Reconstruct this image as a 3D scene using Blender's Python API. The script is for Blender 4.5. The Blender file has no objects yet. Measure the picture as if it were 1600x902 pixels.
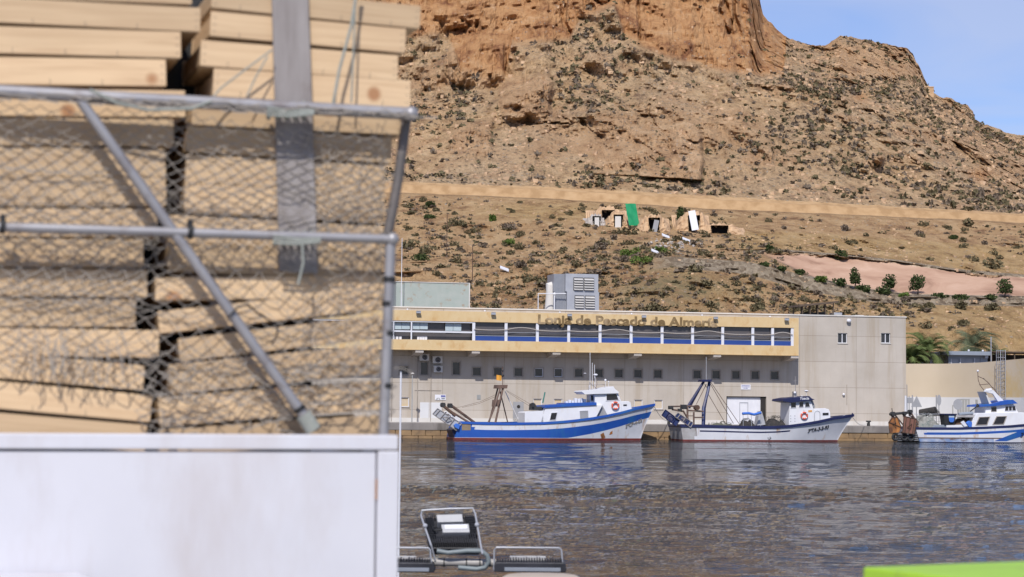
import bpy, bmesh, math, random
import numpy as np
from mathutils import Matrix, Vector, Euler

random.seed(7)
rng = np.random.default_rng(7)
R = math.radians
scene = bpy.context.scene
C = scene.collection

# ---------------------------------------------------------------- camera, sky, sun, exposure
FPX = 3200.0                       # focal length in photo pixels (photo is 1600 wide)
CAM = Vector((0.0, 0.0, 2.62))
PITCH, ROLL = math.atan(179 / 3200), 0.0096
cam_rot = Matrix.Rotation(R(90) + PITCH, 3, 'X') @ Matrix.Rotation(ROLL, 3, 'Z')
cd = bpy.data.cameras.new('camera')
cd.sensor_width = 36.0
cd.lens = 36.0 * FPX / 1600
cd.clip_start, cd.clip_end = 0.1, 6000
cd.dof.use_dof = True
cd.dof.focus_distance = 165
cd.dof.aperture_fstop = 6.6
cam = bpy.data.objects.new('camera', cd)
cam.location = CAM
cam.rotation_euler = cam_rot.to_euler()
C.objects.link(cam)
scene.camera = cam

SUN_EL = 46.0
SUN_AZ = math.atan2(-0.13, -0.99)          # direction towards the sun, x then y
sun_dir = Vector((math.sin(SUN_AZ) * math.cos(R(SUN_EL)), math.cos(SUN_AZ) * math.cos(R(SUN_EL)), math.sin(R(SUN_EL))))
sd = bpy.data.lights.new('sun', 'SUN')
sd.energy, sd.angle, sd.color = 3.9, R(0.53), (1.0, 0.955, 0.90)
sun = bpy.data.objects.new('sun', sd)
sun.rotation_euler = sun_dir.to_track_quat('Z', 'Y').to_euler()
C.objects.link(sun)

world = bpy.data.worlds.new('World')
scene.world = world
world.use_nodes = True
wn, wl = world.node_tree.nodes, world.node_tree.links
wn.clear()
w_out = wn.new('ShaderNodeOutputWorld')
w_bg = wn.new('ShaderNodeBackground')
w_sky = wn.new('ShaderNodeTexSky')
w_sky.sky_type = 'NISHITA'
w_sky.sun_disc = False
w_sky.sun_elevation = R(SUN_EL)
w_sky.sun_rotation = SUN_AZ
w_sky.air_density, w_sky.dust_density, w_sky.ozone_density = 1.0, 0.2, 4.0
w_bg.inputs['Strength'].default_value = 0.115
tc = wn.new('ShaderNodeTexCoord')
mp = wn.new('ShaderNodeMapping')
mp.inputs['Scale'].default_value = (2.2, 2.2, 11.0)
mp.inputs['Rotation'].default_value = (0.0, 0.16, 0.0)
nz = wn.new('ShaderNodeTexNoise')
nz.inputs['Scale'].default_value, nz.inputs['Detail'].default_value = 2.4, 7
nz.inputs['Distortion'].default_value = 0.6
rp = wn.new('ShaderNodeValToRGB')
rp.color_ramp.elements[0].position, rp.color_ramp.elements[1].position = 0.36, 0.66
rp.color_ramp.elements[0].color = (0.06, 0.06, 0.06, 1)
rp.color_ramp.elements[1].color = (0.55, 0.55, 0.55, 1)
mx = wn.new('ShaderNodeMix'); mx.data_type = 'RGBA'
mx.inputs[7].default_value = (4.2, 4.6, 6.0, 1)
wl.new(tc.outputs['Generated'], mp.inputs['Vector']); wl.new(mp.outputs[0], nz.inputs['Vector'])
wl.new(nz.outputs['Fac'], rp.inputs['Fac']); wl.new(rp.outputs['Color'], mx.inputs[0])
tint = wn.new('ShaderNodeMix'); tint.data_type = 'RGBA'; tint.blend_type = 'MULTIPLY'
tint.inputs[0].default_value = 1.0; tint.inputs[7].default_value = (0.72, 0.74, 0.95, 1)
wl.new(w_sky.outputs[0], tint.inputs[6]); wl.new(tint.outputs[2], mx.inputs[6]); wl.new(mx.outputs[2], w_bg.inputs['Color'])
wl.new(w_bg.outputs[0], w_out.inputs['Surface'])

vs = scene.view_settings
vs.view_transform, vs.look, vs.gamma, vs.use_curve_mapping = 'Standard', 'None', 1.0, False
vs.exposure = 0.25
scene.cycles.max_bounces = 6
scene.cycles.use_denoising = True

# ---------------------------------------------------------------- small helpers
def srgb(r, g, b):
    f = lambda c: (c / 255 / 12.92) if c <= 10.3 else ((c / 255 + 0.055) / 1.055) ** 2.4
    return (f(r), f(g), f(b), 1.0)

def ray(px, py):
    return (cam_rot @ Vector(((px - 800) / FPX, (451 - py) / FPX, -1.0)))

def at(px, py, depth):
    """world point seen at photo pixel (px,py) whose world Y is depth"""
    d = ray(px, py)
    return CAM + d * (depth / d.y)

class Frame:
    """an upright local frame: x along, y away from the camera, z up"""
    def __init__(self, x, y, ang, z=0.0):
        self.o = Vector((x, y, z)); self.a = ang
        self.ux = Vector((math.cos(ang), math.sin(ang), 0)); self.uy = Vector((-math.sin(ang), math.cos(ang), 0))
    def hit(self, px, py, yo=0.0):
        d = ray(px, py)
        t = ((self.o - CAM).dot(self.uy) + yo) / d.dot(self.uy)
        p = CAM + d * t - self.o
        return p.dot(self.ux), p.z
    def x(self, px, py, yo=0.0): return self.hit(px, py, yo)[0]
    def z(self, px, py, yo=0.0): return self.hit(px, py, yo)[1]
    def w(self, x, y, z): return self.o + self.ux * x + self.uy * y + Vector((0, 0, z))

def tag(o, label=None, cat=None, group=None, kind=None):
    if label: o['label'] = label
    if cat: o['category'] = cat
    if group: o['group'] = group
    if kind: o['kind'] = kind
    return o

def thing(name, label, cat, loc=(0, 0, 0), rz=0.0, group=None, rot=None):
    o = bpy.data.objects.new(name, None)
    o.empty_display_size = 0.2
    C.objects.link(o)
    o.location = loc
    o.rotation_euler = rot if rot is not None else (0, 0, rz)
    return tag(o, label, cat, group)

def copy_tree(o, parent=None):
    c = o.copy(); C.objects.link(c)
    if parent is not None: c.parent = parent
    for ch in list(o.children): copy_tree(ch, c)
    return c

class MB:
    def __init__(self): self.v = []; self.f = []; self.m = []
    def add(self, vs_, fs_, mi=0):
        k = len(self.v)
        self.v += [tuple(p) for p in vs_]
        self.f += [tuple(i + k for i in f) for f in fs_]
        self.m += [mi] * len(fs_)
        return self
    def box(self, x0, x1, y0, y1, z0, z1, mi=0, M=None):
        P = [(x, y, z) for z in (z0, z1) for y in (y0, y1) for x in (x0, x1)]
        if M is not None: P = [M @ Vector(p) for p in P]
        return self.add(P, [(0, 2, 3, 1), (4, 5, 7, 6), (0, 1, 5, 4), (2, 6, 7, 3), (0, 4, 6, 2), (1, 3, 7, 5)], mi)
    def cbox(self, c, s, mi=0, rot=None):
        M = Matrix.Translation(c) @ (Euler(rot).to_matrix().to_4x4() if rot else Matrix())
        return self.box(-s[0] / 2, s[0] / 2, -s[1] / 2, s[1] / 2, -s[2] / 2, s[2] / 2, mi, M)
    def prism(self, pts, a, b, axis='y', mi=0):
        """extrude an outline; axis y: pts are (x,z) between y=a and y=b; axis z: pts (x,y)"""
        n = len(pts)
        if axis == 'y': P = [(p[0], a, p[1]) for p in pts] + [(p[0], b, p[1]) for p in pts]
        elif axis == 'z': P = [(p[0], p[1], a) for p in pts] + [(p[0], p[1], b) for p in pts]
        else: P = [(a, p[0], p[1]) for p in pts] + [(b, p[0], p[1]) for p in pts]
        F = [tuple(range(n)), tuple(range(2 * n - 1, n - 1, -1))] + [(i, i + n, (i + 1) % n + n, (i + 1) % n) for i in range(n)]
        return self.add(P, F, mi)
    def tube(self, pts, r, seg=8, mi=0, caps=True):
        pts = [Vector(p) for p in pts]; n = len(pts)
        rr = r if isinstance(r, (list, tuple)) else [r] * n
        V = []; F = []; prev = None
        for i, p in enumerate(pts):
            t = (pts[min(i + 1, n - 1)] - pts[max(i - 1, 0)])
            if t.length < 1e-9: t = Vector((0, 0, 1))
            t.normalize()
            if prev is None: u = t.orthogonal().normalized()
            else:
                u = prev - t * prev.dot(t)
                u = u.normalized() if u.length > 1e-6 else t.orthogonal().normalized()
            prev = u; w_ = t.cross(u)
            for k in range(seg):
                a = 2 * math.pi * k / seg
                V.append(p + (u * math.cos(a) + w_ * math.sin(a)) * rr[i])
        for i in range(n - 1):
            for k in range(seg):
                k2 = (k + 1) % seg
                F.append((i * seg + k, i * seg + k2, (i + 1) * seg + k2, (i + 1) * seg + k))
        if caps: F.append(tuple(range(seg - 1, -1, -1))); F.append(tuple((n - 1) * seg + k for k in range(seg)))
        return self.add(V, F, mi)
    def ball(self, c, r, seg=10, rings=6, mi=0):
        rx, ry, rz_ = r if isinstance(r, (tuple, list)) else (r, r, r)
        V = [(c[0], c[1], c[2] - rz_)]
        for i in range(1, rings):
            a = math.pi * i / rings - math.pi / 2
            for k in range(seg):
                b = 2 * math.pi * k / seg
                V.append((c[0] + rx * math.cos(a) * math.cos(b), c[1] + ry * math.cos(a) * math.sin(b), c[2] + rz_ * math.sin(a)))
        V.append((c[0], c[1], c[2] + rz_))
        F = [(0, 1 + (k + 1) % seg, 1 + k) for k in range(seg)]
        for i in range(rings - 2):
            for k in range(seg):
                a0 = 1 + i * seg; F.append((a0 + k, a0 + (k + 1) % seg, a0 + seg + (k + 1) % seg, a0 + seg + k))
        t = len(V) - 1; a0 = 1 + (rings - 2) * seg
        F += [(t, a0 + k, a0 + (k + 1) % seg) for k in range(seg)]
        return self.add(V, F, mi)
    def torus(self, c, R0, r, axis='y', seg=20, s2=8, mi=0, a0=0.0, a1=2 * math.pi):
        full = abs(a1 - a0 - 2 * math.pi) < 1e-6
        pts = []
        for i in range(seg + (0 if full else 1)):
            a = a0 + (a1 - a0) * i / seg
            pts.append(a)
        V = []; F = []
        for a in pts:
            for k in range(s2):
                b = 2 * math.pi * k / s2
                q = R0 + r * math.cos(b); h = r * math.sin(b)
                x, z = q * math.cos(a), q * math.sin(a)
                V.append((c[0] + x, c[1] + h, c[2] + z) if axis == 'y' else (c[0] + x, c[1] + z, c[2] + h) if axis == 'z' else (c[0] + h, c[1] + x, c[2] + z))
        n = len(pts)
        for i in range(n if full else n - 1):
            for k in range(s2):
                i2 = (i + 1) % n; k2 = (k + 1) % s2
                F.append((i * s2 + k, i * s2 + k2, i2 * s2 + k2, i2 * s2 + k))
        return self.add(V, F, mi)
    def build(self, name, mats, parent=None, smooth=False, bevel=0.0, loc=None):
        me = bpy.data.meshes.new(name)
        me.from_pydata(self.v, [], self.f)
        if not isinstance(mats, (list, tuple)): mats = [mats]
        for m_ in mats: me.materials.append(m_)
        if len(mats) > 1: me.polygons.foreach_set('material_index', self.m)
        bm = bmesh.new(); bm.from_mesh(me)
        bmesh.ops.recalc_face_normals(bm, faces=bm.faces)
        if bevel:
            bmesh.ops.bevel(bm, geom=[e for e in bm.edges if e.is_manifold and e.calc_face_angle(0) > 0.6], offset=bevel, segments=2, affect='EDGES', profile=0.6)
        bm.to_mesh(me); bm.free()
        if smooth:
            me.polygons.foreach_set('use_smooth', [True] * len(me.polygons))
            me.set_sharp_from_angle(angle=R(40))
        o = bpy.data.objects.new(name, me)
        C.objects.link(o)
        if parent is not None: o.parent = parent
        if loc is not None: o.location = loc
        return o

def fast_mesh(name, V, F4, mats, midx=None, smooth=False, attrs=None):
    """numpy vertices (n,3), faces (m,3|4)"""
    me = bpy.data.meshes.new(name)
    n, m_ = len(V), len(F4); k = F4.shape[1]
    me.vertices.add(n); me.vertices.foreach_set('co', np.ascontiguousarray(V, dtype=np.float32).ravel())
    me.loops.add(m_ * k); me.loops.foreach_set('vertex_index', np.ascontiguousarray(F4, dtype=np.int32).ravel())
    me.polygons.add(m_)
    me.polygons.foreach_set('loop_start', np.arange(0, m_ * k, k, dtype=np.int32))
    me.polygons.foreach_set('loop_total', np.full(m_, k, dtype=np.int32))
    if midx is not None: me.polygons.foreach_set('material_index', midx.astype(np.int32))
    me.polygons.foreach_set('use_smooth', np.full(m_, smooth))
    for q in (mats if isinstance(mats, (list, tuple)) else [mats]): me.materials.append(q)
    for an, arr in (attrs or {}).items():
        a = me.attributes.new(an, 'FLOAT_COLOR', 'POINT'); a.data.foreach_set('color', np.ascontiguousarray(arr, dtype=np.float32).ravel())
    me.update(calc_edges=True); me.validate()
    o = bpy.data.objects.new(name, me); C.objects.link(o)
    return o

def text_mb(mb, s, size, M, depth=0.02, bold=0.0, shear=0.0, align='LEFT', mi=0, fit=None):
    """lettering as mesh: M maps (x right, y up, z out) to the part's space"""
    cu = bpy.data.curves.new('lettering', 'FONT')
    cu.body = s; cu.size = size; cu.extrude = depth; cu.offset = bold; cu.shear = shear; cu.align_x = align; cu.resolution_u = 3
    o = bpy.data.objects.new('lettering_tmp', cu); C.objects.link(o)
    dg = bpy.context.evaluated_depsgraph_get(); ev = o.evaluated_get(dg); me = ev.to_mesh()
    P = [v.co.copy() for v in me.vertices]; F = [tuple(p.vertices) for p in me.polygons]
    ev.to_mesh_clear(); bpy.data.objects.remove(o); bpy.data.curves.remove(cu)
    if fit:
        x0, x1 = min(p.x for p in P), max(p.x for p in P); k = fit / (x1 - x0)
        for p in P: p.x = (p.x - x0) * k
    mb.add([M @ p for p in P], F, mi)

# ---------------------------------------------------------------- numpy noise
def _hash(ix, iy, iz, s):
    h = (ix.astype(np.int64) * 374761393 + iy.astype(np.int64) * 668265263 + iz.astype(np.int64) * 2147483647 + s * 974634777) & 0xffffffff
    h = ((h ^ (h >> 13)) * 1274126177) & 0xffffffff
    h = h ^ (h >> 16)
    return (h & 0xffff) / 65535.0 * 2 - 1
def vnoise(x, y, z, s=0):
    x0, y0, z0 = np.floor(x), np.floor(y), np.floor(z)
    fx, fy, fz = x - x0, y - y0, z - z0
    fx, fy, fz = [t * t * t * (t * (t * 6 - 15) + 10) for t in (fx, fy, fz)]
    r = 0
    for a in (0, 1):
        for b in (0, 1):
            for c in (0, 1):
                w_ = (fx if a else 1 - fx) * (fy if b else 1 - fy) * (fz if c else 1 - fz)
                r = r + w_ * _hash(x0 + a, y0 + b, z0 + c, s)
    return r
def fbm(x, y, z, octv=5, gain=0.5, s=0, ridged=False):
    a, t, n = 1.0, 0, 0
    for i in range(octv):
        v = vnoise(x + i * 17.3, y - i * 9.1, z + i * 3.7, s + i)
        if ridged: v = 1 - 2 * np.abs(v)
        t = t + a * v; n += a; a *= gain; x, y, z = x * 2.03, y * 2.03, z * 2.03
    return t / n
def sstep(a, b, x):
    t = np.clip((x - a) / (b - a), 0, 1); return t * t * (3 - 2 * t)

# ---------------------------------------------------------------- materials
def new_mat(name):
    m = bpy.data.materials.new(name); m.use_nodes = True
    nt = m.node_tree; b = nt.nodes['Principled BSDF']
    return m, nt, b
def nnode(nt, t, **kw):
    n = nt.nodes.new(t)
    for k, v in kw.items():
        if k in n.inputs: n.inputs[k].default_value = v
        else: setattr(n, k, v)
    return n
def ramp(nt, fac, stops):
    r = nt.nodes.new('ShaderNodeValToRGB'); cr = r.color_ramp
    while len(cr.elements) < len(stops): cr.elements.new(0.5)
    for e, (p, c) in zip(cr.elements, stops): e.position = p; e.color = c if len(c) == 4 else (*c, 1)
    nt.links.new(fac, r.inputs['Fac']); return r.outputs['Color']
def mixc(nt, fac, a, b, mode='MIX'):
    m = nt.nodes.new('ShaderNodeMix'); m.data_type = 'RGBA'; m.blend_type = mode
    for i, v in ((0, fac), (6, a), (7, b)):
        if hasattr(v, 'is_linked') or isinstance(v, bpy.types.NodeSocket): nt.links.new(v, m.inputs[i])
        else: m.inputs[i].default_value = v
    return m.outputs[2]
def noise(nt, vec, scale, detail=4, rough=0.55, dist=0.0, scl=None, loc=None):
    if scl is not None or loc is not None:
        mp_ = nt.nodes.new('ShaderNodeMapping'); nt.links.new(vec, mp_.inputs[0]); vec = mp_.outputs[0]
        if scl: mp_.inputs['Scale'].default_value = scl
        if loc: mp_.inputs['Location'].default_value = loc
    n = nt.nodes.new('ShaderNodeTexNoise')
    n.inputs['Scale'].default_value = scale; n.inputs['Detail'].default_value = detail
    n.inputs['Roughness'].default_value = rough; n.inputs['Distortion'].default_value = dist
    nt.links.new(vec, n.inputs['Vector']); return n.outputs['Fac']
def objco(nt): return nt.nodes.new('ShaderNodeTexCoord').outputs['Object']
def bump(nt, b, h, strength=0.3, dist=0.05):
    n = nt.nodes.new('ShaderNodeBump'); n.inputs['Strength'].default_value = strength; n.inputs['Distance'].default_value = dist
    nt.links.new(h, n.inputs['Height']); nt.links.new(n.outputs[0], b.inputs['Normal']); return n
def pmat(name, c1, c2=None, scale=3.0, rough=0.6, metal=0.0, bmp=0.15, bd=0.01, scl=None, dirt=None, dscale=1.0, dscl=(1, 1, 0.25), dlo=0.52, dhi=0.75, spec=0.5):
    """two-tone noise paint/stone, optional stains of a third colour stretched vertically"""
    m, nt, b = new_mat(name); co = objco(nt)
    n = noise(nt, co, scale, 5, scl=scl)
    col = ramp(nt, n, [(0.3, c1), (0.7, c2 or tuple(x * 0.8 for x in c1[:3]) + (1,))])
    if dirt:
        d = noise(nt, co, dscale, 6, 0.65, scl=dscl, loc=(3.1, 7.7, 1.3))
        f = ramp(nt, d, [(dlo, (0, 0, 0, 1)), (dhi, (1, 1, 1, 1))])
        col = mixc(nt, f, col, dirt)
    nt.links.new(col, b.inputs['Base Color'])
    b.inputs['Roughness'].default_value = rough; b.inputs['Metallic'].default_value = metal
    b.inputs['Specular IOR Level'].default_value = spec
    if bmp: bump(nt, b, noise(nt, co, scale * 6, 4), bmp, bd)
    return m
def G(v, t=(1, 1, 1)): return (v * t[0], v * t[1], v * t[2], 1)

# ---------------------------------------------------------------- terrain (hillside and mountain)
XS = np.concatenate([np.arange(-1600, 540, 40), np.arange(540, 1660, 2.0), np.arange(1660, 3200, 40)]).astype(float)
def line(*p):
    a = np.array(p, float); return np.interp(XS, a[:, 0], a[:, 1])
hor = 630 + (XS - 800) * ROLL
zero = np.zeros_like(XS)
sky_y = line((600, -340), (1120, -330), (1170, -180), (1181, -60), (1187, 2), (1192, 22), (1200, 33), (1212, 44), (1225, 54), (1240, 62), (1258, 68), (1275, 73), (1290, 69), (1303, 62), (1312, 57), (1330, 57),
             (1345, 61), (1362, 66), (1385, 67), (1402, 71), (1418, 78), (1427, 83), (1431, 95), (1437, 103), (1443, 118), (1450, 132), (1457, 144), (1470, 150), (1485, 155), (1500, 160),
             (1512, 166), (1520, 176), (1524, 190), (1545, 195), (1565, 203), (1590, 212), (1640, 214), (1900, 250), (3200, 330))
mid_y = line((-1600, 140), (700, 150), (780, 135), (900, 115), (1000, 120), (1100, 128), (1200, 132), (1300, 150), (1450, 205), (1600, 262), (3200, 360))
road_t = 1.2 * fbm(XS / 24, XS * 0, XS * 0, 4, s=153) + line((-1600, 262), (620, 287), (700, 291), (850, 297), (1000, 305), (1100, 311), (1300, 322), (1450, 329), (1600, 337), (3200, 400))
road_b = 1.0 * fbm(XS / 30, XS * 0, XS * 0, 4, s=151) + line((-1600, 272), (620, 301), (700, 304), (850, 310), (1000, 319), (1100, 326), (1300, 334), (1450, 341), (1600, 348), (3200, 412))
shelf = line((-1600, 330), (620, 352), (760, 345), (900, 350), (1000, 356), (1100, 366), (1200, 372), (1300, 380), (1450, 392), (1600, 405), (3200, 450))
pink_t = line((-1600, 380), (620, 395), (800, 392), (1050, 392), (1180, 394), (1215, 391), (1300, 398), (1400, 408), (1500, 424), (1600, 432), (3200, 500))
path_t = line((-1600, 410), (620, 425), (800, 420), (1050, 402), (1170, 411), (1250, 432), (1350, 455), (1420, 464), (1600, 466), (3200, 530))
path_b = line((-1600, 425), (620, 440), (800, 436), (1050, 412), (1170, 424), (1250, 449), (1350, 468), (1420, 474), (1600, 476), (3200, 540))
path_b = np.maximum(path_b, path_t + 8)
low_y = line((-1600, 500), (1250, 505), (1600, 520), (3200, 560))
foot_y = hor + 1.5 * FPX / 196
LN = [(foot_y, zero + 200), (low_y, zero + 224), (path_b, zero + 248), (path_t, zero + 250.5), (pink_t, zero + 272), (shelf, zero + 296),
      (road_b, zero + 338), (road_t, zero + 340.5), (road_t - 0.6, zero + 346), (mid_y, zero + 432), (sky_y, line((-1600, 520), (1120, 505), (1200, 520), (1300, 560), (1600, 600), (3200, 640))),
      (sky_y + 4, line((-1600, 560), (1200, 560), (1600, 640), (3200, 680))), (sky_y + 90, line((-1600, 900), (3200, 1000)))]
SEG = [16, 40, 5, 26, 24, 22, 7, 1, 74, 120, 2, 3]
Yp, Dp, Kp = [], [], []
for k, n in enumerate(SEG):
    for i in range(n):
        u = i / n
        Yp.append(LN[k][0] * (1 - u) + LN[k + 1][0] * u); Dp.append(LN[k][1] * (1 - u) + LN[k + 1][1] * u); Kp.append(k + u)
Yp.append(LN[-1][0]); Dp.append(LN[-1][1]); Kp.append(len(SEG))
Yp, Dp, Kp = np.array(Yp), np.array(Dp), np.array(Kp)[:, None] + 0 * XS[None]
Xp = XS[None] + 0 * Yp
U = (Xp - 800) * Dp / FPX; Wz = (630 - Yp) * Dp / FPX
isky = np.interp(Xp, XS, sky_y)
cliff_y = np.interp(Xp, [500, 640, 700, 720, 790, 800, 890, 905, 960, 975, 1040, 1130, 1225, 1240, 1700], [40, 52, 46, 112, 118, 66, 60, 22, 12, 62, 92, 118, 124, -400, -400])
wob = fbm(U / 14, Wz / 14, Dp * 0, 4, s=11) * 26
orange = sstep(8, -8, Yp - cliff_y - wob * 0.6) * (Kp > 8.3)
orange = np.maximum(orange, np.exp(-((Xp - 1345) / 14) ** 2 - ((Yp - 152) / 9) ** 2) * 0.9)
orange = np.maximum(orange, np.exp(-((Xp - 1532) / 17) ** 2 - ((Yp - 272) / 12) ** 2) * 0.9)
orange = np.maximum(orange, np.exp(-((Xp - 760) / 36) ** 2 - ((Yp - 95) / 30) ** 2) * 0.9)
# relief
rib_ = sstep(1235, 1300, Xp) * sstep(60, 20, Yp - isky) * (Kp > 8.2)
diag = U + 0.7 * Wz
gul = fbm(diag / 34, Wz / 95, Dp * 0, 4, s=3, ridged=True)
med = fbm(U / 13, Wz / 10, Dp * 0, 5, 0.55, s=5, ridged=True)
fin = fbm(U / 3.6, Wz / 2.8, Dp * 0, 4, 0.6, s=9)
crag = fbm(U / 13, Wz / 44, Dp * 0, 6, 0.6, s=21, ridged=True)
blk = fbm(U / 5, Wz / 15, Dp * 0, 3, 0.6, s=31)
blk = np.round(blk * 4) / 4
up = (Kp >= 9) * 1.0
slope_amp = sstep(7.98, 8.75, Kp)
rockm = sstep(0.02, 0.22, fbm(U / 38, Wz / 26, Dp * 0, 4, s=101)) * (Kp > 8.1) * (1 - orange)
rockm = rockm * sstep(8.1, 8.5, Kp)
rockm = np.clip(rockm + rib_ * sstep(-0.1, 0.2, fbm(U / 12, Wz / 10, Dp * 0, 3, s=103)) * 0.8, 0, 1)
bluff = 0
for bx0, bx1, by0, by1, ba in ((690, 792, 62, 128, 7), (778, 862, 112, 178, 8), (700, 770, 175, 245, 5), (925, 1000, 178, 268, 6), (985, 1096, 196, 290, 7), (1310, 1440, 60, 122, 5), (1340, 1385, 232, 258, 5), (1150, 1210, 226, 262, 4)):
    wx_ = fbm(U / 9, Wz / 12, Dp * 0, 3, s=int(bx0)) * 16
    bluff = np.maximum(bluff, ba * sstep(bx0 - 14, bx0 + 26, Xp + wx_) * sstep(bx1 + 3, bx1 - 7, Xp + wx_ * 0.6) * sstep(by0 - 8, by0 + 22, Yp + wx_) * sstep(by1 + 20, by1 - 14, Yp + wx_ * 0.9))
bluff = bluff * (Kp > 8.15)
rockm = np.clip(np.maximum(rockm * 0.75, sstep(1.5, 4, bluff)), 0, 1) * (1 - orange)
dD = -bluff + slope_amp * (1 - 0.45 * orange) * (-gul * 16 - med * 8.5 - fin * 3.4)
dD += orange * (-crag * 8.5 - blk * 3.0 - med * 0.5 + 3.5)
dD += rockm * (-crag * 7 - blk * 3.2 + 2.0)
cr1 = sstep(0.07, 0.0, np.abs(fbm(U / 11, Wz / 34, Dp * 0, 4, 0.55, s=161))); cr2 = sstep(0.06, 0.0, np.abs(fbm((U + Wz * 0.8) / 12, (Wz - U * 0.3) / 22, Dp * 0, 4, 0.55, s=163)))
cr3 = sstep(0.05, 0.0, np.abs(fbm(U / 22, Wz / 6, Dp * 0, 4, 0.55, s=165)))
dD += orange * (cr1 * 4.5 + cr3 * 1.5) + (1 - orange) * slope_amp * (0.3 + 0.7 * rockm) * (cr2 * 3.0 + cr1 * 1.5)
# bluff that stands left and right of the cliff tower, and rock ribs on the right ridge
rib = sstep(1235, 1300, Xp) * sstep(0, 60, 300 - Yp) * (Kp > 8.2)
dD += rib * (-fbm(U / 10, Wz / 7, Dp * 0, 5, 0.6, s=41, ridged=True) * 5)
blotch0 = fbm(U / 20, Wz / 9, Dp * 0, 4, s=113)
lowz = (Kp < 6.02) & (Kp > 0.15)
ter = (Kp * 2.6 + 0.5 * fbm(U / 30, Wz / 30, Dp * 0, 3, s=131)) % 1.0
ter_m = sstep(-0.1, 0.2, fbm(U / 26, Wz / 8, Dp * 0, 3, s=133)) * ((Kp > 3.0) | (Xp < 1060)) 
dlow = (sstep(0.0, 0.85, ter) - sstep(0.85, 1.0, ter)) * 1.5 * ter_m * sstep(-0.15, 0.1, fbm(U / 7, Wz / 5, Dp * 0, 3, s=135)) - fbm(U / 18, Wz / 12, Dp * 0, 4, s=51) * 7.5 - fbm(U / 5, Wz / 3, Dp * 0, 4, 0.6, s=53, ridged=True) * 3.2 - fin * 1.2
# cone-shaped spur left of centre and smaller spurs behind the building
spur = np.exp(-((Xp - 1070) / 95) ** 2) * sstep(395, 470, Yp) * 10 + np.exp(-((Xp - 860) / 60) ** 2) * sstep(440, 480, Yp) * 5 + np.exp(-((Xp - 1290) / 60) ** 2) * sstep(440, 475, Yp) * 5
pinkm = sstep(1160, 1235, Xp) * ((Kp > 3.05) & (Kp < 3.98))
pinkm = pinkm * sstep(-3, 3, Yp - (np.interp(Xp, XS, pink_t) + 1) + fbm(Xp / 22, Yp / 9, Dp * 0, 4, s=141) * 9) * sstep(0, 10, Xp - 1180 - (Yp - 395) * 2.2)
calm = 1 - 0.88 * np.clip(pinkm + ((Kp > 2) & (Kp < 3)) * 0.6, 0, 1)
edge = np.clip(np.minimum(np.abs(Kp - 6.0) * 4, 1), 0, 1)
outc = np.clip(((Kp > 4.15) & (Kp < 5.2)) * sstep(1080, 1200, Xp) * sstep(-0.25, 0.1, blotch0) + np.exp(-((Xp - 860) / 70) ** 2 - ((Yp - 334) / 9) ** 2) + np.exp(-((Xp - 1110) / 60) ** 2 - ((Yp - 346) / 9) ** 2) * 0.8 + ((Kp > 0.3) & (Kp < 1.9)) * sstep(0.12, 0.3, blotch0) * 0.7, 0, 1)
dD += lowz * (dlow * calm * edge - spur - outc * (fbm(U / 7, Wz / 3.2, Dp * 0, 5, 0.6, s=111, ridged=True) * 5 + blk * 2.0))
dDs = dD * np.exp(-((Kp - 8.05) / 0.15) ** 2) * 0
Df = Dp + dD
# ragged skyline
Yf = Yp + up * (fbm(Xp / 14, Kp * 0, Dp * 0, 5, 0.6, s=61) * 5) * sstep(9.0, 9.8, Kp) * (Kp < 10.2)
dirs = np.stack([(Xp - 800) / FPX, (451 - Yf) / FPX, -np.ones_like(Xp)], -1) @ np.array(cam_rot).T
TP = np.array(CAM) + dirs * (Df / dirs[..., 1])[..., None]
TP[..., 2] = np.where(Kp < 0.01, 1.0, TP[..., 2])
nr, nc = Xp.shape
idx = np.arange(nr * nc).reshape(nr, nc)
TF = np.stack([idx[:-1, :-1], idx[:-1, 1:], idx[1:, 1:], idx[1:, :-1]], -1).reshape(-1, 4)
roadm = ((Kp >= 5.98) & (Kp <= 8.02)) * 1.0
pathm = ((Kp >= 1.95) & (Kp <= 3.1)) * sstep(1000, 1060, Xp)
pathm = np.maximum(pathm, ((Kp >= 3.95) & (Kp <= 4.12)) * sstep(1150, 1200, Xp))
zone = np.stack([orange, pinkm, roadm, pathm], -1)
ochre = lowz * np.clip(outc * 0.8 + sstep(1150, 1500, Xp) * (Kp < 2.0) + ((Kp > 4.1) & (Kp < 5.3)) * sstep(1100, 1300, Xp) * 0.9 + np.exp(-((Xp - 850) / 110) ** 2 - ((Yp - 330) / 14) ** 2), 0, 1)
green = lowz * np.clip(np.exp(-((Xp - 1050) / 90) ** 2 - ((Yp - 450) / 34) ** 2) * 1.1 + np.exp(-((Xp - 1000) / 60) ** 2 - ((Yp - 395) / 16) ** 2) * 0.6, 0, 1)
zone2 = np.stack([ochre, green, (Kp > 8) * 1.0, rockm], -1)

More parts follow.
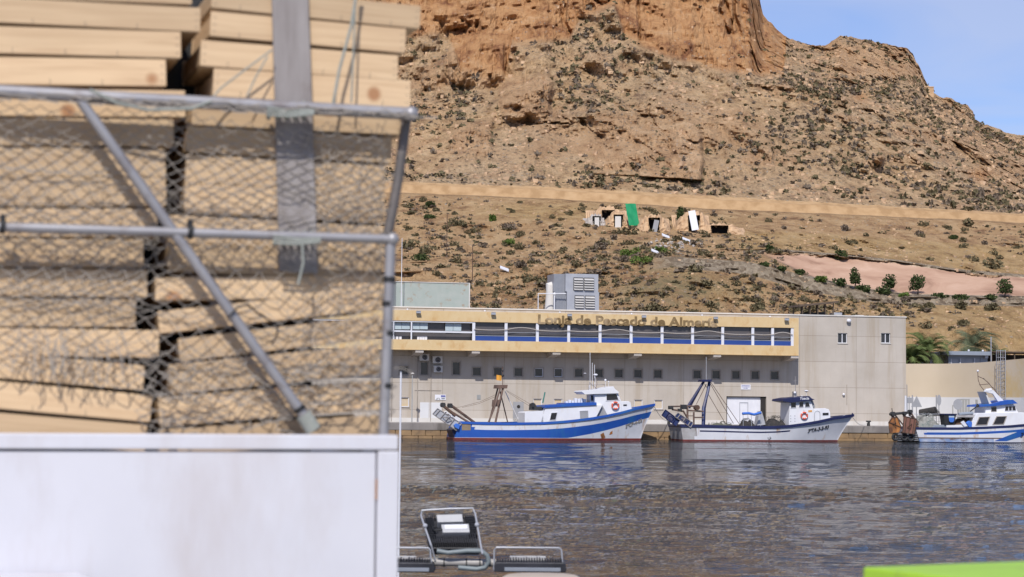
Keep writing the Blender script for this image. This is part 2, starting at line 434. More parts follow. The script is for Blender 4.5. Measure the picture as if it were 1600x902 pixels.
mt, nt, b = new_mat('mountain_rock')
co0 = objco(nt); L = nt.links.new
mm = nt.nodes.new('ShaderNodeMapping'); mm.inputs['Scale'].default_value = (1, 0.42, 1); L(co0, mm.inputs[0]); co = mm.outputs[0]
za = nnode(nt, 'ShaderNodeVertexColor', layer_name='zone'); zb = nnode(nt, 'ShaderNodeVertexColor', layer_name='zone2')
sa = nt.nodes.new('ShaderNodeSeparateColor'); L(za.outputs['Color'], sa.inputs[0])
sb = nt.nodes.new('ShaderNodeSeparateColor'); L(zb.outputs['Color'], sb.inputs[0])
n1 = noise(nt, co, 0.05, 6, 0.6); n2 = noise(nt, co, 0.30, 9, 0.78); n3 = noise(nt, co, 0.9, 6, 0.8); n4 = noise(nt, co, 0.13, 9, 0.74, 1.2, scl=(1, 1, 1.3))
n5 = noise(nt, co, 0.055, 5, 0.6, 0.8, scl=(1, 1, 1.6))
tan_ = ramp(nt, n2, [(0.36, (0.19, 0.11, 0.07)), (0.45, (0.45, 0.29, 0.155)), (0.54, (0.60, 0.405, 0.225)), (0.68, (0.73, 0.53, 0.32))])
grey = ramp(nt, n3, [(0.38, (0.17, 0.12, 0.085)), (0.47, (0.45, 0.315, 0.19)), (0.62, (0.66, 0.49, 0.31))])
base = mixc(nt, ramp(nt, n1, [(0.42, (0, 0, 0)), (0.6, (0.7, 0.7, 0.7))]), tan_, grey)
base = mixc(nt, ramp(nt, n5, [(0.50, (0, 0, 0)), (0.62, (0.55, 0.55, 0.55))]), base, mixc(nt, 0.5, base, (0.50, 0.255, 0.13, 1)))
rkc = ramp(nt, n4, [(0.32, (0.22, 0.12, 0.07)), (0.43, (0.48, 0.295, 0.16)), (0.56, (0.60, 0.39, 0.22)), (0.70, (0.70, 0.49, 0.30))])
base = mixc(nt, zb.outputs['Alpha'], base, rkc)
v5 = nnode(nt, 'ShaderNodeTexVoronoi', Scale=0.85); L(co, v5.inputs['Vector']); v6 = nnode(nt, 'ShaderNodeTexVoronoi', Scale=1.9); L(co, v6.inputs['Vector'])
sp1 = nnode(nt, 'ShaderNodeMath', operation='MULTIPLY'); L(ramp(nt, v5.outputs['Distance'], [(0.20, (0.6, 0.6, 0.6)), (0.34, (0, 0, 0))]), sp1.inputs[0]); L(ramp(nt, n1, [(0.40, (0.25, 0.25, 0.25)), (0.58, (1, 1, 1))]), sp1.inputs[1])
base = mixc(nt, sp1.outputs[0], base, (0.10, 0.085, 0.06, 1))
base = mixc(nt, ramp(nt, v6.outputs['Distance'], [(0.22, (0.3, 0.3, 0.3)), (0.34, (0, 0, 0))]), base, (0.15, 0.115, 0.08, 1))
org = ramp(nt, n4, [(0.34, (0.24, 0.105, 0.055)), (0.44, (0.48, 0.25, 0.115)), (0.56, (0.60, 0.34, 0.16)), (0.68, (0.66, 0.43, 0.25))])
base = mixc(nt, sa.outputs[0], base, org)
och = ramp(nt, n2, [(0.36, (0.26, 0.15, 0.075)), (0.48, (0.50, 0.325, 0.15)), (0.66, (0.66, 0.46, 0.24))])
low = ramp(nt, n2, [(0.36, (0.24, 0.135, 0.075)), (0.47, (0.49, 0.305, 0.155)), (0.64, (0.65, 0.45, 0.25))])
lw = mixc(nt, sb.outputs[0], low, och)
base = mixc(nt, sb.outputs[2], lw, base)
grn = ramp(nt, n3, [(0.35, (0.10, 0.10, 0.045)), (0.62, (0.24, 0.20, 0.10))])
gm = nnode(nt, 'ShaderNodeMath', operation='MULTIPLY'); L(sb.outputs[1], gm.inputs[0]); L(ramp(nt, n2, [(0.4, (0, 0, 0)), (0.6, (0.75, 0.75, 0.75))]), gm.inputs[1])
base = mixc(nt, gm.outputs[0], base, grn)
# scattered grey limestone chips
vo = nnode(nt, 'ShaderNodeTexVoronoi', Scale=0.9); L(co, vo.inputs['Vector'])
chip = ramp(nt, vo.outputs['Distance'], [(0.10, (1, 1, 1)), (0.2, (0, 0, 0))])
pm = nnode(nt, 'ShaderNodeMath', operation='MULTIPLY'); L(chip, pm.inputs[0]); L(ramp(nt, n1, [(0.4, (0, 0, 0)), (0.55, (0.8, 0.8, 0.8))]), pm.inputs[1])
base = mixc(nt, pm.outputs[0], base, (0.40, 0.36, 0.31, 1))
pk = ramp(nt, noise(nt, co, 0.16, 8, 0.65, 0.8, scl=(1, 1, 2.2)), [(0.30, (0.27, 0.16, 0.105)), (0.45, (0.41, 0.255, 0.175)), (0.55, (0.45, 0.29, 0.20)), (0.72, (0.53, 0.36, 0.26))])
base = mixc(nt, sa.outputs[1], base, pk)
rd = ramp(nt, noise(nt, co, 0.5, 6, 0.6), [(0.38, (0.32, 0.20, 0.10)), (0.52, (0.39, 0.25, 0.13)), (0.66, (0.43, 0.285, 0.155))])
base = mixc(nt, sa.outputs[2], base, rd)
pv = nnode(nt, 'ShaderNodeTexVoronoi', Scale=2.2); L(co, pv.inputs['Vector'])
pth = ramp(nt, pv.outputs['Color'], [(0.2, (0.24, 0.18, 0.12)), (0.8, (0.47, 0.38, 0.27))])
base = mixc(nt, za.outputs['Alpha'], base, pth)
L(base, b.inputs['Base Color']); b.inputs['Roughness'].default_value = 0.95; b.inputs['Specular IOR Level'].default_value = 0.1
hh = nnode(nt, 'ShaderNodeMath', operation='ADD'); L(n3, hh.inputs[0]); L(n2, hh.inputs[1])
kk = nnode(nt, 'ShaderNodeMath', operation='MULTIPLY'); L(hh.outputs[0], kk.inputs[0])
inv = nnode(nt, 'ShaderNodeMath', operation='SUBTRACT'); inv.inputs[0].default_value = 1.0; L(sa.outputs[1], inv.inputs[1]); 
inv2 = nnode(nt, 'ShaderNodeMath', operation='SUBTRACT'); L(inv.outputs[0], inv2.inputs[0]); L(sa.outputs[2], inv2.inputs[1]); inv2.use_clamp = True
L(inv2.outputs[0], kk.inputs[1])
bump(nt, b, kk.outputs[0], 1.0, 1.15)
hill = fast_mesh('hillside', TP.reshape(-1, 3), TF, mt, attrs={'zone': zone.reshape(-1, 4), 'zone2': zone2.reshape(-1, 4)})
tag(hill, 'orange and tan rocky mountainside above the harbour', kind='structure')

# ground sheet under everything beyond the quay, and the sea bed / water
m_ground = pmat('dry_ground', (0.33, 0.25, 0.17, 1), (0.27, 0.2, 0.14, 1), 0.4, 0.95, bmp=0.3, bd=0.05)
AF = R(13.1)
FAC = Frame(-9.0, 155.0, AF)                     # main facade of the fish-market hall
QY = -6.4                                        # quay edge in the facade's local y
QZ = 1.12                                        # quay height above the water
def wloc(fr, pts): return [fr.w(*p) for p in pts]
g = MB()
gp = wloc(FAC, [(-700, QY + 1.2, QZ - 0.03), (1200, QY + 1.2, QZ - 0.03), (1200, 60, QZ - 0.03), (-700, 60, QZ - 0.03)])
g.add(gp, [(0, 1, 2, 3)])
tag(g.build('ground', m_ground), 'dusty ground behind the quay', kind='structure')
m_sea = pmat('far_ground', (0.3, 0.23, 0.16, 1), (0.25, 0.19, 0.13, 1), 0.02, 0.95, bmp=0)
g = MB(); g.add([(-4000, 330, 0.9), (4000, 330, 0.9), (4000, 5000, 0.9), (-4000, 5000, 0.9)], [(0, 1, 2, 3)])
tag(g.build('far_plain', m_sea), 'plain beyond the mountain', kind='structure')

mw, nt, b = new_mat('harbour_water')
co = objco(nt); L = nt.links.new
b.inputs['Base Color'].default_value = (0.014, 0.018, 0.019, 1); b.inputs['Roughness'].default_value = 0.03
b.inputs['IOR'].default_value = 1.33
w1 = noise(nt, co, 1.0, 4, 0.65, 0.3, scl=(1.6, 3.6, 1)); w2 = noise(nt, co, 1.0, 3, 0.6, 0.2, scl=(6.0, 14.0, 1))
w3 = noise(nt, co, 1.0, 4, 0.6, 0.6, scl=(0.022, 0.075, 1))
a1 = nnode(nt, 'ShaderNodeMath', operation='MULTIPLY'); L(w2, a1.inputs[0]); a1.inputs[1].default_value = 0.3
a2 = nnode(nt, 'ShaderNodeMath', operation='ADD'); L(w1, a2.inputs[0]); L(a1.outputs[0], a2.inputs[1])
bn = bump(nt, b, a2.outputs[0], 1.0, 0.1)
gust = nnode(nt, 'ShaderNodeMapRange'); L(w3, gust.inputs[0]); gust.inputs[1].default_value = 0.40; gust.inputs[2].default_value = 0.60; gust.inputs[3].default_value = 0.045; gust.inputs[4].default_value = 0.22
spx = nt.nodes.new('ShaderNodeSeparateXYZ'); L(co, spx.inputs[0])
ff = nnode(nt, 'ShaderNodeMapRange'); L(spx.outputs[1], ff.inputs[0]); ff.inputs[1].default_value = 35; ff.inputs[2].default_value = 110; ff.inputs[3].default_value = 0.3; ff.inputs[4].default_value = 2.5
gm2 = nnode(nt, 'ShaderNodeMath', operation='MULTIPLY'); L(gust.outputs[0], gm2.inputs[0]); L(ff.outputs[0], gm2.inputs[1]); L(gm2.outputs[0], bn.inputs['Distance'])
# near and middle water as real waves; the spacing of the rows follows the distance
yr = np.concatenate([[CAM.z * FPX / 12, CAM.z * FPX / 20], np.arange(300, 50.2, -0.9)])
depth = CAM.z * FPX / yr
depth = depth[depth < 163]
cx = np.concatenate([[-9000, -4000, -2000, -800, -200, 200, 400], np.arange(520, 1680, 2.2), [1800, 2000, 2600, 3600, 6000, 10000]])
DD, CX = np.meshgrid(depth, cx, indexing='ij')
X_ = (CX - 800) * DD / FPX
Y_ = DD + 0 * X_
sp = np.gradient(depth)[:, None]
gst = 0.65 + 0.7 * sstep(-0.2, 0.25, fbm(X_ / 30, Y_ / 12, 0 * X_, 3, s=71))
Zw = 0
for lam, amp, sd_ in ((4.5, 0.035, 1), (1.9, 0.04, 2), (0.85, 0.045, 3), (0.42, 0.026, 4)):
    att = np.clip(1.6 - 1.6 * sp / lam, 0, 1)
    Zw = Zw + att * amp * fbm(X_ / (lam * 1.5) + Y_ * 0.11 / lam, Y_ / lam, 0 * X_, 2, 0.5, s=80 + sd_, ridged=(lam < 3))
Zw = Zw * gst
Zw = Zw * (np.abs(CX - 1100) < 620)
V = np.stack([X_, Y_, Zw], -1).reshape(-1, 3)
nr_, nc_ = DD.shape; ii = np.arange(nr_ * nc_).reshape(nr_, nc_)
F_ = np.stack([ii[:-1, :-1], ii[:-1, 1:], ii[1:, 1:], ii[1:, :-1]], -1).reshape(-1, 4)
tag(fast_mesh('water', V, F_, mw, smooth=True), 'rippled grey-brown harbour water', kind='structure')

# ---------------------------------------------------------------- materials for the built things
M = {}
M['concrete'] = pmat('concrete', (0.44, 0.40, 0.365, 1), (0.36, 0.325, 0.295, 1), 0.35, 0.9, bmp=0.12, bd=0.02, dirt=(0.36, 0.30, 0.22, 1), dscale=0.8, dscl=(1, 1, 0.12), dlo=0.5, dhi=0.8)
M['concrete_white'] = pmat('whitened_concrete', (0.60, 0.575, 0.54, 1), (0.52, 0.5, 0.47, 1), 0.6, 0.9, bmp=0.1, dirt=(0.5, 0.44, 0.38, 1), dscale=0.7)
M['gold'] = pmat('ochre_render', (0.60, 0.455, 0.255, 1), (0.56, 0.39, 0.19, 1), 1.4, 0.85, bmp=0.1, dirt=(0.50, 0.30, 0.12, 1), dscale=2.2, dscl=(1, 1, 0.5), dlo=0.55, dhi=0.75)
M['soffit'] = pmat('grey_soffit', (0.34, 0.30, 0.27, 1), None, 1, 0.9)
M['white'] = pmat('white_paint', (0.69, 0.69, 0.71, 1), (0.62, 0.62, 0.65, 1), 1.2, 0.45, bmp=0.03, dirt=(0.62, 0.56, 0.48, 1), dscale=1.6, dscl=(1, 1, 0.2), dlo=0.6, dhi=0.85)
M['whiteclean'] = pmat('white_enamel', (0.67, 0.67, 0.70, 1), (0.61, 0.61, 0.65, 1), 2, 0.4, bmp=0.02)
M['glass'] = pmat('dark_glass', (0.020, 0.022, 0.028, 1), (0.035, 0.033, 0.034, 1), 0.5, 0.08, bmp=0)
M['galleryglass'] = pmat('gallery_glass', (0.055, 0.052, 0.06, 1), (0.11, 0.095, 0.09, 1), 0.35, 0.2, bmp=0)
M['winblue'] = pmat('blue_panel', (0.018, 0.05, 0.22, 1), (0.025, 0.065, 0.26, 1), 0.8, 0.4, bmp=0)
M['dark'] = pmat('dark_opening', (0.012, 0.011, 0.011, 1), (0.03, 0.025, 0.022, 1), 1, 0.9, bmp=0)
M['frame'] = pmat('weathered_frame', (0.36, 0.32, 0.28, 1), (0.28, 0.24, 0.2, 1), 3, 0.8)
M['blind'] = pmat('pale_blind', (0.42, 0.49, 0.51, 1), (0.36, 0.43, 0.46, 1), 0.9, 0.6, bmp=0)
M['letters'] = pmat('faded_lettering', (0.13, 0.075, 0.02, 1), (0.22, 0.15, 0.07, 1), 0.9, 0.8, bmp=0, dirt=(0.38, 0.28, 0.17, 1), dscale=0.8, dscl=(1, 1, 1), dlo=0.48, dhi=0.62)
M['steel'] = pmat('galvanised_sheet', (0.42, 0.43, 0.46, 1), (0.34, 0.35, 0.38, 1), 1.2, 0.5, 0.3, bmp=0.05)
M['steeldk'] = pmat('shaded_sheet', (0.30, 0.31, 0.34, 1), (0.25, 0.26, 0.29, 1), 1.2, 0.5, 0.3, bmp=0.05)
M['louvre'] = pmat('louvre_metal', (0.46, 0.44, 0.42, 1), (0.36, 0.35, 0.34, 1), 1, 0.6)
M['oxide'] = pmat('weathered_green_sheet', (0.30, 0.345, 0.31, 1), (0.36, 0.385, 0.35, 1), 1.6, 0.85, bmp=0.1, dirt=(0.30, 0.20, 0.12, 1), dscale=1.7, dscl=(1, 1, 1), dlo=0.56, dhi=0.72)
M['stoneblock'] = pmat('quay_blocks', (0.34, 0.22, 0.11, 1), (0.20, 0.13, 0.075, 1), 0.9, 0.95, bmp=0.4, bd=0.05, dirt=(0.10, 0.08, 0.055, 1), dscale=1.0, dscl=(1, 1, 0.8))
M['quaycap'] = pmat('quay_cap', (0.27, 0.245, 0.225, 1), (0.18, 0.16, 0.15, 1), 0.7, 0.95, bmp=0.3, bd=0.03, dirt=(0.09, 0.08, 0.07, 1), dscale=0.6)
M['quaytop'] = pmat('quay_paving', (0.36, 0.33, 0.30, 1), (0.29, 0.27, 0.25, 1), 0.5, 0.95, bmp=0.2)
M['black'] = pmat('black_rubber', (0.018, 0.018, 0.02, 1), (0.03, 0.03, 0.03, 1), 3, 0.7)
M['rustdark'] = pmat('rusty_dark_steel', (0.05, 0.032, 0.025, 1), (0.12, 0.065, 0.04, 1), 3, 0.85, bmp=0.3, bd=0.02)
M['darkwood'] = pmat('dark_weathered_wood', (0.07, 0.05, 0.035, 1), (0.12, 0.085, 0.06, 1), 2, 0.9)
M['beigewall'] = pmat('beige_render', (0.52, 0.435, 0.33, 1), (0.48, 0.40, 0.295, 1), 0.3, 0.9, bmp=0.08, dirt=(0.50, 0.36, 0.16, 1), dscale=0.22, dscl=(1, 1, 0.9), dlo=0.55, dhi=0.7)
M['wallwhite'] = pmat('pale_wall_base', (0.60, 0.60, 0.61, 1), (0.52, 0.52, 0.53, 1), 0.4, 0.8, bmp=0.05)
M['greydoor'] = pmat('grey_door_paint', (0.36, 0.36, 0.35, 1), (0.30, 0.30, 0.29, 1), 1, 0.7)
M['signgrey'] = pmat('grey_sign_metal', (0.30, 0.30, 0.31, 1), (0.25, 0.25, 0.26, 1), 2, 0.6)
M['kiosk'] = pmat('blue_grey_paint', (0.24, 0.27, 0.32, 1), (0.2, 0.23, 0.27, 1), 0.6, 0.7)
M['signblue'] = pmat('sign_blue', (0.07, 0.08, 0.30, 1), None, 2, 0.5, bmp=0)
M['green_sheet'] = pmat('green_tarp', (0.0, 0.26, 0.10, 1), (0.0, 0.20, 0.08, 1), 1.2, 0.7, bmp=0.2)

# ---------------------------------------------------------------- quay
q = MB()
L0, L1 = -300, 600
q.box(L0, L1, QY, QY + 1.3, QZ - 0.52, QZ)
quay_top = q.build('quay_edge', M['quaycap'], bevel=0.03); quay_top.location = FAC.o; quay_top.rotation_euler = (0, 0, AF)
tag(quay_top, 'grey concrete edge of the quay', kind='structure')
q = MB(); x = -60.0
while x < 110:
    w_ = random.uniform(1.0, 1.9)
    for r_ in range(2):
        z1 = QZ - 0.525 - r_ * 0.42
        off = 0.5 * r_
        q.box(x + off, x + off + w_ - 0.05, QY + random.uniform(0.02, 0.07), QY + 1.0, z1 - 0.4, z1)
    x += w_
q.box(-300, 600, QY + 0.14, QY + 1.0, -1.5, QZ - 0.53)
o = q.build('quay_wall', M['stoneblock'], bevel=0.02); o.location = FAC.o; o.rotation_euler = (0, 0, AF)
tag(o, 'stained yellow stone face of the quay', kind='structure')
q = MB(); q.box(L0, L1, QY + 1.3, 12, QZ - 0.3, QZ - 0.004)
o = q.build('quay_paving', M['quaytop']); o.location = FAC.o; o.rotation_euler = (0, 0, AF)
tag(o, 'concrete paving of the quay', kind='structure')

# ---------------------------------------------------------------- fish-market hall
hall = thing('market_hall', 'long grey concrete harbour hall with an ochre glazed gallery and faded lettering', 'building', FAC.o, AF)
GY = -1.9                                         # gallery front in local y
zt = FAC.z(1330, 495)                             # roof edge
zb = QZ - 0.05
zg1, zg0 = FAC.z(1240, 497, GY), FAC.z(1240, 556, GY)
zw1, zw0 = FAC.z(1235, 512.5, GY), FAC.z(1235, 540.5, GY)
xL, xR = -30.0, FAC.x(1415.5, 540)
xG1 = FAC.x(1248, 540, GY)
xW1 = FAC.x(1240.5, 540, GY)
holes = []
win = []
HS = 0.33
zr = FAC.z(1030, 584.5)
for px in (631, 745, 778, 810, 842, 872.6, 904.3, 936, 967, 997, 1028, 1089.5, 1119, 1150, 1180, 1210.5):
    win.append(['square', FAC.x(px, 584), zr, HS, HS, 0, px])
for px in (663, 713):
    xx, z_ = FAC.hit(px, 576); win.append(['tall', xx, z_, 0.30, 0.50, 0, px])
for px in (632, 840, 872, 905, 997.5, 1029):
    win.append(['low', FAC.x(px, 632), FAC.z(1000, 632), 0.34, 0.36, 1, px])
for px in (1316.5, 1384):
    xx, z_ = FAC.hit(px, 528.5); win.append(['block', xx, z_, 0.40, 0.40, 2, px])
for x in (-12.5, -15.2, -18, -21, -24):
    win.append(['square', x + FAC.x(631, 584) + 8.0, zr, HS, HS, 0, 0])
for k, x, z_, hw, hh_, t, px in win: holes.append((x - hw, x + hw, z_ - hh_, z_ + hh_))
dx0, dz0 = FAC.hit(1135, 655); dx1, dz1 = FAC.hit(1197.5, 620)
holes.append((dx0, dx1, zb, dz1))                 # loading door
def wall_holes(mb, x0, x1, z0, z1, holes, y, depth, mi=0, mr=0):
    xs = sorted({x0, x1, *[h[0] for h in holes], *[h[1] for h in holes]}); zs = sorted({z0, z1, *[h[2] for h in holes], *[h[3] for h in holes]})
    for i in range(len(xs) - 1):
        xm = (xs[i] + xs[i + 1]) / 2
        for j in range(len(zs) - 1):
            zm = (zs[j] + zs[j + 1]) / 2
            if any(h[0] < xm < h[1] and h[2] < zm < h[3] for h in holes): continue
            mb.add([(xs[i], y, zs[j]), (xs[i + 1], y, zs[j]), (xs[i + 1], y, zs[j + 1]), (xs[i], y, zs[j + 1])], [(0, 1, 2, 3)], mi)
    for h in holes:
        a, b_, c, d = h
        mb.add([(a, y, c), (b_, y, c), (b_, y, d), (a, y, d), (a, y + depth, c), (b_, y + depth, c), (b_, y + depth, d), (a, y + depth, d)],
               [(0, 1, 5, 4), (1, 2, 6, 5), (2, 3, 7, 6), (3, 0, 4, 7), (4, 5, 6, 7)], mr)
# concrete with panel joints
mc, nt, b = new_mat('panel_concrete'); co = objco(nt); L = nt.links.new
n_a = noise(nt, co, 0.35, 6, 0.6); n_b = noise(nt, co, 0.9, 6, 0.7, scl=(1.3, 1, 0.09)); n_c = noise(nt, co, 6, 5, 0.7)
col = ramp(nt, n_a, [(0.3, (0.40, 0.355, 0.305)), (0.7, (0.485, 0.435, 0.38))])
col = mixc(nt, ramp(nt, n_b, [(0.48, (0, 0, 0)), (0.72, (0.75, 0.75, 0.75))]), col, (0.34, 0.275, 0.20, 1))
br = nnode(nt, 'ShaderNodeTexBrick'); mpn = nt.nodes.new('ShaderNodeMapping'); L(co, mpn.inputs[0])
mpn.inputs['Rotation'].default_value = (R(90), 0, 0); mpn.inputs['Location'].default_value = (0.9, 0, 0.0)
L(mpn.outputs[0], br.inputs['Vector'])
br.inputs['Scale'].default_value = 1; br.inputs['Brick Width'].default_value = 4.8; br.inputs['Row Height'].default_value = 2.05; br.inputs['Mortar Size'].default_value = 0.02; br.offset = 0
br.inputs['Color1'].default_value = (1, 1, 1, 1); br.inputs['Color2'].default_value = (0.93, 0.93, 0.93, 1); br.inputs['Mortar'].default_value = (0.66, 0.64, 0.62, 1)
col = mixc(nt, 1.0, col, br.outputs['Color'], 'MULTIPLY')
L(col, b.inputs['Base Color']); b.inputs['Roughness'].default_value = 0.9
bump(nt, b, n_c, 0.12, 0.02)
M['panel'] = mc
wb = MB()
wall_holes(wb, xL, xR, zb, zt, holes, 0.0, 0.28)
wb.add([(xR, 0, zb), (xR, 16, zb), (xR, 16, zt), (xR, 0, zt), (xL, 0, zb), (xL, 16, zb), (xL, 16, zt), (xL, 0, zt)], [(0, 1, 2, 3), (4, 7, 6, 5), (1, 5, 6, 2)])
wb.box(xL, xR, 0.31, 0.35, zb, zt)
wb.build('wall', mc, hall)
rf = MB(); rf.box(xL, xR, 0.3, 16, zt - 0.45, zt - 0.40)
rf.build('roof', M['soffit'], hall)
cp = MB(); cp.box(xL - 0.05, xR + 0.05, -0.06, 0.3, zt, zt + 0.10); cp.build('coping', M['concrete_white'], hall, bevel=0.015)
pl = MB()
def skirt(a, b_): pl.box(a, b_, -0.05, -0.003, zb, FAC.z(900, 655))
skirt(xL, dx0 - 0.1); skirt(dx1 + 0.1, xR); pl.build('plinth', M['concrete_white'], hall)
# upper gallery
gm_ = MB()
gm_.box(xL, xG1, GY, -0.003, zg0, zw0)            # lower ochre band
gm_.box(xL, xG1, GY, -0.003, zw1, zg1)            # upper ochre band
gm_.box(xW1, xG1, GY + 0.002, -0.004, zw0, zw1)
gm_.box(xL, xG1, GY - 0.025, GY, zg0 + 0.0, zg0 + 0.05)
gm_.build('gallery', M['gold'], hall, bevel=0.01)
tag(gm_ and bpy.data.objects['gallery'], 'ochre rendered gallery band jutting out over the quay')
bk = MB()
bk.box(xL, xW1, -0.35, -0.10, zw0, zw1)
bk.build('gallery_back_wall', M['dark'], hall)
mull = [740.5, 791, 840, 889, 938, 986.6, 1035, 1082.7, 1129.7, 1176.8, 1207.8, 1238.5]
gx = [FAC.x(p, 525, GY) for p in mull]
for i, xx in enumerate(gx):
    m_ = MB(); m_.box(xx - 0.11, xx + 0.11, GY + 0.05, GY + 0.22, zw0, zw1); m_.build('mullion', M['whiteclean'], hall, bevel=0.01)
for i in range(len(gx) - 1):
    a, b_ = gx[i] + 0.11, gx[i + 1] - 0.11
    p_ = MB(); p_.box(a, b_, GY + 0.30, GY + 0.34, zw0 + 0.02, zw1); w_ = p_.build('gallery_window', M['galleryglass'], hall)
    p_ = MB(); p_.box(a, b_, GY + 0.12, GY + 0.17, zw0, zw0 + 0.36 + 0.10 * (i == 5)); p_.build('blue_panel', M['winblue'], hall)
    p_ = MB(); p_.box(a, b_, GY + 0.10, GY + 0.18, zw0 + 0.365 + 0.10 * (i == 5), zw0 + 0.40 + 0.10 * (i == 5))
    p_.tube([(a, GY + 0.12, zw0 + 0.66), (b_, GY + 0.12, zw0 + 0.66)], 0.02, 6)
    p_.build('hand_rail', M['steel'], hall)
rp_ = MB(); pts = []
for i in range(len(gx) - 1):
    for k in range(9):
        u = k / 8; pts.append((gx[i] * (1 - u) + gx[i + 1] * u, GY - 0.03, zw0 + 0.86 + (0.18 if i % 3 == 1 else 0.05) * math.sin(u * math.pi) * (1 if i % 3 == 1 else -1)))
rp_.tube(pts, 0.03, 6); rp_.build('draped_netting', M['concrete'], hall, smooth=True)
# left glazed bay
a, b_ = xL, gx[0] - 0.11
p_ = MB(); p_.box(a, b_, GY + 0.50, GY + 0.54, zw0, zw1); p_.build('gallery_window', M['galleryglass'], hall)
zmid = FAC.z(680, 518.5, GY)
p_ = MB(); p_.box(a, b_, GY + 0.04, GY + 0.14, zmid - 0.06, zmid + 0.06); p_.box(a, b_, GY + 0.04, GY + 0.14, zw1 - 0.09, zw1)
for px in (615, 643): xx = FAC.x(px, 520, GY); p_.box(xx - 0.05, xx + 0.05, GY + 0.035, GY + 0.145, zw0, zw1)
p_.build('window_frame', M['whiteclean'], hall)
for a0, b0 in ((590, 613), (616.5, 628.5), (629, 641.5), (645, 657), (657.5, 669.5), (697, 709), (709.5, 722)):
    p_ = MB(); p_.box(FAC.x(a0, 510, GY), FAC.x(b0, 510, GY), GY + 0.30, GY + 0.33, FAC.z((a0 + b0) / 2, 514.5 + (2.5 if a0 > 690 else 0), GY), zw1 - 0.1); p_.build('blind', M['blind'], hall)
p_ = MB()
for px in (617, 622, 627, 655, 659, 663, 667):
    xx, z_ = FAC.hit(px, 527, GY); p_.box(xx - 0.09, xx + 0.09, GY + 0.36, GY + 0.42, zw0, z_ + 0.08)
p_.build('white_chairs', M['whiteclean'], hall)
# brackets under the gallery
for px0, px1 in ((643, 662), (723, 750), (853, 876), (978, 1003), (1100, 1127), (1220, 1248)):
    xb = FAC.x(px1, 556, GY); 
    p_ = MB(); p_.prism([(GY + 0.03, zg0 - 0.004), (-0.004, zg0 - 0.004), (-0.004, zg0 - 0.42), (GY + 0.03, zg0 - 0.20)], xb - 0.62, xb, axis='x')
    p_.build('bracket', M['concrete'], hall, bevel=0.01)
# windows in the concrete
for k, x, z_, hw, hh_, t, px in win:
    light = px in (842, 872.6) or t == 2
    fr_ = MB()
    s_ = 0.05 if t != 2 else 0.045; yo = 0.05 if t != 2 else 0.08
    zlo = z_ - hh_
    for (a, b_, c, d) in ((x - hw, x + hw, zlo, zlo + s_), (x - hw, x + hw, z_ + hh_ - s_, z_ + hh_), (x - hw, x - hw + s_, zlo + s_, z_ + hh_ - s_), (x + hw - s_, x + hw, zlo + s_, z_ + hh_ - s_)):
        fr_.box(a, b_, yo, yo + 0.06, c, d)
    if t == 2: fr_.box(x - 0.03, x + 0.03, yo, yo + 0.06, zlo + s_, z_ + hh_ - s_)
    if t == 0:   # concrete surround standing proud of the wall
        e = 0.06
        for (a, b_, c, d) in ((x - hw - e, x + hw + e, zlo - e, zlo), (x - hw - e, x + hw + e, z_ + hh_, z_ + hh_ + e), (x - hw - e, x - hw, zlo, z_ + hh_), (x + hw, x + hw + e, zlo, z_ + hh_)):
            fr_.box(a, b_, -0.05, 0.02, c, d, 1)
    w_ = fr_.build('window', [M['whiteclean'] if (light or t == 1) else M['frame'], M['frame']], hall)
    g_ = MB(); g_.box(x - hw + 0.01, x + hw - 0.01, yo + 0.07, yo + 0.09, zlo + 0.01, z_ + hh_ - 0.01)
    g_.build('pane', M['glass'] if t != 1 else M['beigewall'], w_)
    if t: sl = MB(); sl.box(x - hw - 0.05, x + hw + 0.05, -0.06, 0.04, zlo - 0.05, zlo); sl.build('sill', M['concrete_white'] if t == 2 else M['frame'], w_)
# loading door
d_ = MB()
d_.box(dx0 + 0.03, dx1 - 0.03, 0.22, 0.26, zb, dz1 - 0.02)
for i in range(9): xx = dx0 + 0.25 + i * (dx1 - dx0 - 0.9) / 8; d_.box(xx - 0.012, xx + 0.012, 0.205, 0.23, zb, dz1 - 0.05)
door = d_.build('loading_door', M['whiteclean'], hall)
e_ = MB(); xm = (dx0 + dx1) / 2 - 0.15; e_.box(xm - 0.36, xm - 0.32, 0.18, 0.24, zb, dz1 - 0.5); e_.box(xm + 0.32, xm + 0.36, 0.18, 0.24, zb, dz1 - 0.5); e_.box(xm - 0.36, xm + 0.36, 0.18, 0.24, dz1 - 0.5, dz1 - 0.46)
e_.build('wicket_frame', M['steel'], door)
e_ = MB(); e_.box(dx1 - 0.42, dx1 - 0.03, 0.12, 0.2, zb, dz1); e_.box(dx0, dx1, 0.1, 0.2, dz1 - 0.07, dz1); e_.box(dx0, dx0 + 0.09, 0.1, 0.2, zb, dz1 - 0.07)
e_.build('door_jamb', M['dark'], door)
